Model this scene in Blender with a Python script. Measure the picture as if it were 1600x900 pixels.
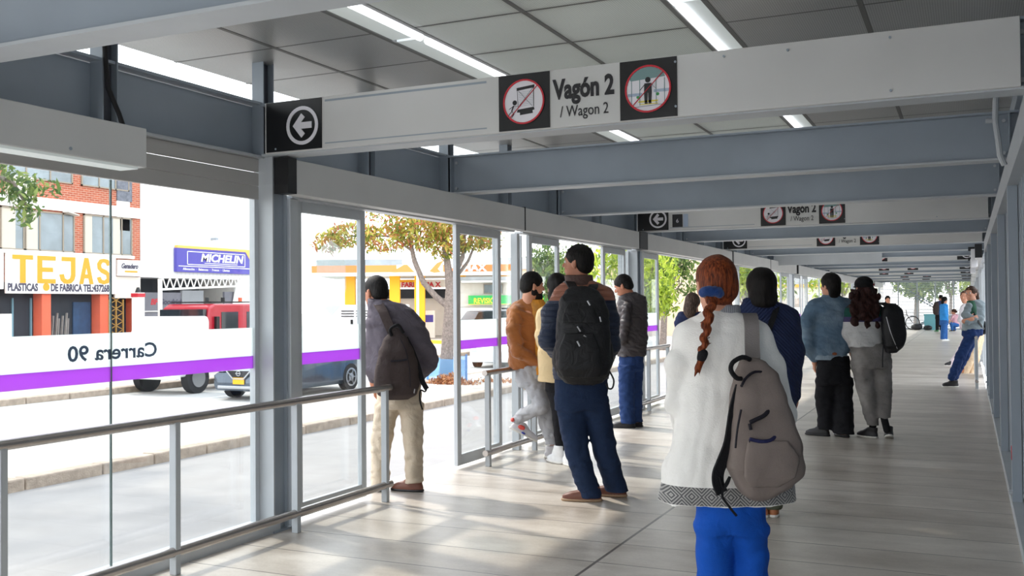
import bpy, bmesh, math, random
import numpy as np
from mathutils import Vector, Matrix, Euler
for o in list(bpy.data.objects): bpy.data.objects.remove(o)
SC=bpy.context.scene; COL=SC.collection
PI=math.pi
# ---------------------------------------------------------------- camera, light, exposure
CAMH=1.36
cam=bpy.data.cameras.new('camera'); camo=bpy.data.objects.new('camera',cam); COL.objects.link(camo)
cam.sensor_width=36; cam.lens=1540/1600*36; cam.clip_start=.05; cam.clip_end=600
_Y=Vector((712/1540,-20/1540,-1)).normalized(); _X=-Vector((-3300/1540,-55/1540,-1)).normalized()
_X=(_X-_Y*_X.dot(_Y)).normalized(); _Z=_X.cross(_Y)
R3=Matrix((_X,_Y,_Z))
camo.matrix_world=Matrix.Translation((0,0,CAMH))@R3.to_4x4()
SC.camera=camo
YAW=math.radians(24.8)
W=bpy.data.worlds.new('overcast sky'); SC.world=W; W.use_nodes=True
_n=W.node_tree.nodes; _b=_n['Background']
_tc=_n.new('ShaderNodeTexCoord'); _sx=_n.new('ShaderNodeSeparateXYZ'); _cr=_n.new('ShaderNodeValToRGB')
W.node_tree.links.new(_tc.outputs['Generated'],_sx.inputs[0]); W.node_tree.links.new(_sx.outputs['Z'],_cr.inputs[0])
_cr.color_ramp.elements[0].position=0; _cr.color_ramp.elements[0].color=(.98,.99,1,1)
_cr.color_ramp.elements[1].position=.8; _cr.color_ramp.elements[1].color=(.80,.88,1,1)
W.node_tree.links.new(_cr.outputs[0],_b.inputs[0]); _b.inputs[1].default_value=2.95
sun=bpy.data.lights.new('sun','SUN'); sun.energy=2.6; sun.angle=math.radians(2.5); sun.color=(1,.93,.82)
suno=bpy.data.objects.new('sun',sun); COL.objects.link(suno)
suno.rotation_euler=Vector((-1.0,.30,1.12)).to_track_quat('Z','Y').to_euler()
SC.view_settings.view_transform='Standard'; SC.view_settings.look='None'; SC.view_settings.gamma=1
SC.view_settings.use_curve_mapping=False; SC.view_settings.exposure=0.35
# ---------------------------------------------------------------- helpers
def srgb(r,g=None,b=None):
    if g is None: g=b=r
    f=lambda c:(c/255/12.92 if c/255<=.04045 else ((c/255+.055)/1.055)**2.4)
    return (f(r),f(g),f(b),1)
MATS={}
def mat(name,col,rough=.6,metal=0,noise=None,bump=None,emit=None,spec=.5,alpha=None,coat=0):
    """noise=(scale,amount) colour variation; bump=(scale,strength[,stretch xyz])"""
    if name in MATS: return MATS[name]
    m=bpy.data.materials.new(name); m.use_nodes=True; MATS[name]=m
    nt=m.node_tree; b=nt.nodes['Principled BSDF']
    b.inputs['Base Color'].default_value=col; b.inputs['Roughness'].default_value=rough
    b.inputs['Metallic'].default_value=metal; b.inputs['Specular IOR Level'].default_value=spec
    if coat: b.inputs['Coat Weight'].default_value=coat
    tc=nt.nodes.new('ShaderNodeTexCoord')
    if noise:
        t=nt.nodes.new('ShaderNodeTexNoise'); t.inputs['Scale'].default_value=noise[0]; t.inputs['Detail'].default_value=5
        nt.links.new(tc.outputs['Object'],t.inputs['Vector'])
        mr=nt.nodes.new('ShaderNodeMapRange'); mr.inputs[1].default_value=.25; mr.inputs[2].default_value=.75
        mr.inputs[3].default_value=1-noise[1]; mr.inputs[4].default_value=1+noise[1]
        nt.links.new(t.outputs['Fac'],mr.inputs[0])
        mx=nt.nodes.new('ShaderNodeVectorMath'); mx.operation='SCALE'; mx.inputs[0].default_value=col[:3]
        nt.links.new(mr.outputs[0],mx.inputs['Scale']); nt.links.new(mx.outputs[0],b.inputs['Base Color'])
    if bump:
        t=nt.nodes.new('ShaderNodeTexNoise'); t.inputs['Scale'].default_value=bump[0]; t.inputs['Detail'].default_value=4
        mp=nt.nodes.new('ShaderNodeMapping'); 
        if len(bump)>2: mp.inputs['Scale'].default_value=bump[2]
        nt.links.new(tc.outputs['Object'],mp.inputs[0]); nt.links.new(mp.outputs[0],t.inputs['Vector'])
        bn=nt.nodes.new('ShaderNodeBump'); bn.inputs['Strength'].default_value=bump[1]; bn.inputs['Distance'].default_value=.01
        nt.links.new(t.outputs['Fac'],bn.inputs['Height']); nt.links.new(bn.outputs[0],b.inputs['Normal'])
    if emit:
        b.inputs['Emission Color'].default_value=emit[0]; b.inputs['Emission Strength'].default_value=emit[1]
    if alpha is not None: b.inputs['Alpha'].default_value=alpha
    return m
def nodes(name):
    m=bpy.data.materials.new(name); m.use_nodes=True; MATS[name]=m
    return m,m.node_tree,m.node_tree.nodes,m.node_tree.nodes['Principled BSDF']
def NN(nt,t,**k):
    n=nt.nodes.new(t)
    for a,v in k.items():
        if a=='op': n.operation=v
        else: setattr(n,a,v)
    return n
def MA(nt,op,a,b=None,c=None):
    n=nt.nodes.new('ShaderNodeMath'); n.operation=op
    for i,v in enumerate((a,b,c)):
        if v is None: continue
        if isinstance(v,(int,float)): n.inputs[i].default_value=v
        else: nt.links.new(v,n.inputs[i])
    return n.outputs[0]
def MIX(nt,f,a,b):
    n=nt.nodes.new('ShaderNodeMix'); n.data_type='RGBA'
    for i,v in ((0,f),(6,a),(7,b)):
        if isinstance(v,(int,float,tuple)): n.inputs[i].default_value=v
        else: nt.links.new(v,n.inputs[i])
    return n.outputs[2]
def glassmat(name,tint,refl,film=None):
    """thin pane: mostly clear with a little reflection; film=(colour, cover) is a printed/frosted film"""
    m=bpy.data.materials.new(name); m.use_nodes=True; MATS[name]=m; nt=m.node_tree; nt.nodes.clear()
    out=nt.nodes.new('ShaderNodeOutputMaterial'); tr=nt.nodes.new('ShaderNodeBsdfTransparent'); tr.inputs[0].default_value=tint
    gl=nt.nodes.new('ShaderNodeBsdfGlossy'); gl.inputs['Roughness'].default_value=.02
    fr=nt.nodes.new('ShaderNodeLayerWeight'); fr.inputs[0].default_value=.35
    mul=MA(nt,'MULTIPLY',fr.outputs['Facing'],refl); add=MA(nt,'ADD',mul,.02)
    mx=nt.nodes.new('ShaderNodeMixShader'); nt.links.new(add,mx.inputs[0]); nt.links.new(tr.outputs[0],mx.inputs[1]); nt.links.new(gl.outputs[0],mx.inputs[2])
    last=mx
    if film:
        d=nt.nodes.new('ShaderNodeBsdfDiffuse'); d.inputs[0].default_value=film[0]
        t=nt.nodes.new('ShaderNodeBsdfTranslucent'); t.inputs[0].default_value=film[0]
        a=nt.nodes.new('ShaderNodeMixShader'); a.inputs[0].default_value=.6; nt.links.new(d.outputs[0],a.inputs[1]); nt.links.new(t.outputs[0],a.inputs[2])
        e=nt.nodes.new('ShaderNodeMixShader'); e.inputs[0].default_value=film[1]; nt.links.new(mx.outputs[0],e.inputs[1]); nt.links.new(a.outputs[0],e.inputs[2]); last=e
    nt.links.new(last.outputs[0],out.inputs[0]); return m
def tag(o,label=None,cat=None,group=None,kind=None):
    if label: o['label']=label
    if cat: o['category']=cat
    if group: o['group']=group
    if kind: o['kind']=kind
    return o
def thing(name,label,cat,loc=(0,0,0),rz=0,group=None):
    o=bpy.data.objects.new(name,None); COL.objects.link(o); o.empty_display_size=.1
    o.location=loc; o.rotation_euler=(0,0,rz); return tag(o,label,cat,group)
class MB:
    """collects shapes in world metres; build() links them as one mesh"""
    def __init__(s): s.v=[]; s.f=[]
    def add(s,vs,fs):
        k=len(s.v); s.v+= [tuple(v) for v in vs]; s.f+=[tuple(k+i for i in f) for f in fs]; return s
    def box(s,x0,x1,y0,y1,z0,z1):
        return s.add([(x,y,z) for x in(x0,x1) for y in(y0,y1) for z in(z0,z1)],[(0,1,3,2),(4,6,7,5),(0,4,5,1),(2,3,7,6),(0,2,6,4),(1,5,7,3)])
    def obox(s,c,h,R=None):
        R=R or Matrix.Identity(3); c=Vector(c)
        vs=[c+R@Vector((x*h[0],y*h[1],z*h[2])) for x in(-1,1) for y in(-1,1) for z in(-1,1)]
        return s.add(vs,[(0,1,3,2),(4,6,7,5),(0,4,5,1),(2,3,7,6),(0,2,6,4),(1,5,7,3)])
    def bar(s,a,b,w,h=None):
        a=Vector(a);b=Vector(b);d=b-a;h=h or w
        q=d.to_track_quat('Z','Y').to_matrix(); return s.obox((a+b)/2,(w/2,h/2,d.length/2),q)
    def cyl(s,a,b,r,r2=None,n=12,caps=True):
        a=Vector(a);b=Vector(b);r2=r if r2 is None else r2;q=(b-a).to_track_quat('Z','Y').to_matrix()
        vs=[a+q@Vector((r*math.cos(t),r*math.sin(t),0)) for t in[2*PI*i/n for i in range(n)]]+[b+q@Vector((r2*math.cos(t),r2*math.sin(t),0)) for t in[2*PI*i/n for i in range(n)]]
        fs=[(i,(i+1)%n,n+(i+1)%n,n+i) for i in range(n)]
        if caps: fs+=[tuple(range(n-1,-1,-1)),tuple(range(n,2*n))]
        return s.add(vs,fs)
    def tube(s,pts,r,n=8):
        pts=[Vector(p) for p in pts]; m=len(pts); rr=r if isinstance(r,(list,tuple)) else [r]*m; vs=[]; up=None
        for i,p in enumerate(pts):
            d=(pts[min(i+1,m-1)]-pts[max(i-1,0)]).normalized()
            if up is None: up=d.orthogonal().normalized()
            up=(up-d*up.dot(d)).normalized(); w=d.cross(up)
            vs+=[p+(up*math.cos(t)+w*math.sin(t))*rr[i] for t in[2*PI*j/n for j in range(n)]]
        fs=[(i*n+j,i*n+(j+1)%n,(i+1)*n+(j+1)%n,(i+1)*n+j) for i in range(m-1) for j in range(n)]
        fs+=[tuple(range(n-1,-1,-1)),tuple((m-1)*n+j for j in range(n))]
        return s.add(vs,fs)
    def strap(s,pts,w,t,wdir):
        """flat ribbon of width w along wdir, thickness t"""
        pts=[Vector(p) for p in pts]; m=len(pts); vs=[]; wd=Vector(wdir).normalized()
        for i,p in enumerate(pts):
            d=(pts[min(i+1,m-1)]-pts[max(i-1,0)]).normalized(); u=(wd-d*wd.dot(d)).normalized(); n=d.cross(u)
            vs+=[p+u*w/2+n*t/2,p-u*w/2+n*t/2,p-u*w/2-n*t/2,p+u*w/2-n*t/2]
        fs=[(i*4+j,i*4+(j+1)%4,(i+1)*4+(j+1)%4,(i+1)*4+j) for i in range(m-1) for j in range(4)]+[(3,2,1,0),tuple((m-1)*4+j for j in range(4))]
        return s.add(vs,fs)
    def prism(s,poly,org,U,V,t):
        """polygon (u,v) on plane org,U,V thickened by t along U x V"""
        org=Vector(org);U=Vector(U);V=Vector(V);N=U.cross(V).normalized()*t;n=len(poly)
        a=[org+U*p[0]+V*p[1] for p in poly]; vs=a+[p+N for p in a]
        return s.add(vs,[tuple(range(n-1,-1,-1)),tuple(range(n,2*n))]+[(i,(i+1)%n,n+(i+1)%n,n+i) for i in range(n)])
    def ring(s,org,U,V,r0,r1,t,n=36):
        org=Vector(org);U=Vector(U);V=Vector(V);N=U.cross(V).normalized()*t;vs=[]
        for off in(Vector((0,0,0)),N):
            for r in(r0,r1): vs+=[org+off+U*r*math.cos(2*PI*i/n)+V*r*math.sin(2*PI*i/n) for i in range(n)]
        fs=[]
        for i in range(n):
            j=(i+1)%n; a,b,c,d=i,n+i,2*n+i,3*n+i; A,B,C,D=j,n+j,2*n+j,3*n+j
            fs+=[(a,b,B,A),(c,C,D,d),(b,d,D,B),(a,A,C,c)]
        return s.add(vs,fs)
    def disc(s,org,U,V,r,t,n=36): return s.prism([(r*math.cos(2*PI*i/n),r*math.sin(2*PI*i/n)) for i in range(n)],org,U,V,t)
    def build(s,name,m,parent=None,smooth=False,bevel=0,kind=None,label=None):
        me=bpy.data.meshes.new(name); vs=s.v
        if parent is not None and parent.type=='EMPTY' and not s.__dict__.get('local'):
            inv=(Matrix.Translation(parent.location)@parent.rotation_euler.to_matrix().to_4x4()).inverted()
            vs=[tuple(inv@Vector(v)) for v in vs]
        elif parent is not None and not s.__dict__.get('local'):
            q=parent.parent
            if q is not None:
                inv=(Matrix.Translation(q.location)@q.rotation_euler.to_matrix().to_4x4()).inverted(); vs=[tuple(inv@Vector(v)) for v in vs]
        me.from_pydata(vs,[],s.f)
        bm=bmesh.new(); bm.from_mesh(me); bmesh.ops.recalc_face_normals(bm,faces=bm.faces); bm.to_mesh(me); bm.free()
        ms=m if isinstance(m,list) else [m]
        for q in ms: me.materials.append(q)
        o=bpy.data.objects.new(name,me); COL.objects.link(o)
        if parent is not None: o.parent=parent
        if smooth:
            for p in me.polygons: p.use_smooth=True
            try: me.set_sharp_from_angle(angle=math.radians(40))
            except Exception: pass
        if bevel:
            b=o.modifiers.new('b','BEVEL'); b.width=bevel; b.segments=2; b.limit_method='ANGLE'
        if kind: o['kind']=kind
        if label: o['label']=label
        return o
def struct(name,mb,m,**k): return mb.build(name,m,kind='structure',**k)
def copy_tree(o,parent=None):
    c=o.copy(); COL.objects.link(c); c.parent=parent
    for ch in [q for q in bpy.data.objects if q.parent==o]: copy_tree(ch,c)
    return c
def text(name,body,size,m,org,U,V,parent=None,sx=1.0,bold=0.0,align='LEFT',thick=.002,shear=0,single=None):
    """flat lettering: origin org, reading direction U, up V (world)"""
    cu=bpy.data.curves.new(name,'FONT'); cu.body=body; cu.size=size; cu.offset=bold; cu.align_x=align; cu.extrude=thick/2; cu.shear=shear; cu.resolution_u=3
    o=bpy.data.objects.new('tmp',cu); COL.objects.link(o); dg=bpy.context.evaluated_depsgraph_get(); dg.update()
    me=bpy.data.meshes.new_from_object(o.evaluated_get(dg)); bpy.data.objects.remove(o); bpy.data.curves.remove(cu)
    U=Vector(U).normalized();V=Vector(V).normalized();N=U.cross(V);org=Vector(org); mb=MB()
    mb.add([org+U*v.co.x*sx+V*v.co.y+N*v.co.z for v in me.vertices],[tuple(p.vertices) for p in me.polygons])
    bpy.data.meshes.remove(me)
    return mb.build(name,m,parent)
# ---------------------------------------------------------------- materials of the place
M=MATS
mat('steel',srgb(150,160,170),.42,noise=(3,.06),spec=.5)              # blue-grey painted steel
mat('steel_light',srgb(182,187,191),.45,noise=(4,.05))
mat('cover',srgb(206,206,204),.5,noise=(2.5,.04))
mat('panel',srgb(176,174,171),.5,noise=(2.5,.05))
mat('alu',srgb(190,195,199),.35,noise=(5,.05))
mat('stainless',srgb(178,172,167),.26,metal=.75,noise=(20,.08))
mat('rubber',srgb(22,22,24),.7); mat('black_plastic',srgb(20,20,22),.45); mat('black_sign',srgb(16,16,18),.4)
mat('white_paint',srgb(235,236,240),.5); mat('sign_white',srgb(232,230,236),.5); mat('sign_red',srgb(200,40,55),.5); mat('ink',srgb(35,34,38),.5)
mat('sign_teal',srgb(120,150,150),.5); mat('sign_blue',srgb(170,185,205),.5); mat('sign_yellow',srgb(230,215,90),.5); mat('sign_green',srgb(60,150,80),.5)
mat('lamp_cover',srgb(200,205,205),.5,emit=(srgb(215,225,220),.22)); mat('lamp_tube',srgb(240,240,245),.4,emit=((.93,.95,1,1),2.5))
glassmat('glass',(.955,.97,.965,1),.25); glassmat('frost',(.93,.97,.96,1),.25,(srgb(240,248,247),.72)); glassmat('purple',(.8,.6,.92,1),.25,(srgb(200,118,232),.84))
glassmat('letter_film',(.5,.55,.62,1),.2,(srgb(60,72,100),.6)); glassmat('crest_film',(.93,.97,.96,1),.25,(srgb(235,238,240),.18))
glassmat('louvre_glass',(.9,.95,.95,1),.2)
def floor_mat():
    m,nt,N,b=nodes('floor_slabs'); tc=NN(nt,'ShaderNodeTexCoord'); sx=NN(nt,'ShaderNodeSeparateXYZ'); nt.links.new(tc.outputs['Object'],sx.inputs[0])
    x,y=sx.outputs[0],sx.outputs[1]
    fy=MA(nt,'FRACT',MA(nt,'DIVIDE',MA(nt,'SUBTRACT',y,4.92),.4225)); jy=MA(nt,'MINIMUM',fy,MA(nt,'SUBTRACT',1.0,fy)); ly=MA(nt,'LESS_THAN',jy,.0105)
    lx=MA(nt,'LESS_THAN',MA(nt,'ABSOLUTE',MA(nt,'ADD',x,1.80)),.009); line=MA(nt,'MAXIMUM',ly,lx)
    row=MA(nt,'FLOOR',MA(nt,'DIVIDE',MA(nt,'SUBTRACT',y,4.92),.4225)); side=MA(nt,'GREATER_THAN',x,-1.8)
    cb=NN(nt,'ShaderNodeCombineXYZ'); nt.links.new(row,cb.inputs[0]); nt.links.new(side,cb.inputs[1])
    wn=NN(nt,'ShaderNodeTexWhiteNoise'); nt.links.new(cb.outputs[0],wn.inputs[0])
    n1=NN(nt,'ShaderNodeTexNoise'); n1.inputs['Scale'].default_value=1.6; n1.inputs['Detail'].default_value=8; n1.inputs['Roughness'].default_value=.65
    mp=NN(nt,'ShaderNodeMapping'); mp.inputs['Scale'].default_value=(1,2.2,1); nt.links.new(tc.outputs['Object'],mp.inputs[0]); nt.links.new(mp.outputs[0],n1.inputs['Vector'])
    n2=NN(nt,'ShaderNodeTexNoise'); n2.inputs['Scale'].default_value=60; nt.links.new(tc.outputs['Object'],n2.inputs['Vector'])
    v=MA(nt,'ADD',MA(nt,'MULTIPLY',wn.outputs['Value'],.13),MA(nt,'MULTIPLY',n1.outputs['Fac'],.75)); v=MA(nt,'ADD',v,MA(nt,'MULTIPLY',n2.outputs['Fac'],.12))
    cr=NN(nt,'ShaderNodeValToRGB'); nt.links.new(v,cr.inputs[0]); e=cr.color_ramp.elements; e[0].position=.3; e[0].color=srgb(160,149,137); e[1].position=.75; e[1].color=srgb(226,219,209)
    c=MIX(nt,line,cr.outputs[0],srgb(104,98,92)); nt.links.new(c,b.inputs['Base Color'])
    r=NN(nt,'ShaderNodeMapRange'); r.inputs[3].default_value=.22; r.inputs[4].default_value=.48; nt.links.new(n1.outputs['Fac'],r.inputs[0]); nt.links.new(r.outputs[0],b.inputs['Roughness'])
    bn=NN(nt,'ShaderNodeBump'); bn.inputs['Strength'].default_value=.5; bn.inputs['Distance'].default_value=.004; h=MA(nt,'SUBTRACT',MA(nt,'MULTIPLY',n1.outputs['Fac'],.5),MA(nt,'MULTIPLY',line,1.0))
    nt.links.new(h,bn.inputs['Height']); nt.links.new(bn.outputs[0],b.inputs['Normal']); return m
def ceil_mat(name,c0,trans):
    """perforated metal tray; trans = daylight let through the perforations by the translucent roof above"""
    m,nt,N,b=nodes(name); tc=NN(nt,'ShaderNodeTexCoord'); sx=NN(nt,'ShaderNodeSeparateXYZ'); nt.links.new(tc.outputs['Object'],sx.inputs[0])
    px=MA(nt,'PINGPONG',sx.outputs[0],.006); py=MA(nt,'PINGPONG',sx.outputs[1],.006); hole=MA(nt,'GREATER_THAN',MA(nt,'ADD',px,py),.0072)
    n1=NN(nt,'ShaderNodeTexNoise'); n1.inputs['Scale'].default_value=1.3; n1.inputs['Detail'].default_value=4; nt.links.new(tc.outputs['Object'],n1.inputs['Vector'])
    k=MA(nt,'ADD',.8,MA(nt,'MULTIPLY',n1.outputs['Fac'],.4)); sc=NN(nt,'ShaderNodeVectorMath'); sc.operation='SCALE'; sc.inputs[0].default_value=c0[:3]; nt.links.new(k,sc.inputs['Scale'])
    c=MIX(nt,MA(nt,'MULTIPLY',hole,.45),sc.outputs[0],(.03,.03,.03,1)); nt.links.new(c,b.inputs['Base Color']); b.inputs['Roughness'].default_value=.38; b.inputs['Metallic'].default_value=.3
    if trans:
        out=[q for q in N if q.type=='OUTPUT_MATERIAL'][0]; t=NN(nt,'ShaderNodeBsdfTranslucent'); t.inputs[0].default_value=(.9,.93,.88,1); mx=NN(nt,'ShaderNodeMixShader'); mx.inputs[0].default_value=trans
        nt.links.new(b.outputs[0],mx.inputs[1]); nt.links.new(t.outputs[0],mx.inputs[2]); nt.links.new(mx.outputs[0],out.inputs[0])
    return m
floor_mat(); ceil_mat('tray_solid',srgb(172,173,171),0); ceil_mat('tray_lit',srgb(185,187,180),.17)
Y0,Y1=-3.0,51.2; XL,XR=-4.10,.24
BEAMS=[-0.05,2.35,4.76,7.10,9.45,12.09,14.42,16.95,19.4,21.8,24.2,26.6,29.0,31.4,33.8,36.2,38.6,41.0,43.4,45.8,48.2,50.6]
SIGNS=[4.76,12.09,16.95,24.2,31.4,36.2,41.0,45.8]
# ---------------------------------------------------------------- station shell
struct('floor',MB().box(XL,.24,Y0,Y1,-.12,0),M['floor_slabs'])
struct('trim_1',MB().box(XL-.06,XL,Y0,Y1,-.9,0),M['steel'])
struct('trim_2',MB().box(-3.98,-3.80,Y0,4.85,0,.05),M['steel_light'],label='raised sill under the fixed glass')
GX=.655; xs=[-4.35,-3.60,-2.93,-2.68,-2.03,-1.335,-1.155,-.465,.45]
def ceiling():
    for nm,cols,mm in (('ceiling_solid_trays',[(-4.35,-3.60),(-3.60,-2.93),(-1.155,-.465),(-.465,.45)],'tray_solid'),('ceiling_perforated_trays',[(-2.68,-2.03),(-2.03,-1.335)],'tray_lit')):
        mb=MB(); y=Y0
        k0=int((Y0-4.56)/GX)-1
        for a,b in cols:
            for k in range(k0,int((Y1-4.56)/GX)+1):
                y0=4.56+k*GX; mb.box(a+.012,b-.012,max(y0,Y0)+.008,min(y0+GX,Y1)-.008,2.85,2.862) if y0+GX>Y0 and y0<Y1 else None
        o=struct(nm.replace('ceiling_solid_trays','ceiling').replace('ceiling_perforated_trays','ceiling'),mb,M[mm])
    mb=MB()
    for x in xs[1:-1]: mb.box(x-.014,x+.014,Y0,Y1,2.848,2.90)
    for a,b in ((-4.35,-2.93),(-2.68,-1.335),(-1.155,.45)):
        for k in range(k0+1,int((Y1-4.56)/GX)+1): y0=4.56+k*GX; mb.box(a,b,y0-.01,y0+.01,2.85,2.90)
    struct('ceiling',mb,mat('tee_bar',srgb(95,95,92),.5))
ceiling()
struct('ceiling',MB().box(-4.5,-2.95,Y0,Y1,2.95,3.0).box(-1.15,.6,Y0,Y1,2.95,3.0),mat('roof',srgb(120,120,118),.8),label='roof deck above the side trays')
# lamps in the two slots of the ceiling
lamp=None
edges=[Y0]+[b+.06 for b in BEAMS if b>Y0]
for col,(a,b,side) in enumerate(((-2.918,-2.692,1),(-1.323,-1.167,-1))):
    for i in range(len(BEAMS)-1):
        y0,y1=BEAMS[i],BEAMS[i+1]
        t=thing('ceiling_light','long white ceiling light strip between roof beams','ceiling light',((a+b)/2,y0,2.84),0,'light strips in the ceiling')
        t['label']=('left' if col==0 else 'right')+' row ceiling light strip, '+('nearest' if i==0 else 'number %d from the front'%(i+1))
        mb=MB().box(a,b,y0+.02,y1-.02,2.855,2.87); mb.build('housing',M['lamp_cover'],t)
        if side>0: mb=MB().cyl((b-.035,y0+.04,2.845),(b-.035,y1-.04,2.845),.022)
        else: mb=MB().cyl((a+.04,y0+.04,2.845),(a+.04,y1-.04,2.845),.022)
        mb.build('light_tube',M['lamp_tube'],t,smooth=True)
# ---------------------------------------------------------------- roof beams
def word(i): return ['first','second','third','fourth','fifth','sixth','seventh','eighth','ninth','tenth','eleventh','twelfth','thirteenth','fourteenth','fifteenth','sixteenth','seventeenth','eighteenth','nineteenth','twentieth','twenty-first','twenty-second'][i]
for i,y in enumerate(BEAMS):
    t=thing('roof_beam','blue-grey steel roof beam across the walkway, %s from the front'%word(i),'beam',(-1.8,y,2.27),0,'roof beams')
    x0,x1=-3.86,.33
    MB().box(x0,x1,y+.06,y+.075,2.28,2.58).build('web',M['steel'],t)
    MB().box(x0,x1,y,y+.15,2.27,2.283).build('bottom_flange',M['steel_light'],t)
    MB().box(x0,x1,y,y+.15,2.572,2.585).build('top_flange',M['steel'],t)
    m=MB()
    for x in(-3.83,.26): m.box(x-.004,x+.004,y+.005,y+.145,2.283,2.572)
    m.build('stiffener',M['steel'],t)
    b=MB()
    for x in(-3.80,.23):
        for z in(2.32,2.53): b.cyl((x,y+.06,z),(x,y+.045,z),.012,n=6)
    b.build('bolt',M['steel_light'],t)
# ---------------------------------------------------------------- overhead signs on the beams
Ux=Vector((1,0,0));Uz=Vector((0,0,1))
def arrow_icon(parent,cx,cz,y,s,flip=1):
    MB().ring((cx,y,cz),Ux,Uz,.088*s,.108*s,.004).build('ring',M['sign_white'],parent)
    P=[(-.064,0),(-.006,.068),(.018,.046),(-.008,.018),(.064,.018),(.064,-.018),(-.008,-.018),(.018,-.046),(-.006,-.068)]
    MB().prism([(p[0]*s*flip,p[1]*s) for p in(P if flip>0 else P[::-1])],(cx,y,cz),Ux,Uz,.004).build('arrow',M['sign_white'],parent)
def ban_icon(parent,cx,cz,y,kind):
    r=.118
    MB().disc((cx,y,cz),Ux,Uz,r-.004,.002).build('white_disc',M['sign_white'],parent)
    q=y-.002
    if kind=='climb':
        k=MB()   # wagon with X, climbing figure
        k.prism([(-.04,.075),(.062,.085),(.062,.070),(-.04,.060)],(cx,q,cz),Ux,Uz,.001)
        for a,b in(((-.035,.065),(.05,-.028)),((.055,.07),(-.03,-.025)),((-.037,.06),(-.032,-.035)),((.057,.07),(.057,-.03))):
            a=Vector((cx+a[0],q-.0005,cz+a[1]));b=Vector((cx+b[0],q-.0005,cz+b[1])); k.bar(a,b,.0035,.001)
        k.prism([(-.035,-.040),(.058,-.032),(.062,-.046),(.05,-.050),(.052,-.064),(-.022,-.070),(-.022,-.056),(-.04,-.054)],(cx,q,cz),Ux,Uz,.001)
        k.disc((cx-.052,q,cz-.002),Ux,Uz,.013,.001,14)
        for a,b,w in(((-.056,-.018),(-.068,-.045),.020),((-.068,-.045),(-.056,-.062),.012),((-.056,-.062),(-.070,-.08),.010),((-.066,-.045),(-.084,-.062),.011),((-.084,-.062),(-.09,-.085),.009),((-.056,-.02),(-.034,-.022),.009),((-.06,-.02),(-.085,-.035),.009)):
            k.bar((cx+a[0],q,cz+a[1]),(cx+b[0],q,cz+b[1]),w,.001)
        k.build('pictogram',M['ink'],parent)
        g=MB()
        for j in range(9): z=-.022+j*.009; g.bar((cx-.03,q,cz+z),(cx+.053,q,cz+z+.003),.0015,.001)
        g.build('wagon_lines',M['steel'],parent)
    else:
        MB().prism([(-.088,.045)]+[(math.cos(a)*.11,math.sin(a)*.11) for a in [math.radians(150-i*12) for i in range(10)]]+[(.088,.055)],(cx,y-.002,cz),Ux,Uz,.0008).build('train_roof',M['sign_teal'],parent)
        MB().box(cx-.105,cx-.03,q-.002,q,cz-.032,cz-.018).build('train_band',M['sign_blue'],parent); MB().box(cx+.03,cx+.108,q-.002,q,cz-.020,cz-.006).build('train_band',M['sign_blue'],parent)
        g=MB()
        for x in(-.085,-.042,.042,.085): g.box(cx+x-.0015,cx+x+.0015,q-.002,q,cz-.08,cz+.048)
        g.build('door_line',M['sign_teal'],parent)
        MB().box(cx-.05,cx+.05,q-.002,q,cz-.066,cz-.058).box(cx-.04,cx+.05,q-.002,q,cz-.078,cz-.074).build('edge_stripe',M['sign_yellow'],parent)
        MB().disc((cx-.052,q,cz-.038),Ux,Uz,.008,.001,12).disc((cx+.05,q,cz-.03),Ux,Uz,.008,.001,12).build('green_dot',M['sign_green'],parent)
        k=MB().disc((cx,q-.001,cz+.045),Ux,Uz,.014,.001,16)
        k.prism([(-.018,.028),(.018,.028),(.020,-.015),(.017,-.075),(.003,-.075),(.001,-.02),(-.001,-.02),(-.003,-.075),(-.017,-.075),(-.020,-.015)],(cx,q-.001,cz),Ux,Uz,.001)
        k.bar((cx-.014,q-.001,cz+.024),(cx-.042,q-.001,cz-.006),.010,.001).bar((cx+.014,q-.001,cz+.024),(cx+.042,q-.001,cz-.002),.010,.001)
        k.bar((cx-.08,q-.001,cz-.088),(cx+.08,q-.001,cz-.082),.005,.001)
        k.build('pictogram',M['ink'],parent)
    MB().ring((cx,y-.003,cz),Ux,Uz,r-.008,r+.001,.003).bar((cx-.078,y-.004,cz-.078),(cx+.078,y-.004,cz+.078),.007,.003).build('red_ring_and_slash',M['sign_red'],parent)
where={4.76:'nearest of all',12.09:'second, with a small number plate',16.95:'third, half hidden',24.2:'fourth along the walkway',31.4:'fifth along the walkway',36.2:'sixth along the walkway',41.0:'seventh along the walkway',45.8:'farthest of all'}
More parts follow.
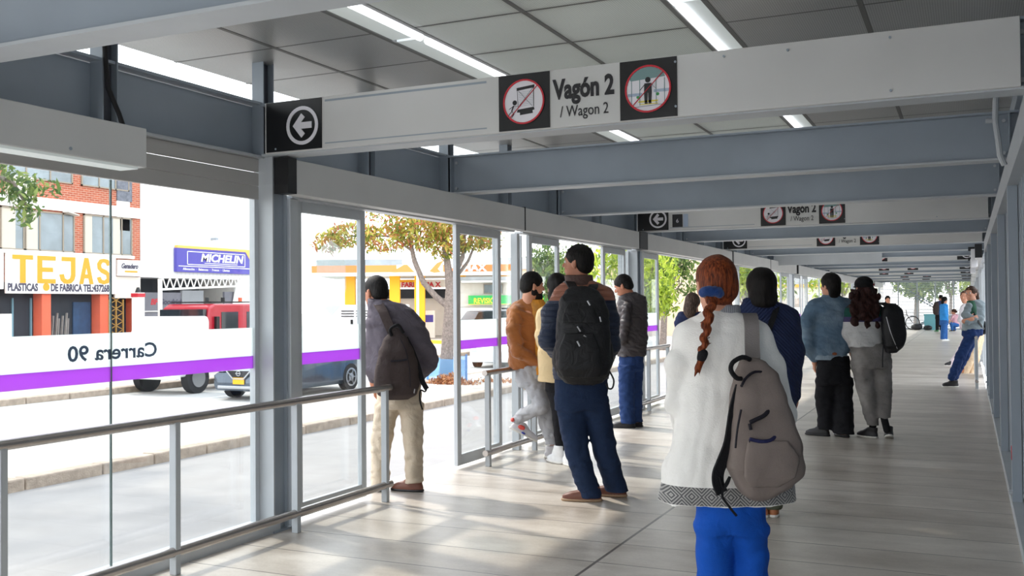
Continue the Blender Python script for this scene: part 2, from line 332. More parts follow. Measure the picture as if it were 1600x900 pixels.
def beam_sign(y):
    near=y<20
    t=thing('overhead_sign','light grey overhead sign panel on a roof beam, '+where[y],'sign',(-1.8,y-.02,2.27),0,'overhead sign panels')
    f=y-.022; x0,x1=-3.815,.222
    MB().box(x0,x1,f,y+.02,2.278,2.582).build('cover_panel',M['cover'],t,bevel=.003)
    sh={4.76:0,12.09:.0,16.95:.0}.get(y,.0)
    def sq(a,b,nm='black_panel'): return MB().box(a,b,f-.006,f,2.283,2.578).build(nm,M['black_sign'],t)
    if near:
        q=sq(-3.80,-3.40); arrow_icon(q,-3.535,2.425,f-.007,1.05)
        q=sq(-2.255,-1.962); ban_icon(q,-2.108,2.43,f-.007,'climb')
        q=sq(-1.577,-1.283); ban_icon(q,-1.430,2.43,f-.007,'stand')
        text('station_lettering','Vag\u00f3n 2',.140,M['ink'],(-1.775,f-.003,2.428),Ux,Uz,t,sx=.72,bold=.005,align='CENTER')
        text('station_lettering','/ Wagon 2',.082,M['ink'],(-1.772,f-.003,2.33),Ux,Uz,t,sx=.76,align='CENTER')
        MB().box(-3.38,-2.33,f-.001,f,2.552,2.564).box(-3.38,-2.33,f-.001,f,2.306,2.313).build('groove',M['steel'],t)
        b=MB()
        for x,z in((-1.29,2.33),(-1.29,2.55),(-1.05,2.55),(-.75,2.545),(-.3,2.55),(-.3,2.31),(-3.73,2.30)): b.cyl((x,f,z),(x,f-.010,z),.006,n=8)
        b.build('screw',M['steel'],t)
        if y==12.09:
            q=MB().box(-3.35,-3.22,f-.004,f,2.315,2.475).build('route_plate',M['ink'],t); MB().box(-3.21,-3.15,f-.004,f,2.315,2.475).build('side_notice',M['sign_blue'],t)
            text('route_number','6',.07,M['sign_white'],(-3.285,f-.006,2.37),Ux,Uz,q,align='CENTER')
    else:
        q=sq(-.20,.20); arrow_icon(q,.0,2.425,f-.007,1.05,-1)
        off={24.2:0,31.4:.35,36.2:0,41.0:.4,45.8:.2}[y]
        q=sq(-1.95+off,-1.66+off); ban_icon(q,-1.805+off,2.43,f-.007,'stand')
        q=sq(-2.75+off,-2.46+off); ban_icon(q,-2.605+off,2.43,f-.007,'climb')
for y in SIGNS: beam_sign(y)
# ---------------------------------------------------------------- edge beams, posts, clerestory
def side(sgn):   # sgn -1 left row, +1 right row (mirrored about x=-1.79)
    return (lambda x: x) if sgn<0 else (lambda x: -3.58-x)
def xb(mb,fx,x0,x1,*r):
    a,b=sorted((fx(x0),fx(x1))); return mb.box(a,b,*r)
for sgn,nm,ys in((-1,'left',Y0),(1,'right',Y0)):
    fx=side(sgn); t=thing('edge_beam','blue-grey steel edge beam running along the %s side under the roof'%nm,'beam',(fx(-3.9),ys,2.27))
    xb(MB(),fx,-3.96,-3.945,ys,Y1,2.28,2.58).build('web',M['steel'],t)
    xb(MB(),fx,-4.02,-3.87,ys,Y1,2.262,2.277).build('bottom_flange',M['steel_light'],t)
    xb(MB(),fx,-4.02,-3.87,ys,Y1,2.585,2.60).build('top_flange',M['steel'],t)
    posts=sorted([b+.07 for b in BEAMS]+[(BEAMS[i]+BEAMS[i+1])/2+.05 for i in range(len(BEAMS)-1)])
    if sgn<0:
        for i,y in enumerate(posts):
            p=thing('roof_post','short dark steel roof post above the left edge beam, '+('number %d from the front'%(i+1)),'post',(-3.93,y,2.28),0,'short posts along the left edge beam')
            MB().box(-3.945,-3.86,y-.05,y-.042,2.28,2.86).box(-3.945,-3.86,y+.042,y+.05,2.28,2.86).build('flange',M['steel'],p)
            MB().box(-3.91,-3.90,y-.042,y+.042,2.28,2.86).build('web',mat('steel_dark',srgb(70,72,80),.5),p)
    else:
        for i,y in enumerate([b for b in BEAMS]): struct('trim_3',MB().box(.33,.46,y-.02,y+.16,0,2.86),M['steel'])
# cable by the front roof post
cb=MB().tube([(-3.86,3.58,2.86),(-3.85,3.56,2.65),(-3.84,3.57,2.45),(-3.82,3.62,2.33),(-3.80,3.66,2.2)],.012).build('cable',M['rubber'],smooth=True)
tag(cb,'black cable hanging down beside the front left roof post','cable')
# clerestory glass on the left
struct('window_1',MB().box(-4.36,-4.35,Y0,Y1,2.6,2.86),M['glass'])
# ---------------------------------------------------------------- columns
COLS=[4.80,12.05,17.2,24.3,31.5,38.7,45.9]
def column(y,nm,sgn,loc):
    fx=side(sgn); c=thing('steel_column',loc,'column',(fx(-3.88),y,0),0,'grey steel columns along the %s'%nm)
    xb(MB(),fx,-3.95,-3.81,y,y+.012,0,2.27).build('flange',M['steel_light'],c)
    xb(MB(),fx,-3.95,-3.81,y+.128,y+.14,0,2.27).build('flange',M['steel'],c)
    xb(MB(),fx,-3.84,-3.83,y+.012,y+.128,0,2.27).build('web',M['steel'],c)
    xb(MB(),fx,-3.97,-3.79,y-.02,y+.16,0,.012).build('base_plate',M['steel'],c)
clabel=['grey steel column beside the large fixed window, nearest of the left row','grey steel column behind the man in the leather jacket','grey steel column left of the two walking friends, beyond the second','grey steel column by the blue-covered beam, fourth on the left','grey steel column, fifth on the left side','grey steel column, sixth on the left side','grey steel column, last on the left side']
for y,l in zip(COLS,clabel): column(y,'left edge',-1,l)
for i,y in enumerate([b for b in COLS if b>24]): column(y,'right edge',1,'grey steel column on the right side beyond the leaning women, %s of them'%word(i))
# ---------------------------------------------------------------- header boxes above the doors
def header(y0,y1,sgn,lab,grp,cap=.09):
    fx=side(sgn); t=thing('door_header',lab,'header box',(fx(-3.72),y0,2.04),0,grp)
    xb(MB(),fx,-3.80,-3.70,y0+cap,y1,2.045,2.255).build('cover',M['cover'],t,bevel=.004)
    xb(MB(),fx,-3.80,-3.695,y0+.004,y0+cap-.003,2.045,2.262).build('end_cap',M['black_plastic'],t)
    xb(MB(),fx,-3.89,-3.80,y0+.18,y1,2.034,2.05).build('door_track',M['alu'],t)
HL=[(4.80,8.30,'light grey door header box right of the near column'),(8.302,11.80,'light grey door header box above the man with the black backpack'),(11.81,17.15,'light grey door header box above the red-haired woman'),(17.16,20.8,'light grey door header box above the woman in navy'),(20.81,24.25,'light grey door header box just before the fourth column'),(24.45,31.45,'light grey door header box after the fourth column'),(31.6,38.6,'light grey door header box far along the left'),(38.8,45.8,'light grey door header box near the far end on the left'),(46,51,'light grey door header box at the far gate on the left')]
for a,b,l in HL: header(a,b,-1,l,'door header boxes on the left',.34 if abs(a-11.81)<.01 else (.012 if abs(a-8.302)<.01 or abs(a-20.81)<.01 else .09))
for i,(a,b) in enumerate(((17.3,24.2),(24.45,31.45),(31.6,38.6),(38.8,45.8),(46,51))): header(a,b,1,'light grey door header box on the right side, %s beyond the wall'%word(i),'door header boxes on the right')
# ---------------------------------------------------------------- sliding doors
FR=.045
def leaf(y0,y1,sgn,lab,x=-3.86,crest=False,parent_group='glass sliding door leaves on the left'):
    fx=side(sgn); t=thing('sliding_door',lab,'sliding door',(fx(x),y0,0),0,parent_group); z0,z1=.03,2.03
    m=MB(); w=.035
    xb(m,fx,x-w/2,x+w/2,y0,y0+.07,z0,z1); xb(m,fx,x-w/2,x+w/2,y1-.06,y1,z0,z1); xb(m,fx,x-w/2,x+w/2,y0+.07,y1-.06,z1-.07,z1); xb(m,fx,x-w/2,x+w/2,y0+.07,y1-.06,z0,z0+.09)
    m.build('frame',M['alu'],t,bevel=.004)
    for a,b,mm,n in((z0+.09,.99,'glass','glass'),(.99,1.065,'purple','purple_stripe'),(1.065,1.235,'frost','frosted_band'),(1.235,z1-.07,'glass','glass')):
        xb(MB(),fx,x-.004,x+.004,y0+.07,y1-.06,a,b).build(n,M[mm],t)
    return t
def fixed(y0,y1,sgn,n,x=-3.93):
    fx=side(sgn); g=xb(MB(),fx,x-.004,x+.004,y0,y1,.06,.99); xb(g,fx,x-.004,x+.004,y0,y1,1.24,2.02); o=struct('window_%d'%n,g,M['glass'])
    xb(MB(),fx,x-.004,x+.004,y0,y1,.99,1.065).build('purple_stripe',M['purple'],o); xb(MB(),fx,x-.004,x+.004,y0,y1,1.065,1.24).build('frosted_band',M['frost'],o)
    f=MB(); xb(f,fx,x-.02,x+.02,y0,y0+.03,.03,2.03); xb(f,fx,x-.02,x+.02,y1-.03,y1,.03,2.03); xb(f,fx,x-.02,x+.02,y0,y1,.03,.06); f.build('window_frame',M['alu'],o)
    return o
def mullion(y,w,sgn,lab,x=-3.86):
    fx=side(sgn); m=xb(MB(),fx,x-.035,x+.035,y,y+w,0,2.03).build('door_post',M['alu'],bevel=.003); tag(m,lab,'post','aluminium door posts')
doors=[((5.06,5.86),'glass door leaf beside the man leaning out'),((7.22,8.08),'glass door leaf left of the man in the orange jacket'),((8.72,9.50),'glass door leaf behind the man with the black backpack'),((10.85,11.68),'glass door leaf in front of the man in the leather jacket'),((12.35,13.12),'glass door leaf just past the second column'),((15.9,17.0),'glass door leaf behind the red-haired woman'),((17.5,18.4),'glass door leaf past the third column'),((22.9,24.0),'glass door leaf before the fourth column'),((24.7,25.8),'glass door leaf past the fourth column'),((26.1,27.0),'glass door leaf left of the denim jacket'),((30,31.1),'glass door leaf farther along, before the fifth column'),((33,34.1),'glass door leaf past the fifth column')]
for (a,b),l in doors: leaf(a,b,-1,l)
# faint etched emblem on the nearest leaf: shield with spread wings
e=MB(); cx=(5.13+5.80)/2
e.add([],[])
t=[o for o in bpy.data.objects if o.name=='sliding_door'][0]
P=[(-.16,.14),(-.10,.24),(0,.28),(.10,.24),(.16,.14),(.17,-.04),(.10,-.16),(0,-.22),(-.10,-.16),(-.17,-.04)]
MB().prism(P,(-3.852,cx,1.52),(0,1,0),(0,0,1),.0006).build('etched_emblem',M['crest_film'],t)
fixed(8.12,8.70,-1,2); fixed(11.70,12.03,-1,3); fixed(18.45,22.8,-1,4); fixed(27.1,29.9,-1,5); fixed(34.3,38.6,-1,6); fixed(39,45.8,-1,7); fixed(46,51,-1,8)
mullion(8.40,.06,-1,'narrow aluminium post between the glass panes behind the bearded man'); mullion(4.965,.08,-1,'narrow aluminium post just right of the near column',-3.84)
mullion(12.24,.08,-1,'narrow aluminium post just right of the second column',-3.84)
# right side, beyond the solid wall
for a,b,l in((19.2,20.1,'glass door leaf on the right behind the leaning women'),(22.4,23.6,'glass door leaf on the right, second'),(24.8,26,'glass door leaf on the right past the first right column')): leaf(a,b,1,l,parent_group='glass sliding door leaves on the right')
fixed(26.3,31.3,1,9); fixed(31.8,38.6,1,10); fixed(39,45.8,1,11); fixed(46,51,1,12)
# ---------------------------------------------------------------- big fixed window in the front bay
o=struct('window_13',MB().box(-3.935,-3.925,Y0,3.664,.06,.99).box(-3.935,-3.925,3.674,4.76,.06,.99).box(-3.935,-3.925,Y0,3.664,1.235,2.01).box(-3.935,-3.925,3.674,4.76,1.235,2.01),M['glass'])
MB().box(-3.935,-3.925,Y0,3.664,.99,1.065).box(-3.935,-3.925,3.674,4.76,.99,1.065).build('purple_stripe',M['purple'],o)
MB().box(-3.935,-3.925,Y0,3.664,1.065,1.235).box(-3.935,-3.925,3.674,4.76,1.065,1.235).build('frosted_band',M['frost'],o)
MB().box(-3.934,-3.926,3.664,3.674,.06,2.01).build('glass_seam',mat('seam',srgb(120,140,140),.4),o)
MB().box(-3.95,-3.91,4.755,4.79,.05,2.02).box(-3.95,-3.91,Y0,4.76,.04,.065).build('window_frame',M['alu'],o)
# the lettering reads from outside, so it is mirrored from in here
text('window_lettering','Carrera 90',.105,M['letter_film'],(-3.9205,3.975,1.105),(0,-1,0),(0,0,1),o,sx=1.22,bold=.002,thick=.001)
mb=MB()
for k,z in enumerate((2.012,2.095,2.18)): mb.box(-3.93,-3.905,Y0,4.79,z,z+.080)
struct('wall_left',mb,M['panel'],bevel=.003)
lb=thing('fluorescent_fixture','long light grey box fixture hung above the big window at the left edge','light fixture',(-3.55,1,2.0))
MB().box(-3.66,-3.50,-.5,3.485,2.02,2.205).build('housing',M['cover'],lb,bevel=.004); MB().box(-3.62,-3.51,-.45,3.44,2.008,2.02).build('diffuser',M['lamp_cover'],lb)
MB().cyl((-3.499,3.05,2.05),(-3.497,3.05,2.05),.008).cyl((-3.499,2.2,2.16),(-3.497,2.2,2.16),.008).build('screw',M['steel'],lb)
MB().box(-3.87,-3.66,2.9,2.93,2.15,2.18).box(-3.87,-3.66,.5,.53,2.15,2.18).build('bracket',M['steel'],lb)
# ---------------------------------------------------------------- handrails
def handrail(y0,y1,posts,sgn,lab,grp):
    X=-3.69 if sgn<0 else .11
    t=thing('handrail',lab,'handrail',(X,y0,0),0,grp)
    for y in posts: MB().box(X-.022,X+.022,y-.018,y+.018,0,.775).build('post',M['steel_light'],t,bevel=.003)
    for z,r in((.788,.024),(.115,.026)):
        q=MB().cyl((X+.0,y0,z),(X+.0,y1,z),r,n=16).build('upper_rail' if z>.5 else 'lower_rail',M['stainless'],t,smooth=True)
handrail(-2.5,5.93,[-2.1,-1.1,-.1,.87,1.87,2.86,3.86,4.86,5.86],-1,'stainless handrail on grey posts along the big window, nearest','handrails on the left')
handrail(7.42,9.40,[7.48,8.46,9.34],-1,'stainless handrail the man in the orange jacket leans on','handrails on the left')
handrail(11.0,13.05,[11.06,12.1,12.98],-1,'stainless handrail behind the man in the leather jacket','handrails on the left')
for a,b,l in((15.8,18.6,'stainless handrail behind the red-haired woman'),(22.8,27,'stainless handrail left of the denim jacket'),(30,34.3,'stainless handrail far along the left'),(38,42,'stainless handrail near the far end on the left')):
    n=int(b-a); handrail(a,b,[a+.06+i*(b-a-.12)/n for i in range(n+1)],-1,l,'handrails on the left')
for a,b,l in((16.8,20.0,'stainless handrail on the right that the leaning women rest on'),(22.5,27,'stainless handrail on the right, farther away')):
    n=int(b-a); handrail(a,b,[a+.06+i*(b-a-.12)/n for i in range(n+1)],1,l,'handrails on the right')
# ---------------------------------------------------------------- right wall
WX=.30
def wall_right():
    mb=MB(); mb.box(WX+.02,WX+.05,Y0,16.75,0,2.86)
    y=Y0
    while y<16.6:
        mb.box(WX+.005,WX+.025,y,y+.10,.1,2.26); y+=.2
    return mb
struct('wall_right',wall_right(),M['steel'])
struct('baseboard_right',MB().box(.24,.34,Y0,16.78,-.12,.07),M['steel_light'])
struct('trim_4',MB().box(.24,.36,Y0,16.78,2.10,2.27),M['steel_light'])
for i,y in enumerate([-.05,2.35,4.76,7.10,9.45,12.09,14.42,16.62]):
    p=thing('wall_post','grey steel wall post on the right, %s from the front'%word(i),'post',(.29,y,0),0,'steel posts of the right wall')
    MB().box(.243,.255,y,y+.14,.07,2.10).build('flange',M['steel'],p); MB().box(.255,.30,y,y+.012,.07,2.10).build('web',M['steel'],p)
    MB().cyl((.243,y+.03,.12),(.225,y+.03,.12),.012,n=8).cyl((.243,y+.11,.12),(.225,y+.11,.12),.012,n=8).build('bolt',M['steel_light'],p)
rt=MB().prism([(0,0),(.022,.004),(.03,-.075),(-.012,-.085)],(.240,7.12,.42),(0,1,0),(0,0,1),.003).build('red_tag',mat('tag_red',srgb(215,50,50),.6)); tag(rt,'small red tag hanging on the right wall post','tag')
pc=thing('conduit_pipe','grey conduit pipe curving down over the right wall header','pipe',(.22,6.9,2.3))
MB().tube([(.20,6.95,2.84),(.195,6.95,2.72),(.18,6.93,2.62),(.175,6.92,2.5),(.19,6.94,2.38),(.20,6.96,2.28),(.225,6.98,2.22)],.018).build('pipe',M['steel_light'],pc,smooth=True)
MB().cyl((.12,6.93,2.5),(.19,6.93,2.5),.016).build('bracket',M['steel_light'],pc)
# speakers / boxes hung on the right past the wall
for i,(y,l) in enumerate(((18.2,'white box loudspeaker under the right header, nearest'),(22.6,'white box loudspeaker under the right header, farther'))):
    sp=thing('wall_speaker',l,'speaker',(.08,y,2.0),0,'white boxes hung on the right'); MB().prism([(0,0),(.42,0),(.36,.30),(.06,.30)],(.06,y,1.93),(0,1,0),(0,0,1),.10).build('cabinet',M['white_paint'],sp,bevel=.01)
    MB().box(.02,.2,y+.17,y+.21,2.2,2.27).build('bracket',M['black_plastic'],sp)
# blue cover on the beam at the fourth column
cv=MB().box(-3.80,-1.6,21.74,21.79,2.16,2.59).build('beam_cover',M['steel_light']); tag(cv,'blue-grey cover plate hanging on a far roof beam','cover plate')
# far louvred gate
g=thing('louvred_gate','horizontal slat gate closing the far end of the walkway','gate',(-1.8,Y1,0))
fr=MB()
for x in(-3.9,-3.05,-2.2,-1.4,-.6,.25): fr.box(x-.03,x+.03,Y1-.03,Y1+.03,0,2.6)
fr.box(-3.9,.25,Y1-.03,Y1+.03,0,.08).build('gate_frame',M['steel_light'],g)
sl=MB(); z=.12
while z<2.5: sl.box(-3.9,.25,Y1-.01,Y1+.03,z,z+.036); z+=.075
sl.build('slats',M['steel_light'],g)
br=MB().bar((-2.6,Y1-.05,1.9),(-1.2,Y1-.05,1.0),.05).bar((-2.3,Y1-.05,1.55),(-1.3,Y1-.05,.95),.05).build('brace',M['steel'],g)
# ---------------------------------------------------------------- street
G=-.9
def ground_mat(name,c,n,scale=3,rough=.9):
    return mat(name,c,rough,noise=(scale,n),bump=(120,.25))
struct('road_busway',MB().box(-10.75,-4.16,-30,140,G-.1,G),ground_mat('asphalt',srgb(142,138,135),.10,1.5))
struct('road_main',MB().box(-20.3,-13.9,-30,140,G-.1,G+.01),ground_mat('asphalt_light',srgb(178,176,172),.06,.8))
md=struct('road_median',MB().box(-13.9,-10.95,-30,140,G-.1,G+.14),ground_mat('pavement',srgb(188,180,170),.08,2))
struct('road_right',MB().box(.5,200,-30,200,G-.1,G-.01),M['asphalt'])
struct('ground_far',MB().box(-200,-25,-60,260,G-.12,G-.02).box(-25,60,139,300,G-.12,G-.02),ground_mat('pale_ground',srgb(185,180,172),.06,.5))
struct('sidewalk_far',MB().box(-25,-20.55,-30,140,G-.1,G+.13),M['pavement'])
struct('road_marking',MB().box(-5.6,-5.5,-10,120,G,G+.004).box(-17.2,-17.1,-10,120,G+.01,G+.014),mat('road_paint',srgb(225,225,222),.7,noise=(6,.1)))
def kerb(x0,x1,z1,y0,y1,step,lab,cat_,name,group):
    rnd=random.Random(4); y=y0; i=0
    while y<y1:
        L=step*rnd.uniform(.9,1.1)
        o=MB().box(x0+rnd.uniform(-.01,.01),x1,y+.012,y+L-.012,G-.05,z1+rnd.uniform(-.012,.008)).build(name,M['kerb'],bevel=.02); o['kind']='structure'
        y+=L; i+=1
mat('kerb',srgb(168,152,136),.95,noise=(7,.28),bump=(40,.8))
def long_kerb(name,x0,x1,z1,seed,y0=2,y1=60):
    rnd=random.Random(seed); mb=MB(); y=y0
    while y<y1:
        L=rnd.uniform(.9,1.5); mb.box(x0+rnd.uniform(-.015,.015),x1,y+.012,y+L-.012,G-.05,z1+rnd.uniform(-.012,.008)); y+=L
    return struct(name,mb,M['kerb'],bevel=.02)
long_kerb('kerb_median',-10.95,-10.70,G+.15,3); long_kerb('kerb_median',-14.1,-13.9,G+.15,5); long_kerb('kerb_far',-20.6,-20.28,G+.17,7,2,90)
struct('ground_platform_base',MB().box(-4.0,.2,Y0,Y1,G-.05,-.13),mat('concrete_dark',srgb(110,108,104),.9,noise=(2,.1)))
# ---------------------------------------------------------------- brick building
def brick_mat(name,c1,c2,mortar,sc=1.0):
    m,nt,N,b=nodes(name); tc=NN(nt,'ShaderNodeTexCoord'); mp=NN(nt,'ShaderNodeMapping'); mp.inputs['Rotation'].default_value=(0,0,0)
    sx=NN(nt,'ShaderNodeSeparateXYZ'); cb=NN(nt,'ShaderNodeCombineXYZ'); nt.links.new(tc.outputs['Object'],sx.inputs[0]); nt.links.new(sx.outputs[1],cb.inputs[0]); nt.links.new(sx.outputs[2],cb.inputs[1])
    bt=NN(nt,'ShaderNodeTexBrick'); nt.links.new(cb.outputs[0],bt.inputs['Vector']); bt.inputs['Scale'].default_value=1; bt.inputs['Brick Width'].default_value=.25*sc; bt.inputs['Row Height'].default_value=.08*sc; bt.inputs['Mortar Size'].default_value=.012*sc
    bt.inputs['Color1'].default_value=c1; bt.inputs['Color2'].default_value=c2; bt.inputs['Mortar'].default_value=mortar; nt.links.new(bt.outputs[0],b.inputs['Base Color']); b.inputs['Roughness'].default_value=.9; return m
brick_mat('brick',srgb(186,98,68),srgb(165,82,58),srgb(190,150,130))
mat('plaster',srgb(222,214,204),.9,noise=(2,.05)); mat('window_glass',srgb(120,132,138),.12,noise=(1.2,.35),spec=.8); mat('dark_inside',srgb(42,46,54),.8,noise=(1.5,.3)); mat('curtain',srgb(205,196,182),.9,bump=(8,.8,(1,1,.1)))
mat('cream',srgb(228,220,205),.8); mat('orange_paint',srgb(225,105,75),.8,noise=(4,.06)); mat('window_metal',srgb(150,138,122),.6)
mat('yellow_letter',srgb(240,160,35),.6); mat('dark_letter',srgb(70,66,84),.6); mat('board_white',srgb(248,246,240),.6)
FXB=-30.0
bb=thing('brick_building','orange brick shop building with upstairs windows above a hand-painted shop board','building',(-32,24,G))
w=MB().box(-38,FXB,12,29.5,2.3,9.5); w.build('wall',M['brick'],bb)
gf=MB()
for a,b in((12,15),(18.5,19),(22.7,23.2),(24.9,25.28),(27.5,27.9),(29.2,29.5)): gf.box(-30.5,FXB,a,b,G,2.3)
gf.build('brick_pier',M['orange_paint'],bb)
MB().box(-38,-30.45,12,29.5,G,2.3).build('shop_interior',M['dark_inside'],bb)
MB().box(-30.05,FXB+.08,12,29.5,4.92,5.33).box(-30.05,FXB+.12,12,29.1,3.30,3.42).build('white_band',M['board_white'],bb)
MB().box(-30.05,FXB+.02,28.2,29.5,1.75,2.6).build('plaster_panel',M['plaster'],bb)
def bwin(y0,y1,z0,z1,splits,cur=None,parent=None,x=FXB):
    p=parent or bb
    f=MB(); f.box(x-.02,x+.06,y0,y1,z0,z0+.05).box(x-.02,x+.06,y0,y1,z1-.05,z1)
    for s in [y0]+splits+[y1-.05]: f.box(x-.02,x+.06,s,s+.05,z0,z1)
    o=f.build('window',M['window_metal'],p); MB().box(x-.01,x+.03,y0+.02,y1-.02,z0+.02,z1-.02).build('pane',M['window_glass'],o)
    if cur:
        for a,b in cur: MB().box(x+.031,x+.034,a,b,z0+.05,z1-.05).build('curtain',M['curtain'],o)
bwin(23.2,24.15,3.42,4.9,[],[(23.25,23.8)]); bwin(24.18,26.28,3.42,4.85,[24.75,25.75],[(24.2,24.7)]); bwin(26.7,29.05,3.42,4.9,[27.6,28.5],[(26.75,27.1),(28.1,28.45)])
bwin(20,23,3.42,4.9,[21,22]); bwin(23.3,26.2,5.95,6.9,[24.2,25.2]); bwin(26.6,28.9,5.95,6.9,[27.4,28.2]); bwin(19.5,23,5.95,6.9,[21])
aw=MB().prism([(0,0),(.5,-.1),(.5,-.14),(0,-.04)],(FXB+.04,25.75,4.92),(0,1,0),(0,0,1),.3).build('awning',M['plaster'],bb)
MB().box(FXB-.02,FXB+.45,23.4,24.2,5.35,5.95).build('air_conditioner',M['plaster'],bb)
MB().box(FXB-.05,FXB+.03,28.3,28.95,4.4,5.6).build('lower_notice',M['board_white'],bb)
vs=MB().box(FXB,FXB+.05,28.3,29.05,5.55,6.35).build('phone_notice',mat('notice_grey',srgb(105,108,118),.6,noise=(6,.5)),bb)
# shop fronts inside the piers
MB().box(-30.44,-30.40,23.25,24.0,.0,1.2).build('poster',M['board_white'],bb)
MB().box(-30.44,-30.38,24.0,24.05,G,1.75).box(-30.44,-30.38,24.75,24.8,G,1.75).build('door_frame',mat('blue_frame',srgb(110,150,165),.5),bb)
pl=MB()
for i in range(7): pl.bar((-30.40,25.4+i*.14,G),(-30.44,25.55+i*.14+ (i%3)*.04,1.0+.1*(i%3)),.11,.04)
pl.build('leaning_boards',mat('board_wood',srgb(150,145,140),.8,noise=(5,.2)),bb)
MB().box(-30.44,-30.39,26.6,27.4,G,1.6).build('blue_tarp',mat('tarp_blue',srgb(40,70,105),.7,noise=(6,.3)),bb)
gt=MB()
for i in range(8):
    z=G+.1+i*.33; gt.bar((-30.0,27.92,z),(-30.0,28.62,z+.33),.03).bar((-30.0,28.62,z),(-30.0,27.92,z+.33),.03)
for y in(27.92,28.27,28.62): gt.bar((-30,y,G),(-30,y,1.7),.05)
gt.build('lattice_gate',mat('brass_gate',srgb(165,125,60),.5),bb)
sb=thing('shop_board','wide white hand-painted shop board with large orange letters','sign',(FXB+.1,25.8,1.86))
MB().box(FXB+.02,FXB+.12,23.37,28.17,1.90,3.33).build('board',M['board_white'],sb,bevel=.02)
Uy=(0,1,0)
SH={'T':[[(0,.84),(1,.84),(1,1),(0,1)],[(.36,0),(.64,0),(.64,.85),(.36,.85)]],
'E':[[(0,0),(.27,0),(.27,1),(0,1)],[(.2,.84),(1,.84),(1,1),(.2,1)],[(.2,.42),(.85,.42),(.85,.58),(.2,.58)],[(.2,0),(1,0),(1,.16),(.2,.16)]],
'J':[[(.15,.84),(1,.84),(1,1),(.15,1)],[(.72,.3),(1,.3),(1,.9),(.72,.9)],[(1,.3),(.72,.34),(.66,.2),(.5,.15),(.34,.2),(.28,.36),(0,.34),(.1,.12),(.3,.01),(.5,0),(.74,.02),(.92,.14)]],
'A':[[(0,0),(.28,0),(.62,1),(.36,1)],[(.72,0),(1,0),(.64,1),(.38,1)],[(.2,.22),(.8,.22),(.74,.37),(.26,.37)]],
'S':[[(1,.78),(.74,.72),(.62,.84),(.42,.86),(.3,.76),(.34,.64),(.7,.55),(.94,.42),(1,.24),(.84,.06),(.5,0),(.14,.06),(0,.26),(.26,.3),(.36,.18),(.54,.15),(.7,.24),(.66,.36),(.3,.46),(.06,.6),(.02,.8),(.2,.96),(.5,1),(.8,.97)]]}
for ch,y0,y1 in (('T',23.58,24.44),('E',24.62,25.42),('J',25.58,26.32),('A',26.50,27.18),('S',27.34,28.04)):
    mb=MB()
    for i_,pl2 in enumerate(SH[ch]): mb.prism([(p[0]*(y1-y0)*.965,p[1]*.98) for p in pl2],(FXB+.12+i_*.0015,23.40+(y0-23.37)*.965,2.27),Uy,Uz,.012)
    mb.build('painted_letter',M['yellow_letter'],sb)
text('painted_words','PLASTICAS',.36,M['dark_letter'],(FXB+.125,23.42,2.00),Uy,Uz,sb,sx=.70,bold=.015,thick=.01)
text('painted_words','DE FABRICA TEL:4372685',.36,M['dark_letter'],(FXB+.125,25.17,2.00),Uy,Uz,sb,sx=.70,bold=.015,thick=.01)
MB().disc((FXB+.12,24.98,2.14),Uy,Uz,.14,.01,24).build('painted_dot',M['yellow_letter'],sb)
s2=thing('small_shop_sign','small white sign with dark script at the right end of the painted board','sign',(FXB+.1,28.9,2.6))
MB().box(FXB+.02,FXB+.12,28.27,29.42,2.62,3.24).build('board',M['board_white'],s2); text('script_lettering','Ganadero',.27,M['dark_letter'],(FXB+.125,28.84,2.92),Uy,Uz,s2,sx=.78,bold=.012,align='CENTER',shear=.3,thick=.01)
MB().box(FXB+.12,FXB+.125,28.6,29.25,2.76,2.83).build('underline',M['yellow_letter'],s2)
s3=MB().box(FXB+.02,FXB+.1,22.2,23.28,2.05,3.3).build('white_sign_board',M['board_white']); tag(s3,'white sign board cut off by the left edge of the view','sign')
# ---------------------------------------------------------------- white workshop building
def ribbed(name,c,pitch,axis=1,rough=.6):
    m,nt,N,b=nodes(name); tc=NN(nt,'ShaderNodeTexCoord'); sx=NN(nt,'ShaderNodeSeparateXYZ'); nt.links.new(tc.outputs['Object'],sx.inputs[0])
    w=MA(nt,'PINGPONG',sx.outputs[axis],pitch); h=MA(nt,'GREATER_THAN',w,pitch*.7); nt.links.new(MIX(nt,MA(nt,'MULTIPLY',h,.25),c,(c[0]*.6,c[1]*.6,c[2]*.6,1)),b.inputs['Base Color'])
    bn=NN(nt,'ShaderNodeBump'); bn.inputs['Distance'].default_value=.03; nt.links.new(w,bn.inputs['Height']); nt.links.new(bn.outputs[0],b.inputs['Normal']); b.inputs['Roughness'].default_value=rough; return m
ribbed('white_cladding',srgb(240,240,240),.12); mat('blind_grey',srgb(122,122,130),.8,noise=(3,.08)); mat('sign_purple',srgb(78,70,165),.5); mat('sign_amber',srgb(245,190,90),.5)
wb=thing('workshop_building','white clad workshop building with an open grey front and roller door','building',(-34,36,G))
MB().box(-44,FXB-.02,29.55,39.5,2.6,7.4).build('upper_wall',M['white_cladding'],wb)
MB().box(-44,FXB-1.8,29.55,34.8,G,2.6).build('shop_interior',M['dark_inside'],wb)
MB().box(FXB-.6,FXB-.5,29.6,33.3,1.0,2.0).build('grey_awning',M['blind_grey'],wb)
MB().box(FXB-.55,FXB-.45,32.3,33.6,.2,2.1).build('grey_panel',mat('panel_pale',srgb(150,152,156),.7),wb)
MB().box(FXB-.5,FXB-.45,29.9,32.6,1.2,1.24).build('awning_line',M['board_white'],wb)
MB().box(-44,FXB-.02,35.3,39.5,G,2.6).build('lower_wall',M['board_white'],wb)
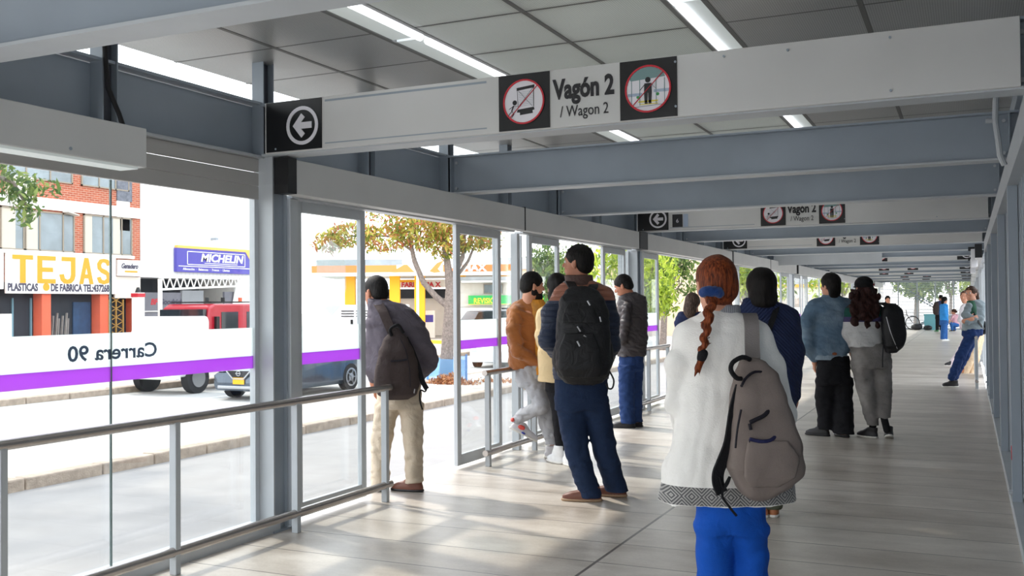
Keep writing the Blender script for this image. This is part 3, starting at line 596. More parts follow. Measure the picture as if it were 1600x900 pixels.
MB().prism([(0,2.05),(1.9,2.05),(.9,1.05),(1.9,-.3),(1.9,-1.7),(0,-1.7)],(FXB-.02,34.45,.0),Uy,Uz,-.1).build('roller_door',M['blind_grey'],wb)
MB().prism([(0,2.4),(1.6,2.4),(1.6,-.9),(1.2,-.9),(-.35,1.0)],(FXB+.05,35.1,.0),Uy,Uz,.06).build('white_screen',M['board_white'],wb)
gm=MB()
for y in [29.8+.35*i for i in range(10)]: gm.box(FXB-.9,FXB-.86,y,y+.04,G,1.0)
gm.build('window_bars',M['steel_light'],wb)
text('awning_lettering','BF',.33,M['sign_red'],(FXB-.495,30.55,1.50),Uy,Uz,wb,sx=1.1,bold=.012,thick=.01,shear=.2)
text('awning_lettering','Goodrich',.33,M['dark_letter'],(FXB-.495,31.02,1.50),Uy,Uz,wb,sx=1.05,bold=.012,thick=.01,shear=.2)
tr=thing('canopy_truss','white steel truss girder across the workshop front','truss',(FXB+.6,29.5,2.0))
top=[(FXB+1.2,29.3,2.55),(FXB+.3,36,2.75)];bot=[(FXB+1.2,29.3,2.08),(FXB+.3,36,2.35)]
k=MB().bar(top[0],top[1],.06).bar(bot[0],bot[1],.08)
n=15
for i in range(n):
    a=Vector(bot[0]).lerp(Vector(bot[1]),i/n);b=Vector(top[0]).lerp(Vector(top[1]),(i+.5)/n);c=Vector(bot[0]).lerp(Vector(bot[1]),(i+1)/n); k.bar(a,b,.035).bar(b,c,.035)
k.build('girder',M['board_white'],tr)
MB().bar((FXB+1.2,29.35,G),(FXB+1.2,29.35,2.5),.12).build('support',M['board_white'],tr)
ms=thing('tyre_shop_sign','long blue-violet tyre shop sign with white italic lettering on the workshop wall','sign',(FXB+.1,34,2.9))
MB().box(FXB,FXB+.16,31.36,38.5,2.86,3.86).build('board',M['sign_purple'],ms)
MB().box(FXB,FXB+.17,31.4,38.5,3.86,3.97).prism([(0,0),(2.8,0),(2.8,-1.05+.3),(.62,-1.05+.3)],(FXB+.165,35.65,3.86),Uy,Uz,.01).build('amber_stripe',M['sign_amber'],ms)
fr=MB(); 
for a in((31.95,35.62,3.72,3.75),(31.95,35.62,3.17,3.20),(31.95,31.98,3.17,3.75),(35.59,35.62,3.17,3.75)): fr.box(FXB+.16,FXB+.17,*a)
fr.box(FXB+.16,FXB+.17,33.0,35.1,3.25,3.275).box(FXB+.16,FXB+.17,31.45,38.4,3.09,3.12).build('white_outline',M['board_white'],ms)
text('sign_lettering','MICHELIN',.47,M['board_white'],(FXB+.165,32.75,3.34),Uy,Uz,ms,sx=1.28,bold=.014,thick=.01,shear=.2)
text('sign_small_print','Alineaci\u00f3n  \u00b7  Balanceo  \u00b7  Frenos  \u00b7  Llantas',.15,M['board_white'],(FXB+.165,31.7,2.94),Uy,Uz,ms,sx=1.1,thick=.01)
MB().box(FXB+.02,FXB+.3,33.55,33.7,4.3,4.4).build('spotlight',M['steel'],ms)
MB().box(FXB+.02,FXB+.4,36.3,36.5,4.15,4.35).build('spotlight',M['steel'],ms)
pp=thing('gate_pillar','white gate pillar with red and black cap by the lattice gate','pillar',(FXB+1.3,28.4,G)); MB().box(FXB+1.1,FXB+1.4,28.0,28.35,G,1.95).build('shaft',M['board_white'],pp); MB().box(FXB+1.08,FXB+1.42,27.98,28.37,1.78,1.92).build('red_band',M['sign_red'],pp); MB().cyl((FXB+1.25,28.17,1.95),(FXB+1.25,28.17,2.15),.12,.05).build('cap',M['black_plastic'],pp)
bl=thing('bollard','red and white striped bollard in front of the red truck','bollard',(-22.5,24.6,G)); MB().cyl((-22.5,24.35,G+.1),(-22.5,24.35,.85),.06).build('shaft',M['sign_red'],bl); MB().cyl((-22.5,24.35,.2),(-22.5,24.35,.5),.062).build('white_band',M['board_white'],bl)
# ---------------------------------------------------------------- vehicles
mat('tyre',srgb(30,30,32),.8); mat('rim',srgb(180,182,186),.3,metal=.8); mat('car_glass',srgb(35,42,48),.06,spec=.9); mat('lens',srgb(220,225,230),.08,spec=.9); mat('tail_lens',srgb(170,25,30),.2)
mat('plate_yellow',srgb(250,180,20),.5); mat('car_dark',srgb(72,84,98),.18,metal=.6,spec=.7,coat=.6); mat('car_white',srgb(240,240,240),.3,coat=.4); mat('truck_red',srgb(175,30,48),.3,coat=.4); mat('chassis',srgb(60,58,56),.8,noise=(6,.3)); mat('car_red',srgb(190,50,45),.3,coat=.4)
def xform(loc,rz):
    return Matrix.Translation(loc)@Matrix.Rotation(rz,4,'Z')
def car(label,loc,rz,L,Wd,H,col,kind='hatch',wheel=.34,group=None,name='car',plate=None,detail=False,cat='car'):
    """nose points to local -y, z up from the road"""
    t=thing(name,label,cat,loc,rz,group); T=xform(loc,rz); w=Wd/2
    def put(mb,n,m,p=None,**k):
        mb.v=[tuple(T@Vector(v)) for v in mb.v]; return mb.build(n,m,p or t,**k)
    if kind=='suv': belt=.62*H; st=[(0,.36,.50,.50,.80),(.04,.24,.60,.66,.92),(.25,.2,.66,.72,.97),(.30*L,.2,.70,belt+.06,1),(.5*L,.2,.72,belt+.08,1),(.8*L,.2,.72,belt+.1,.99),(.95*L,.26,.72,belt+.10,.95),(L,.36,.62,belt-.02,.86)]; gh=[(.27*L,.02),(.42*L,.94),(.55*L,1.0),(.80*L,.98),(.95*L,.10)]
    elif kind=='van': belt=.55*H; st=[(0,.34,.5,.60,.85),(.06,.22,.6,belt*.9,.95),(.35,.2,.66,belt,.99),(.5*L,.2,.7,belt,1),(.97*L,.2,.7,belt,1),(L,.26,.6,belt,.97)]; gh=[(.06*L,.02),(.20*L,.95),(.3*L,1),(.97*L,1),(L,.05)]
    else: belt=.60*H; st=[(0,.34,.48,.52,.82),(.05,.22,.58,.60,.93),(.3,.19,.62,.68,.98),(.28*L,.19,.66,belt,1),(.5*L,.19,.68,belt+.03,1),(.8*L,.19,.68,belt+.04,.99),(.96*L,.24,.66,belt,.94),(L,.36,.6,belt-.12,.85)]; gh=[(.26*L,.02),(.42*L,.95),(.6*L,1.0),(.78*L,.93),(.95*L,.08)]
    vs=[];n=10
    for (y,zb,zm,zt,k) in st:
        ww=w*k; ring=[(-ww*.9,zb),(-ww,zb+.10),(-ww,zm),(-ww*.96,zt-.05),(-ww*.86,zt),(ww*.86,zt),(ww*.96,zt-.05),(ww,zm),(ww,zb+.10),(ww*.9,zb)]
        vs+=[(a,y-L/2,b) for a,b in ring]
    fs=[(i*n+j,i*n+(j+1)%n,(i+1)*n+(j+1)%n,(i+1)*n+j) for i in range(len(st)-1) for j in range(n)]+[tuple(range(n-1,-1,-1)),tuple((len(st)-1)*n+j for j in range(n))]
    body=put(MB().add(vs,fs),'body',col,smooth=True)
    vs=[];n=6
    for (y,f) in gh:
        zt=belt+.0+(H-belt)*f; ww=w*(.90-.16*f); ring=[(-w*.9,belt-.03),(-ww,zt-.05*f),(-ww*.88,zt),(ww*.88,zt),(ww,zt-.05*f),(w*.9,belt-.03)]; vs+=[(a,y-L/2,b) for a,b in ring]
    fs=[(i*n+j,i*n+(j+1)%n,(i+1)*n+(j+1)%n,(i+1)*n+j) for i in range(len(gh)-1) for j in range(n)]+[tuple(range(n-1,-1,-1)),tuple((len(gh)-1)*n+j for j in range(n))]
    put(MB().add(vs,fs),'cabin_glass',M['car_glass'],smooth=True)
    ys=gh[1][0]-L/2;ye=gh[-2][0]-L/2
    put(MB().box(-w*.66,w*.66,ys,ye,H-.03,H+.012),'roof',col,bevel=.02)
    for sx_ in(-1,1):
        for yy in(.18*L,.80*L):
            c=(sx_*(w-.10),yy-L/2,wheel); o=put(MB().cyl((c[0]-.10,c[1],c[2]),(c[0]+.10,c[1],c[2]),wheel,n=24),'wheel',M['tyre'],smooth=True)
            x=c[0]+sx_*.10; r=MB().cyl((x,c[1],c[2]),(x+sx_*.008,c[1],c[2]),wheel*.3,n=12)
            for a in range(5 if detail else 6):
                q=a*2*PI/(5 if detail else 6); r.bar((x+sx_*.006,c[1],c[2]),(x+sx_*.006,c[1]+math.cos(q)*wheel*.62,c[2]+math.sin(q)*wheel*.62),.05,.02)
            r.ring((x,c[1],c[2]),(0,1,0),(0,0,1),wheel*.56,wheel*.68,.012*sx_,20); put(r,'rim',M['rim'],o)
        put(MB().obox((sx_*w*.74,-L/2+.10,.60*H*.75),(w*.15,.10,.06)),'headlight',M['lens'],bevel=.03); put(MB().obox((sx_*w*.80,L/2-.06,.5*H),(w*.1,.05,.08)),'tail_light',M['tail_lens'])
        if detail:
            for yy in(-.02*L,.20*L): put(MB().obox((sx_*w*1.0,yy,belt-.08),(.02,.09,.02)),'door_handle',M['rim'])
            put(MB().obox((sx_*(w+.08),-.20*L,belt+.06),(.09,.06,.07)),'side_mirror',col,bevel=.02)
    if detail:
        g=put(MB().prism([(-.34,.10),(.34,.10),(.20,-.08),(-.20,-.08)],(0,-L/2-.005,.62),(1,0,0),(0,0,1),.02),'grille',M['black_plastic']); put(MB().bar((-.36,-L/2-.03,.72),(-.16,-L/2-.03,.53),.03).bar((.36,-L/2-.03,.72),(.16,-L/2-.03,.53),.03).bar((-.16,-L/2-.03,.53),(.16,-L/2-.03,.53),.03).ring((0,-L/2-.02,.66),(1,0,0),(0,0,1),.05,.065,.02).bar((-.08,-L/2-.035,.66),(.08,-L/2-.035,.66),.02),'emblem',M['rim'],g)
        put(MB().box(-w*.75,w*.75,-L/2-.03,-L/2+.1,.28,.36),'bumper_trim',M['rim'],bevel=.02)
    if plate: put(MB().box(-.17,.17,-L/2-.035,-L/2-.02,.40,.56),'license_plate',M['plate_yellow'],bevel=.005)
    return t
car('dark grey crossover car with a yellow number plate on the main road',(-15.9,20.9,G+.01),0,4.3,1.75,1.66,M['car_dark'],'suv',.36,detail=True,plate=True)
# white flatbed lorry
def flatbed():
    loc=(-19.3,21.8,G+.01); t=thing('flatbed_truck','white cab-over flatbed truck on the far side of the main road','truck',loc); X,Y,Z=loc
    P=[(-2.5,.45),(-2.55,1.05),(-2.18,1.88),(-2.0,2.02),(-1.3,2.02),(-1.24,1.88),(-1.24,.45)]
    MB().prism(P,(X+.88,Y,Z),(0,1,0),(0,0,1),-1.76).build('cab',M['car_white'],t,bevel=.06)
    MB().prism([(-2.50,1.12),(-2.20,1.80),(-2.10,1.80),(-2.10,1.12)],(X+.78,Y-.04,Z),(0,1,0),(0,0,1),-1.56).build('windscreen',mat('screen_cover',srgb(222,222,224),.4),t)
    MB().prism([(-2.1,1.15),(-1.95,1.75),(-1.4,1.75),(-1.35,1.15)],(X+.885,Y,Z),(0,1,0),(0,0,1),.01).build('side_window',M['car_white'],t)
    MB().box(X-.95,X+.95,Y-2.60,Y-2.4,Z+.40,Z+.62).build('bumper',M['car_white'],t,bevel=.03)
    for s in(-1,1): MB().box(X+s*.8-.12,X+s*.8+.12,Y-2.63,Y-2.5,Z+.64,Z+.78).build('headlight',M['lens'],t)
    MB().box(X-.5,X+.5,Y-2.62,Y-2.5,Z+.66,Z+.74).build('grille',M['black_plastic'],t)
    MB().box(X-.4,X+.4,Y-.9,Y+2.9,Z+.5,Z+.72).build('chassis',M['chassis'],t); MB().box(X-.95,X+.95,Y-.7,Y+3.0,Z+.86,Z+.96).box(X+.90,X+.95,Y-.7,Y+3.0,Z+.96,Z+1.05).build('bed',M['chassis'],t)
    MB().box(X+.5,X+.85,Y-.3,Y+.9,Z+.42,Z+.72).build('fuel_tank',M['chassis'],t)
    for yy in(-1.75,1.9):
        for s in(-1,1):
            o=MB().cyl((X+s*.72,Y+yy,Z+.40),(X+s*.95,Y+yy,Z+.40),.40,n=24).build('wheel',M['tyre'],t,smooth=True); MB().cyl((X+s*.951,Y+yy,Z+.40),(X+s*.97,Y+yy,Z+.40),.24,n=20).build('rim',M['rim'],o)
flatbed()
def redtruck():
    X,Y,Z=-24.2,27.6,G; t=thing('red_truck','red lorry cab parked in front of the workshop','truck',(X,Y,Z))
    MB().prism([(-1.9,.5),(-1.95,1.2),(-1.75,2.25),(-1.5,2.38),(1.0,2.38),(1.05,.5)],(X+1.05,Y,Z),(0,1,0),(0,0,1),-2.1).build('cab',M['truck_red'],t,bevel=.06)
    MB().box(X-.95,X+.95,Y-1.98,Y-1.80,Z+1.25,Z+2.2).build('windscreen',M['car_glass'],t)
    for a,b in((-1.2,-.35),(.1,.7)): MB().box(X+1.05,X+1.065,Y+a,Y+b,Z+1.45,Z+2.1).build('side_window',M['car_glass'],t)
    MB().box(X-.9,X+.9,Y-1.5,Y+.6,Z+2.42,Z+2.46).build('roof_rack',M['black_plastic'],t)
    for yy in(-1.4,-.6,.3): MB().cyl((X+.6,Y+yy,Z+2.46),(X+.6,Y+yy,Z+2.6),.07).build('beacon',M['black_plastic'] if yy<0 else M['orange_paint'],t)
    MB().box(X+1.06,X+1.16,Y-1.55,Y-1.40,Z+1.45,Z+1.95).build('side_mirror',M['black_plastic'],t)
    MB().box(X-1.0,X+1.0,Y+1.1,Y+4.5,Z+.6,Z+1.0).build('chassis',M['chassis'],t)
    for yy in(-.9,3.2):
        for s in(-1,1): MB().cyl((X+s*.8,Y+yy,Z+.48),(X+s*1.05,Y+yy,Z+.48),.48,n=20).build('wheel',M['tyre'],t,smooth=True)
redtruck()
def boxtruck():
    X,Y,Z=-19.0,29.5,G; t=thing('box_truck','white box body truck with dark louvres, seen through the near door leaf','truck',(X,Y,Z))
    MB().box(X-1.1,X+1.1,Y-1.4,Y+.6,Z+.75,Z+2.30).build('box_body',M['car_white'],t,bevel=.03); l=MB()
    for s in range(2):
        for k in range(3): l.box(X-.4+s*.6,X+.1+s*.6,Y-1.42,Y-1.4,Z+1.9+k*.09,Z+1.93+k*.09)
    l.box(X-.02,X+.06,Y-1.43,Y-1.4,Z+1.0,Z+1.8).build('louvres',M['black_plastic'],t)
    MB().box(X-1.1,X+1.1,Y-1.42,Y-1.38,Z+.7,Z+.78).build('edge_trim',M['chassis'],t)
    for yy in(-.6,):
        for s in(-1,1): MB().cyl((X+s*.8,Y+yy,Z+.42),(X+s*1.05,Y+yy,Z+.42),.42,n=20).build('wheel',M['tyre'],t,smooth=True)
boxtruck()
def ambulance():
    loc=(-21.9,45.2,G); t=car('small white van with red lettering at the fuel station',loc,math.radians(-35),4.2,1.8,2.0,M['car_white'],'van',.34,name='van',cat='van')
ambulance()
car('white hatchback behind the glass door left of the bearded man',(-15.6,33.4,G+.01),math.radians(6),4.0,1.7,1.45,M['car_white'],'hatch',.32)
car('white saloon car parked under the green banner',(-17.6,49.0,G),math.radians(62),4.2,1.7,1.45,M['car_white'],'hatch',.32)
car('red hatchback beyond the second column',(-15.0,44.5,G+.01),math.radians(5),3.9,1.7,1.45,M['car_red'],'hatch',.32)
cyl=MB().cyl((-19.6,39.0,G+.35),(-19.2,42.4,G+.35),.35,n=16).build('concrete_pipe',mat('concrete_pale',srgb(190,186,178),.9,noise=(4,.1)),smooth=True); tag(cyl,'pale concrete pipe lying on the far side of the road','pipe')
rc=thing('cargo_tricycle','parked delivery tricycle near the white hatchback','tricycle',(-17.3,35.3,G)); MB().box(-17.6,-17.0,34.6,35.4,G+.4,G+.95).build('cargo_box',M['car_red'],rc,bevel=.03)
for a in((-17.6,34.7),(-17.0,34.7),(-17.3,36.0)): MB().ring((a[0],a[1],G+.3),(0,1,0),(0,0,1),.24,.30,.03).build('wheel',M['tyre'],rc)
MB().tube([(-17.3,35.4,G+.6),(-17.3,36.0,G+.3)],.03).tube([(-17.3,35.4,G+.6),(-17.3,35.7,G+1.1),(-17.5,35.75,G+1.12)],.02).build('bicycle_frame',M['chassis'],rc)
# ---------------------------------------------------------------- fuel station
st=thing('fuel_station_canopy','fuel station canopy with an orange fascia on yellow columns','canopy',(-32,58,G))
A=Vector((-39.85,54.27,0));B=Vector((-27.2,60.15,0));D=(B-A).normalized();Nn=Vector((-D.y,D.x,0)) # away from viewer
def cb_(s0,s1,d0,d1,z0,z1,mb=None):
    mb=mb or MB(); c=A+D*(s0+s1)/2+Nn*(d0+d1)/2; R=Matrix((D,Nn,Vector((0,0,1)))).transposed(); return mb.obox((c.x,c.y,(z0+z1)/2),((s1-s0)/2,(d1-d0)/2,(z1-z0)/2),R)
L=(B-A).length
mat('fascia_orange',srgb(240,140,70),.6); mat('station_yellow',srgb(250,180,25),.6); mat('canopy_soffit',srgb(205,200,190),.7)
cb_(0,L,0,9,3.42,4.05).build('canopy_body',M['canopy_soffit'],st); cb_(0,L,-.05,0,3.60,4.08).build('orange_fascia',M['fascia_orange'],st); cb_(0,L,-.06,0,3.36,3.60).build('white_fascia_band',M['board_white'],st)
cb_(5.7,8.8,-.08,-.05,3.60,4.10).build('white_swoosh',M['board_white'],st)
def fpt(s,z,o=-.10): p=A+D*s+Nn*o; return (p.x,p.y,z)
MB().prism([(0,0),(.5,.55),(1.0,.75),(.55,.15),(.75,-.05),(.3,-.1)],fpt(7.9,3.65),D,Uz,.01).build('red_leaf_mark',M['fascia_orange'],st)
MB().prism([(0,0),(1.6,0),(1.1,.5),(.9,.5)],fpt(5.3,3.6),D,Uz,.01).build('orange_wedge',M['fascia_orange'],st)
text('fascia_lettering','PRIMAX',.62,M['board_white'],fpt(9.1,3.66),D,Uz,st,sx=1.18,bold=.03,thick=.01)
cb_(.2,6.0,.5,4,4.05,4.5).build('skylight',mat('skylight_grey',srgb(150,160,165),.4,noise=(1,.2)),st)
for s in(2.35,5.4,7.1,9.9,12.9): cb_(s-.35,s+.35,1.2,1.7,G,3.42).build('column',M['station_yellow'],st)
for s in(2.6,7.6,11.2):
    k=thing('fuel_pump','fuel pump under the canopy, %s from the left'%word(int(s/3.6)),'fuel pump',tuple(A+D*s+Nn*3+Vector((0,0,G))),0,'fuel pumps'); cb_(s-.4,s+.4,2.8,3.3,G,1.0).build('cabinet',M['board_white'],k); cb_(s-.3,s+.3,2.78,2.8,.2,.7).build('display',M['sign_purple'],k)
kb=thing('station_kerb','yellow painted kerb of the fuel station','kerb',(-28,53,G))
a=Vector((-31.5,52.9,G));b=Vector((-27.0,50.6,G)); MB().bar(a,b,.3,.35).build('kerb_stone',M['station_yellow'],kb)
sh=thing('station_shop','low station shop with a dark roof and yellow red sign','building',(-36,66,G)); cb_(4,16,8,12,G,2.2).build('wall',M['plaster'],sh); cb_(4,16,7.5,12.2,1.9,2.6).build('roof',M['dark_inside'],sh); cb_(5,9,7.3,7.45,2.7,3.3).build('sign_board',M['board_white'],sh); cb_(5,7,7.25,7.3,3.1,3.3).build('sign_stripe',M['station_yellow'],sh)
text('shop_lettering','FARMACIA X',.5,M['sign_red'],fpt(5.2,2.75,7.22),D,Uz,sh,bold=.02,thick=.01)
cb_(10.5,13,7.2,7.4,2.2,2.9).build('orange_board',M['fascia_orange'],sh); MB().disc(fpt(12.4,2.5,7.15),D,Uz,.38,.02).build('blue_round_sign',mat('round_blue',srgb(50,80,170),.5),sh)
cb_(9.2,9.9,2.5,3,G,1.6).build('white_door',M['board_white'],sh)
# green banner building to the right
rb=thing('service_building','white two storey workshop building with a green banner','building',(-22,54,G)); A2=Vector((-25.6,49.4,0)); D2=(Vector((-20.49,51.13,0))-Vector((-25.09,49,0))).normalized();N2=Vector((-D2.y,D2.x,0))
def cb2(s0,s1,d0,d1,z0,z1,mb=None):
    mb=mb or MB(); c=A2+D2*(s0+s1)/2+N2*(d0+d1)/2; R=Matrix((D2,N2,Vector((0,0,1)))).transposed(); return mb.obox((c.x,c.y,(z0+z1)/2),((s1-s0)/2,(d1-d0)/2,(z1-z0)/2),R)
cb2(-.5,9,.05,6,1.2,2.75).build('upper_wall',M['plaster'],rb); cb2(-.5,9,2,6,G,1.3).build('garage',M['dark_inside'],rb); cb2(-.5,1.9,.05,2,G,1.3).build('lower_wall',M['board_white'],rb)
for s in(.9,2.6,4.4,6.2):
    w_=cb2(s,s+1.1,-.02,.06,2.0,2.55).build('window',M['window_metal'],rb); cb2(s+.05,s+1.05,-.03,-.02,2.05,2.5).build('pane',M['window_glass'],w_)
cb2(-.3,9,-.9,0,2.62,2.72).build('awning',M['board_white'],rb)
cb2(-.8,9.3,-.3,6.5,2.75,2.95).build('roof',mat('roof_tile_grey',srgb(150,150,148),.8,noise=(3,.1)),rb)
gb=thing('green_banner','green banner with yellow capital letters','sign',tuple(A2+Vector((0,0,1.4)))); cb2(.05,7.5,-.15,-.1,1.38,1.90).build('board',mat('banner_green',srgb(40,190,90),.5),gb); cb2(.05,7.5,-.16,-.15,1.38,1.42).build('yellow_edge',M['sign_yellow'],gb)
p=A2+D2*.35+N2*-.17; text('banner_lettering','REVISI\u00d3N',.42,mat('banner_yellow',srgb(240,240,60),.5),(p.x,p.y,1.46),D2,Uz,gb,sx=.82,bold=.012,thick=.01)
p=A2+D2*2.6+N2*-.17; text('banner_lettering','MEC\u00c1NICA',.42,M['banner_yellow'],(p.x,p.y,1.46),D2,Uz,gb,sx=.82,bold=.012,thick=.01)
# houses further right
def house(label,loc,rz,Wd,Dp,H,wm,rm,doors=(),wins=(),gable=True):
    t=thing('house',label,'building',loc,rz); T=xform(loc,rz)
    def put(mb,n,m,p=None,**k): mb.v=[tuple(T@Vector(v)) for v in mb.v]; return mb.build(n,m,p or t,**k)
    put(MB().box(-Wd/2,Wd/2,0,Dp,0,H),'wall',wm)
    if gable: put(MB().prism([(-.3,H),(Dp/2,H+1.3),(Dp+.3,H)],(-Wd/2-.2,0,0),(0,1,0),(0,0,1),Wd+.4),'roof',rm)
    else: put(MB().box(-Wd/2-.15,Wd/2+.15,-.15,Dp,H,H+.25),'roof',rm)
    for (x0,x1,z0,z1,mm) in doors: put(MB().box(x0,x1,-.06,.0,z0,z1),'door',mm)
    for (x0,x1,z0,z1) in wins:
        o=put(MB().box(x0,x1,-.05,.0,z0,z1),'window',M['board_white']); put(MB().box(x0+.08,x1-.08,-.06,-.05,z0+.08,z1-.08),'pane',M['window_glass'],o)
    return t
mat('house_tan',srgb(222,196,168),.9,noise=(1,.05)); mat('shutter',srgb(200,180,170),.7,noise=(3,.1)); mat('house_yellow',srgb(235,180,70),.8); mat('teal_board',srgb(30,110,100),.6)
ribbed('shutter_ribbed',srgb(196,182,172),.10,2)
fz=-4.5
house('tall tan house beyond the fuel station with a flat roof',(-19.5,66,G),math.radians(14),6,6,6.2,M['house_tan'],M['board_white'],[( -1.2,.6,0,2.4,M['shutter_ribbed'])],[(-2.4,-1.4,4.2,5.2),(.6,1.6,4.2,5.2)],False)
house('pale house with a grey shutter beyond the second column',(-12.5,90,G),math.radians(8),9,6,3.6,M['cream'],M['house_yellow'],[(-3,-.8,0,2.6,M['shutter_ribbed']),(.2,2.6,0,2.7,M['shutter_ribbed'])],[],False)
house('cream house far along the street behind the trees',(-21,120,G),0,10,8,5,M['cream'],M['roof_tile_grey'],[(-2,0,0,2.4,M['teal_board'])],[(1,2,1,2),(3,4,1,2)])
house('white house far right behind the end gate',(14,104,G),math.radians(10),12,6,4.5,M['plaster'],M['roof_tile_grey'],[(-2,0,0,2.4,M['shutter'])],[(1,2.5,1.2,2.4),(3,4.5,1.2,2.4)])
house('low house behind the end gate on the left',(-13,104,G),0,10,6,4,M['cream'],M['roof_tile_grey'],[(-2,0,0,2.4,M['shutter'])],[(1,2.5,1.2,2.4)])
tb=thing('teal_sign','teal street sign board with a yellow square','sign',(-10.5,48,G)); MB().box(-11.2,-10.1,47.9,48,1.6,3.0).build('board',M['teal_board'],tb); MB().box(-10.7,-10.25,47.85,47.9,1.95,2.5).build('yellow_square',M['station_yellow'],tb); MB().box(-10.7,-10.6,47.92,48,G+.14,1.6).build('pole',M['steel'],tb)
house('beige gabled warehouse rising behind the fuel station',(-34,86,G),math.radians(24),13,8,5.6,M['house_tan'],M['roof_tile_grey'],[],[(-4,-3,3,4),(2,3,3,4)])
# ---------------------------------------------------------------- trees
def leaf_mat(name,cols):
    m,nt,N,b=nodes(name); g=NN(nt,'ShaderNodeNewGeometry'); cr=NN(nt,'ShaderNodeValToRGB'); e=cr.color_ramp.elements
    while len(e)<len(cols): e.new(.5)
    for i,c in enumerate(cols): e[i].position=i/(len(cols)-1); e[i].color=c
    nt.links.new(g.outputs['Random Per Island'],cr.inputs[0]); nt.links.new(cr.outputs[0],b.inputs['Base Color']); b.inputs['Roughness'].default_value=.6
    out=[q for q in N if q.type=='OUTPUT_MATERIAL'][0]; t=NN(nt,'ShaderNodeBsdfTranslucent'); nt.links.new(cr.outputs[0],t.inputs[0]); mx=NN(nt,'ShaderNodeMixShader'); mx.inputs[0].default_value=.35
    nt.links.new(b.outputs[0],mx.inputs[1]); nt.links.new(t.outputs[0],mx.inputs[2]); nt.links.new(mx.outputs[0],out.inputs[0]); return m
leaf_mat('leaf_autumn',[srgb(95,115,45),srgb(150,160,65),srgb(200,195,90),srgb(190,140,80),srgb(180,100,75)]); leaf_mat('leaf_green',[srgb(60,85,45),srgb(95,120,60),srgb(150,165,90)]); leaf_mat('leaf_bright',[srgb(90,115,40),srgb(160,180,50),srgb(205,215,90)])
leaf_mat('leaf_fallen',[srgb(120,70,45),srgb(170,110,70),srgb(205,160,110)])
mat('bark',srgb(132,120,112),.95,noise=(18,.4),bump=(30,.9,(1,1,.3)))
def foliage(blobs,n,size,seed,name,m,parent):
    rnd=np.random.RandomState(seed); wts=np.array([b[3]*b[4]*b[5] for b in blobs])**(2/3); wts/=wts.sum(); idx=rnd.choice(len(blobs),n,p=wts); B=np.array(blobs)
    d=rnd.normal(size=(n,3)); d/=np.linalg.norm(d,axis=1)[:,None]; r=rnd.uniform(.35,1,n)**.5
    c=B[idx,:3]+d*r[:,None]*B[idx,3:6]; c+=rnd.normal(size=(n,3))*size*.6
    a=rnd.normal(size=(n,3)); a/=np.linalg.norm(a,axis=1)[:,None]; a[:,2]-=.5; b=np.cross(a,rnd.normal(size=(n,3))); b/=np.linalg.norm(b,axis=1)[:,None]; s=size*rnd.uniform(.6,1.3,n)[:,None]
    V=np.stack([c-a*s,c+b*s*.42,c+a*s,c-b*s*.42],1).reshape(-1,3); me=bpy.data.meshes.new(name)
    V=V-np.array(parent.location); me.vertices.add(len(V)); me.vertices.foreach_set('co',V.astype(np.float32).ravel()); me.loops.add(4*n); me.loops.foreach_set('vertex_index',np.arange(4*n,dtype=np.int32)); me.polygons.add(n); me.polygons.foreach_set('loop_start',np.arange(0,4*n,4,dtype=np.int32)); me.update(calc_edges=True)
    me.materials.append(m); o=bpy.data.objects.new(name,me); COL.objects.link(o); o.parent=parent; return o
def tree(label,base,limbs,blobs,n,size,m,seed,group=None):
    t=thing('street_tree',label,'tree',base,0,group); mb=MB()
    for pts,r in limbs: mb.tube(pts,r,10)
    mb.build('trunk',M['bark'],t,smooth=True); foliage(blobs,n,size,seed,'foliage',m,t); return t
bx,by=-13.3,24.2; bz=G+.14
# autumn tree with the blue guard: forked trunk, limb to the left
def Q(x,z,d=0): # in the plane facing the platform, x right, d away
    c,s=math.cos(YAW),math.sin(YAW); return (bx+c*x-s*d,by+s*x+c*d,z)
tree('forked autumn tree with red and green leaves in the blue guard',(bx,by,bz),[([Q(.05,bz),Q(.1,.2),Q(.17,1.1),Q(.2,1.75)],[.21,.18,.165,.15]),([Q(.2,1.7),Q(.15,2.3),Q(.05,3.1),Q(.0,3.6)],[.14,.115,.08,.05]),([Q(.2,1.75),Q(.35,2.3),Q(.55,2.7),Q(.62,3.4)],[.10,.09,.065,.04]),([Q(.33,2.1,.1),Q(.7,2.6,.1),Q(.95,3.2,.1)],[.05,.045,.02]),
 ([Q(.17,1.3),Q(-.2,1.6),Q(-.55,2.0),Q(-.8,2.6),Q(-.88,3.0),Q(-.95,3.6)],[.10,.085,.08,.07,.06,.04]),([Q(-.88,2.9),Q(-1.4,3.3),Q(-2.4,3.35),Q(-3.0,3.2)],[.04,.035,.025,.01])],
 [Q(.6,3.35)+(.95,.8,.55),Q(.1,3.1)+(.7,.7,.45),Q(-.7,3.4)+(.8,.8,.5),Q(-1.6,3.25)+(.9,.7,.4),Q(-2.6,3.35)+(.8,.7,.35),Q(-3.2,3.15)+(.5,.4,.3),Q(0,4.3)+(2.5,2.0,.9),Q(1.2,3.3,.5)+(.5,.5,.4)],9500,.075,M['leaf_autumn'],5)
gd=thing('tree_guard','blue mesh guard round the foot of the autumn tree','tree guard',(bx,by,bz))
glassmat('guard_mesh',(.75,.85,.95,1),.1,(srgb(120,180,230),.42)); mat('guard_blue',srgb(95,140,195),.7)
gp=[Q(-.55,bz,-.55),Q(.65,bz,-.5),Q(.6,bz,.6),Q(-.5,bz,.55)]
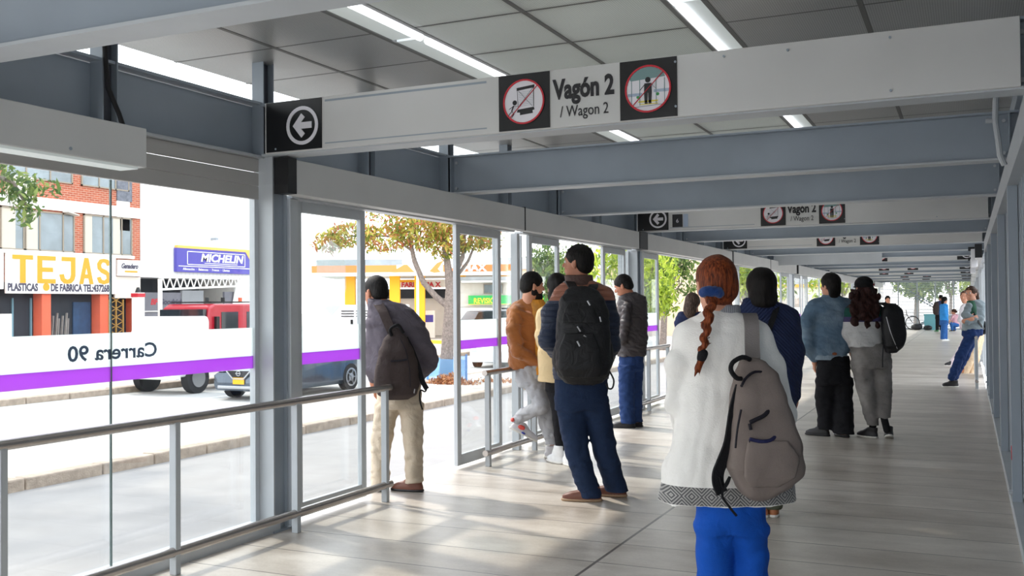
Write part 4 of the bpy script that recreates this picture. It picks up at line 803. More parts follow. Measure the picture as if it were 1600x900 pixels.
for i in range(4):
    a=Vector(gp[i]);b=Vector(gp[(i+1)%4]); MB().add([a+Vector((0,0,.1)),b+Vector((0,0,.1)),b+Vector((0,0,.62)),a+Vector((0,0,.68))],[(0,1,2,3)]).build('mesh_panel',M['guard_mesh'],gd); MB().bar(a,a+Vector((0,0,.72)),.045).build('stake',M['guard_blue'],gd)
lf=MB(); rnd=random.Random(2)
pile=thing('leaf_litter','fallen brown leaves heaped on the median by the blue guard','leaves',(bx,by-.8,bz)); pile['kind']='stuff'
foliage([Q(.3,bz+.04,-.95)+(.85,.35,.09),Q(.2,bz+.1,-.8)+(.4,.3,.16),Q(1.8,bz+.02,-.6)+(1.0,.3,.05)],1800,.045,8,'leaves',M['leaf_fallen'],pile)
def simple_tree(label,x,y,h,r,n,size,m,seed,trunk=1.8):
    rnd=random.Random(seed); z=G+.1; limbs=[([(x,y,z),(x+.05,y,z+trunk*.5),(x+.1,y+.05,z+trunk)],[.18,.15,.13])]
    bl=[]
    for i in range(9):
        a=rnd.uniform(0,2*PI);rr=r*rnd.uniform(.2,.75);zz=z+trunk+(h-trunk)*rnd.uniform(.1,.9); p=(x+rr*math.cos(a),y+rr*math.sin(a),zz); bl.append(p+(r*.5,r*.5,r*.38)); limbs.append(([(x+.1,y+.05,z+trunk*.9),((x+p[0])/2,(y+p[1])/2,(z+trunk+zz)/2),p],[.08,.05,.02]))
    return tree(label,(x,y,z),limbs,bl,n,size,m,seed)
# near tree whose branch hangs into the top left corner
tree('green tree whose branch hangs over the painted shop board',(-14.3,9.0,G+.14),[([(-14.3,9.0,G+.14),(-14.3,9.1,1.5),(-14.2,9.4,3.4)],[.2,.17,.12]),([(-14.2,9.4,3.2),(-14.05,10.2,3.6),(-13.9,11.0,3.4),(-13.8,11.25,2.9)],[.07,.05,.03,.01])],[(-14.1,10.6,3.6,.5,.5,.35),(-13.95,11.1,3.35,.30,.33,.22),(-13.9,11.25,2.95,.22,.22,.25),(-13.9,11.55,3.4,.22,.3,.14),(-13.85,11.1,3.15,.2,.25,.15),(-14.3,9.3,5.2,1.8,1.8,1.3)],4600,.07,M['leaf_green'],11)
simple_tree('leafy green tree behind the glass by the green banner',-17.3,42.5,4.8,1.9,2600,.12,M['leaf_green'],21)
simple_tree('bright green tree in the opening past the leather jacket',-11.9,37.5,4.6,1.9,3200,.12,M['leaf_bright'],22,1.9)
simple_tree('dark green tree beyond the second column',-12.6,43.5,5.2,2.0,2600,.13,M['leaf_green'],23)
simple_tree('yellow-green tree above the woman in navy',-9.6,47.5,5.4,2.2,2800,.13,M['leaf_bright'],24,2.4)
simple_tree('tree far along the median behind the glass',-12.2,60,6,2.4,1800,.18,M['leaf_green'],25)
for i,(x,y,h,m_) in enumerate(((-8,72,7,'leaf_bright'),(-3.5,78,7,'leaf_green'),(.5,70,6.5,'leaf_bright'),(4,76,7,'leaf_green'),(-4,92,8,'leaf_bright'),(8,82,8,'leaf_bright'),(1.5,90,8,'leaf_bright'),(-1.5,100,9,'leaf_green'),(4,100,9,'leaf_bright'))):
    simple_tree('park tree behind the end gate, %s in planting order'%word(i),x,y,h,2.6,1800,.2,M[m_],30+i,2.6)
for i,(x,y,c,l) in enumerate(((-5.5,60,'car_red','red car parked behind the end gate'),(-.6,64,'car_white','white car parked behind the end gate, left of two'),(4.0,62.5,'car_white','white car parked behind the end gate, right of two'))):
    car(l,(x,y,G+.02),math.radians(75),4.2,1.7,1.45,M[c],'hatch',.32)
struct('ground_end_lot',MB().box(-10,25,Y1+.2,139,G-.1,G+.01),M['asphalt_light'])
for x,y,hh,l in ((-28.6,49.0,9,'thin pole beside the fuel station'),):
    pl_=thing('lamp_pole',l,'pole',(x,y,G)); MB().cyl((x,y,G),(x,y,hh),.09,.05).build('shaft',M['steel_light'],pl_,smooth=True); MB().tube([(x,y,hh),(x+.8,y,hh+.3),(x+1.3,y,hh+.3)],.04).build('arm',M['steel_light'],pl_)

# ---------------------------------------------------------------- smooth bodies and garments from distance fields
def _noise(P,f,seed):
    """cheap smooth 3D noise: warped sine waves; f = frequency per axis"""
    r=np.random.RandomState(seed); x,y,z=P[0]*f[0],P[1]*f[1],P[2]*f[2]; s=0
    for k in range(4):
        a=r.normal(size=3); a/=np.linalg.norm(a); p=r.uniform(0,6.28,2)
        s=s+np.sin(a[0]*x+a[1]*y+a[2]*z+p[0]+1.3*np.sin(.6*(a[1]*x-a[0]*y+a[2]*z)+p[1]))
    return s/4
def _rot(e): return np.array(Euler(e).to_matrix())
class Prim:
    pass
def sd_cap(a,b,ra,rb,fl=None):
    a=np.array(a,float);b=np.array(b,float);ba=b-a;L=max(ba@ba,1e-9);m=max(ra,rb)
    lo=np.minimum(a-m,b-m);hi=np.maximum(a+m,b+m)
    def f(X,Y,Z):
        px,py,pz=X-a[0],Y-a[1],Z-a[2]; t=np.clip((px*ba[0]+py*ba[1]+pz*ba[2])/L,0,1)
        return np.sqrt((px-ba[0]*t)**2+(py-ba[1]*t)**2+(pz-ba[2]*t)**2)-(ra+(rb-ra)*t)
    return f,lo,hi
def sd_ell(c,r,e=(0,0,0)):
    c=np.array(c,float);r=np.array(r,float);R=_rot(e);m=r.max()
    def f(X,Y,Z):
        x,y,z=X-c[0],Y-c[1],Z-c[2]; u=(x*R[0,0]+y*R[1,0]+z*R[2,0])/r[0];v=(x*R[0,1]+y*R[1,1]+z*R[2,1])/r[1];w=(x*R[0,2]+y*R[1,2]+z*R[2,2])/r[2]
        k0=np.sqrt(u*u+v*v+w*w)+1e-9; k1=np.sqrt((u/r[0])**2+(v/r[1])**2+(w/r[2])**2)+1e-9
        return k0*(k0-1)/k1
    return f,c-m,c+m
def sd_box(c,h,r,e=(0,0,0)):
    c=np.array(c,float);h=np.array(h,float)-r;R=_rot(e);m=np.linalg.norm(h)+r
    def f(X,Y,Z):
        x,y,z=X-c[0],Y-c[1],Z-c[2]; u=np.abs(x*R[0,0]+y*R[1,0]+z*R[2,0])-h[0];v=np.abs(x*R[0,1]+y*R[1,1]+z*R[2,1])-h[1];w=np.abs(x*R[0,2]+y*R[1,2]+z*R[2,2])-h[2]
        return np.sqrt(np.maximum(u,0)**2+np.maximum(v,0)**2+np.maximum(w,0)**2)+np.minimum(np.maximum(u,np.maximum(v,w)),0)-r
    return f,c-m,c+m
def sd_loft(st,p=2.0,tw=None,c=(0,0,0),e=(0,0,0)):
    """stations (z,cx,cy,rx,ry[,angle]) in a frame at c turned by e; superellipse sections"""
    st=sorted([tuple(q)+((0,) if len(q)==5 else ()) for q in st]); A=np.array(st,float); z=A[:,0]; R=_rot(e); c=np.array(c,float)
    m=max((A[:,1].__abs__()+A[:,3]).max(),(A[:,2].__abs__()+A[:,4]).max(),abs(z).max()) 
    if e==(0,0,0): lo=c+np.array([(A[:,1]-A[:,3]-.02).min(),(A[:,2]-A[:,4]-.02).min(),z[0]]);hi=c+np.array([(A[:,1]+A[:,3]+.02).max(),(A[:,2]+A[:,4]+.02).max(),z[-1]])
    else: lo=c-m*1.5;hi=c+m*1.5
    def f(X,Y,Z):
        x,y,w=X-c[0],Y-c[1],Z-c[2]
        if e!=(0,0,0): x,y,w=x*R[0,0]+y*R[1,0]+w*R[2,0],x*R[0,1]+y*R[1,1]+w*R[2,1],x*R[0,2]+y*R[1,2]+w*R[2,2]
        zc=np.clip(w,z[0],z[-1]); i=np.clip(np.searchsorted(z,zc,side='right')-1,0,len(z)-2); t=(zc-z[i])/(z[i+1]-z[i]); t2=t*t*(3-2*t)*.5+t*.5
        g=lambda k:A[i,k]+(A[i+1,k]-A[i,k])*t2
        dx,dy=x-g(1),y-g(2); an=g(5)
        if np.any(A[:,5]): cs,sn=np.cos(an),np.sin(an); dx,dy=dx*cs+dy*sn,-dx*sn+dy*cs
        rx,ry=g(3),g(4); k=(np.abs(dx/rx)**p+np.abs(dy/ry)**p)**(1/p)
        rr=np.sqrt(dx*dx+dy*dy)+1e-6; d=(k-1)*np.minimum(rr/np.maximum(k,1e-3),np.maximum(rx,ry)); d=np.where(k<.15,-np.minimum(rx,ry)*.8,d)
        dz=np.maximum(z[0]-w,w-z[-1]); return np.where(dz>0,np.sqrt(np.maximum(d,0)**2+dz**2),np.maximum(d,dz))
    return f,lo,hi
SD={'cap':sd_cap,'ell':sd_ell,'box':sd_box,'loft':sd_loft}
def surface(prims,h,k=.02,disp=None,name='body'):
    """prims: (kind, args..., {k,op}); smooth union, then subtractions; returns verts, quads"""
    P=[]
    for q in prims:
        q=list(q); o={}
        if isinstance(q[-1],dict): o=q.pop()
        kw={a:b for a,b in o.items() if a in('p','c','e')}; f,lo,hi=SD[q[0]](*q[1:],**kw); P.append((f,lo,hi,o.get('k',k),o.get('op','+')))
    add=[p for p in P if p[4]=='+']; lo=np.min([p[1] for p in add],0)-2.5*h-.03; hi=np.max([p[2] for p in add],0)+2.5*h+.03
    n=np.ceil((hi-lo)/h).astype(int)+1; ax=[lo[i]+h*np.arange(n[i]) for i in range(3)]; F=np.full(n,1.0,np.float32)
    def sl(lo_,hi_,pad):
        a=np.clip(np.floor((lo_-pad-lo)/h).astype(int),0,n-1);b=np.clip(np.ceil((hi_+pad-lo)/h).astype(int)+1,1,n); return tuple(slice(a[i],b[i]) for i in range(3))
    for f,l,u,kk,op in [p for p in P if p[4]=='+']+[p for p in P if p[4]!='+']:
        s=sl(l,u,kk+2*h+.02)
        if any(q.stop<=q.start for q in s): continue
        X=ax[0][s[0]][:,None,None];Y=ax[1][s[1]][None,:,None];Z=ax[2][s[2]][None,None,:]
        X,Y,Z=np.broadcast_arrays(X,Y,Z); d=f(X,Y,Z).astype(np.float32); a=F[s]
        if op=='+': hh=np.maximum(kk-np.abs(a-d),0)/kk; F[s]=np.minimum(a,d)-hh*hh*kk*.25
        elif op=='-': d=-d; hh=np.maximum(kk-np.abs(a-d),0)/kk; F[s]=np.maximum(a,d)+hh*hh*kk*.25
    if disp is not None:
        near=np.nonzero(np.abs(F)<.05); pts=[ax[i][near[i]] for i in range(3)]; dd=0
        for amp,fr,seed in disp:
            w=_noise(pts,fr,seed); dd=dd+amp*(1-2*np.abs(w)) if amp>0 else dd+(-amp)*w
        F[near]+=dd.astype(np.float32)
    S=F<0
    C=[S[a:n[0]-1+a,b:n[1]-1+b,c:n[2]-1+c] for a in(0,1) for b in(0,1) for c in(0,1)]
    cnt=sum(c.astype(np.int8) for c in C); act=(cnt>0)&(cnt<8); I=np.nonzero(act)
    idx=np.full(act.shape,-1,np.int32); idx[I]=np.arange(len(I[0])); acc=np.zeros((len(I[0]),3));w=np.zeros(len(I[0]))
    cor=[(a,b,c) for a in(0,1) for b in(0,1) for c in(0,1)]
    val=[F[I[0]+a,I[1]+b,I[2]+c] for a,b,c in cor]
    for i in range(8):
        for j in range(i+1,8):
            df=[cor[j][q]-cor[i][q] for q in range(3)]
            if sum(map(abs,df))!=1: continue
            x=(val[i]<0)!=(val[j]<0); t=np.where(x,val[i]/(val[i]-val[j]+1e-12),0)
            for q in range(3): acc[:,q]+=np.where(x,cor[i][q]+t*df[q],0)
            w+=x
    V=acc/w[:,None]; V=np.stack([ax[q][0]+h*(I[q]+V[:,q]) for q in range(3)],1); Fc=[]
    for q in range(3):
        u,v=(q+1)%3,(q+2)%3; s0=[slice(None)]*3;s1=[slice(None)]*3; s0[q]=slice(0,-1);s1[q]=slice(1,None)
        ch=S[tuple(s0)]!=S[tuple(s1)]; e=np.array(np.nonzero(ch)); ok=(e[u]>0)&(e[v]>0)&(e[u]<n[u]-1)&(e[v]<n[v]-1); e=e[:,ok]; ins=S[tuple(s0)][tuple(e)]
        def g(du,dv): w_=e.copy(); w_[u]-=du; w_[v]-=dv; return idx[tuple(w_)]
        quad=np.stack([g(1,1),g(0,1),g(0,0),g(1,0)],1); quad[~ins]=quad[~ins][:,::-1]; Fc.append(quad)
    Fc=np.concatenate(Fc); Fc=Fc[(Fc>=0).all(1)]; return V,Fc
def skin(name,prims,h,m,parent,k=.02,disp=None,label=None,loc=None):
    V,Fc=surface(prims,h,k,disp)
    me=bpy.data.meshes.new(name); me.vertices.add(len(V)); me.vertices.foreach_set('co',V.astype(np.float32).ravel())
    me.loops.add(4*len(Fc)); me.loops.foreach_set('vertex_index',Fc.astype(np.int32).ravel()); me.polygons.add(len(Fc)); me.polygons.foreach_set('loop_start',np.arange(0,4*len(Fc),4,dtype=np.int32))
    me.update(calc_edges=True); me.validate(); me.polygons.foreach_set('use_smooth',np.ones(len(me.polygons),bool)); me.materials.append(m)
    o=bpy.data.objects.new(name,me); COL.objects.link(o)
    if parent is not None: o.parent=parent
    s=o.modifiers.new('s','SMOOTH'); s.factor=.5; s.iterations=2
    if label: o['label']=label
    return o
# ---------------------------------------------------------------- cloth, hair and skin materials
def fabric(name,col,rough=.9,var=.12,bands=None,lines=None,weave=0,wear=None,sheen=0,spec=.25,crease=.4):
    """bands=[(z from, z to, colour)] colour blocks; lines=(kind,pitch,depth) stitched relief; weave = fine relief scale"""
    m,nt,N,b=nodes(name); tc=NN(nt,'ShaderNodeTexCoord'); sx=NN(nt,'ShaderNodeSeparateXYZ'); nt.links.new(tc.outputs['Object'],sx.inputs[0]); x,y,z=sx.outputs
    c=col
    for q in (bands or []):
        f=MA(nt,'MULTIPLY',MA(nt,'GREATER_THAN',z,q[0]),MA(nt,'LESS_THAN',z,q[1]))
        if len(q)>3: f=MA(nt,'MULTIPLY',f,q[3](nt,x,y,z))
        c=MIX(nt,f,c,q[2])
    n=NN(nt,'ShaderNodeTexNoise'); n.inputs['Scale'].default_value=9; n.inputs['Detail'].default_value=6; nt.links.new(tc.outputs['Object'],n.inputs['Vector'])
    mr=NN(nt,'ShaderNodeMapRange'); mr.inputs[1].default_value=.3; mr.inputs[2].default_value=.7; mr.inputs[3].default_value=1-var; mr.inputs[4].default_value=1+var; nt.links.new(n.outputs['Fac'],mr.inputs[0])
    vm=NN(nt,'ShaderNodeVectorMath'); vm.operation='SCALE'
    if isinstance(c,tuple): vm.inputs[0].default_value=c[:3]
    else: nt.links.new(c,vm.inputs[0])
    nt.links.new(mr.outputs[0],vm.inputs['Scale']); last=vm.outputs[0]
    if wear:
        n3=NN(nt,'ShaderNodeTexNoise'); n3.inputs['Scale'].default_value=4; n3.inputs['Detail'].default_value=8; nt.links.new(tc.outputs['Object'],n3.inputs['Vector'])
        g=NN(nt,'ShaderNodeMapRange'); g.inputs[1].default_value=.5; g.inputs[2].default_value=.7; nt.links.new(n3.outputs['Fac'],g.inputs[0]); last=MIX(nt,MA(nt,'MULTIPLY',g.outputs[0],wear[1]),last,wear[0])
    nt.links.new(last,b.inputs['Base Color']); b.inputs['Roughness'].default_value=rough; b.inputs['Specular IOR Level'].default_value=spec; b.inputs['Sheen Weight'].default_value=sheen
    w=NN(nt,'ShaderNodeTexNoise'); w.inputs['Scale'].default_value=weave or 260; w.inputs['Detail'].default_value=2; nt.links.new(tc.outputs['Object'],w.inputs['Vector']); h=MA(nt,'MULTIPLY',w.outputs['Fac'],.25)
    if lines:
        k,p,dp=lines
        if k=='h': v=MA(nt,'PINGPONG',z,p)
        elif k=='chev': v=MA(nt,'PINGPONG',MA(nt,'ADD',z,MA(nt,'ABSOLUTE',x)),p)
        else: v=MA(nt,'PINGPONG',x,p)
        v=MA(nt,'POWER',MA(nt,'DIVIDE',v,p),.5); h=MA(nt,'ADD',h,MA(nt,'MULTIPLY',v,dp))
    w2=NN(nt,'ShaderNodeTexNoise'); w2.inputs['Scale'].default_value=10; w2.inputs['Detail'].default_value=3; w2.inputs['Distortion'].default_value=1.2; nt.links.new(tc.outputs['Object'],w2.inputs['Vector'])
    h=MA(nt,'ADD',h,MA(nt,'MULTIPLY',MA(nt,'ABSOLUTE',MA(nt,'SUBTRACT',w2.outputs['Fac'],.5)),-crease*6))
    bn=NN(nt,'ShaderNodeBump'); bn.inputs['Strength'].default_value=.75; bn.inputs['Distance'].default_value=.008; nt.links.new(h,bn.inputs['Height']); nt.links.new(bn.outputs[0],b.inputs['Normal']); return m
def hairmat(name,c1,c2,rough=.55):
    m,nt,N,b=nodes(name); tc=NN(nt,'ShaderNodeTexCoord'); mp=NN(nt,'ShaderNodeMapping'); mp.inputs['Scale'].default_value=(1,1,.12); nt.links.new(tc.outputs['Object'],mp.inputs[0])
    n=NN(nt,'ShaderNodeTexNoise'); n.inputs['Scale'].default_value=150; n.inputs['Detail'].default_value=4; n.inputs['Distortion'].default_value=.6; nt.links.new(mp.outputs[0],n.inputs['Vector'])
    cr=NN(nt,'ShaderNodeValToRGB'); cr.color_ramp.elements[0].position=.35; cr.color_ramp.elements[0].color=c1; cr.color_ramp.elements[1].position=.7; cr.color_ramp.elements[1].color=c2; nt.links.new(n.outputs['Fac'],cr.inputs[0]); nt.links.new(cr.outputs[0],b.inputs['Base Color'])
    b.inputs['Roughness'].default_value=rough; b.inputs['Specular IOR Level'].default_value=.2; bn=NN(nt,'ShaderNodeBump'); bn.inputs['Strength'].default_value=.7; bn.inputs['Distance'].default_value=.004; nt.links.new(n.outputs['Fac'],bn.inputs['Height']); nt.links.new(bn.outputs[0],b.inputs['Normal']); return m
def skinmat(name,c):
    m=mat(name,c,.5,noise=(14,.08)); b=m.node_tree.nodes['Principled BSDF']; b.inputs['Subsurface Weight'].default_value=.08; b.inputs['Subsurface Radius'].default_value=(.01,.004,.002); return m
skinmat('skin_light',srgb(208,150,122)); skinmat('skin_tan',srgb(178,118,90))
hairmat('hair_red',srgb(66,26,11),srgb(150,74,36)); hairmat('hair_black',srgb(9,8,8),srgb(28,23,21)); hairmat('hair_black2',srgb(11,10,10),srgb(34,30,28),.6); hairmat('hair_curly',srgb(20,10,10),srgb(70,38,34)); hairmat('hair_brown',srgb(58,46,42),srgb(120,100,88)); hairmat('hair_dark_brown',srgb(38,26,22),srgb(92,66,50))
def diamonds(nt,x,y,z):
    a=MA(nt,'PINGPONG',MA(nt,'ADD',x,5.0),.036); b_=MA(nt,'PINGPONG',MA(nt,'SUBTRACT',z,HEM),.034); return MA(nt,'GREATER_THAN',MA(nt,'PINGPONG',MA(nt,'ADD',a,b_),.0065),.0032)
HEM=.588
fabric('coat_white',srgb(243,241,236),.95,.04,bands=[(HEM,HEM+.068,srgb(170,168,164)),(HEM,HEM+.068,srgb(88,88,90),diamonds)],sheen=.3,weave=180,crease=.1)
fabric('knit_grey',srgb(150,152,158),.95,.15,lines=('v',.004,.5)); fabric('knit_black',srgb(24,24,27),.85,.15); fabric('scrunchie_blue',srgb(18,58,120),.7,.2,sheen=.3)
fabric('trouser_blue',srgb(12,80,178),.8,.1); fabric('pack_grey',srgb(124,113,107),.9,.1,weave=500,crease=.12); fabric('strap_grey',srgb(128,122,120),.9,.06,crease=0); fabric('zip_black',srgb(30,28,36),.6,.1); fabric('zip_navy',srgb(38,40,78),.6,.1); mat('zip_silver',srgb(190,190,195),.3,metal=.7)
fabric('quilt_navy',srgb(38,48,82),.7,.1,lines=('chev',.012,1.2)); fabric('trouser_olive',srgb(88,92,76),.9,.1)
fabric('jacket_puffer',srgb(40,50,72),.5,.1,bands=[(1.385,2.2,srgb(158,104,84))],lines=('h',.022,1.6),spec=.4); fabric('leather_brown',srgb(84,62,56),.5,.15); fabric('trouser_navy',srgb(30,46,74),.85,.12); fabric('pack_black',srgb(22,22,25),.55,.2,spec=.4)
fabric('denim_light',srgb(96,120,142),.9,.16,wear=(srgb(158,178,194),.6),weave=320); fabric('denim_pale',srgb(150,168,184),.9,.2,lines=('v',.004,1)); fabric('leather_patch',srgb(150,92,66),.6); fabric('trouser_black',srgb(24,24,28),.85,.15)
fabric('cap_black',srgb(20,20,22),.8); fabric('sweat_block',srgb(205,205,205),.9,.06,bands=[(1.16,1.21,srgb(70,64,100)),(1.21,1.30,srgb(34,80,72)),(1.30,2,srgb(60,56,60))]); fabric('jeans_grey',srgb(128,124,122),.9,.12,wear=(srgb(172,168,164),.7),weave=320)
fabric('leather_dark',srgb(58,52,54),.42,.15,spec=.5); fabric('trouser_blue_dark',srgb(34,58,104),.8,.12)
fabric('jacket_orange',srgb(160,98,48),.75,.12,sheen=.4); fabric('shirt_print',srgb(205,140,50),.8,.1,wear=(srgb(60,60,60),.9)); fabric('trouser_grey',srgb(172,172,176),.85,.08); fabric('coat_beige',srgb(225,200,155),.9,.05)
fabric('jacket_charcoal',srgb(92,86,94),.8,.1); fabric('trouser_khaki',srgb(190,176,156),.85,.06); fabric('pack_brown',srgb(66,56,54),.8,.12,weave=400); fabric('jacket_navy_plain',srgb(52,62,100),.7,.1)
fabric('top_green',srgb(60,100,80),.8); fabric('jacket_grey',srgb(140,152,156),.9,.06); fabric('trouser_navy2',srgb(28,52,98),.85,.1); fabric('top_white',srgb(225,222,225),.9); fabric('trouser_beige',srgb(222,196,164),.85,.05); fabric('top_pink',srgb(225,205,215),.9); fabric('trouser_white',srgb(220,205,210),.9)
fabric('top_blue',srgb(58,150,225),.8,.08); fabric('jeans_blue',srgb(52,100,165),.85,.12); fabric('shirt_pink',srgb(225,175,185),.85,wear=(srgb(150,90,110),.6)); fabric('coat_green',srgb(38,52,50),.85)
for n_,c_ in (('shoe_white',(228,228,228)),('shoe_brown',(112,66,50)),('shoe_tan',(176,110,70)),('shoe_black',(34,32,34)),('shoe_sport',(205,202,205)),('shoe_green',(60,130,80)),('sole_white',(225,222,215)),('sole_tan',(168,138,108)),('sole_black',(26,26,28)),('patch_red',(220,80,70)),('patch_blue',(60,70,170))): mat(n_,srgb(*c_),.5,noise=(20,.08))
mat('eye_white',srgb(225,220,215),.2); mat('iris',srgb(45,30,22),.2)
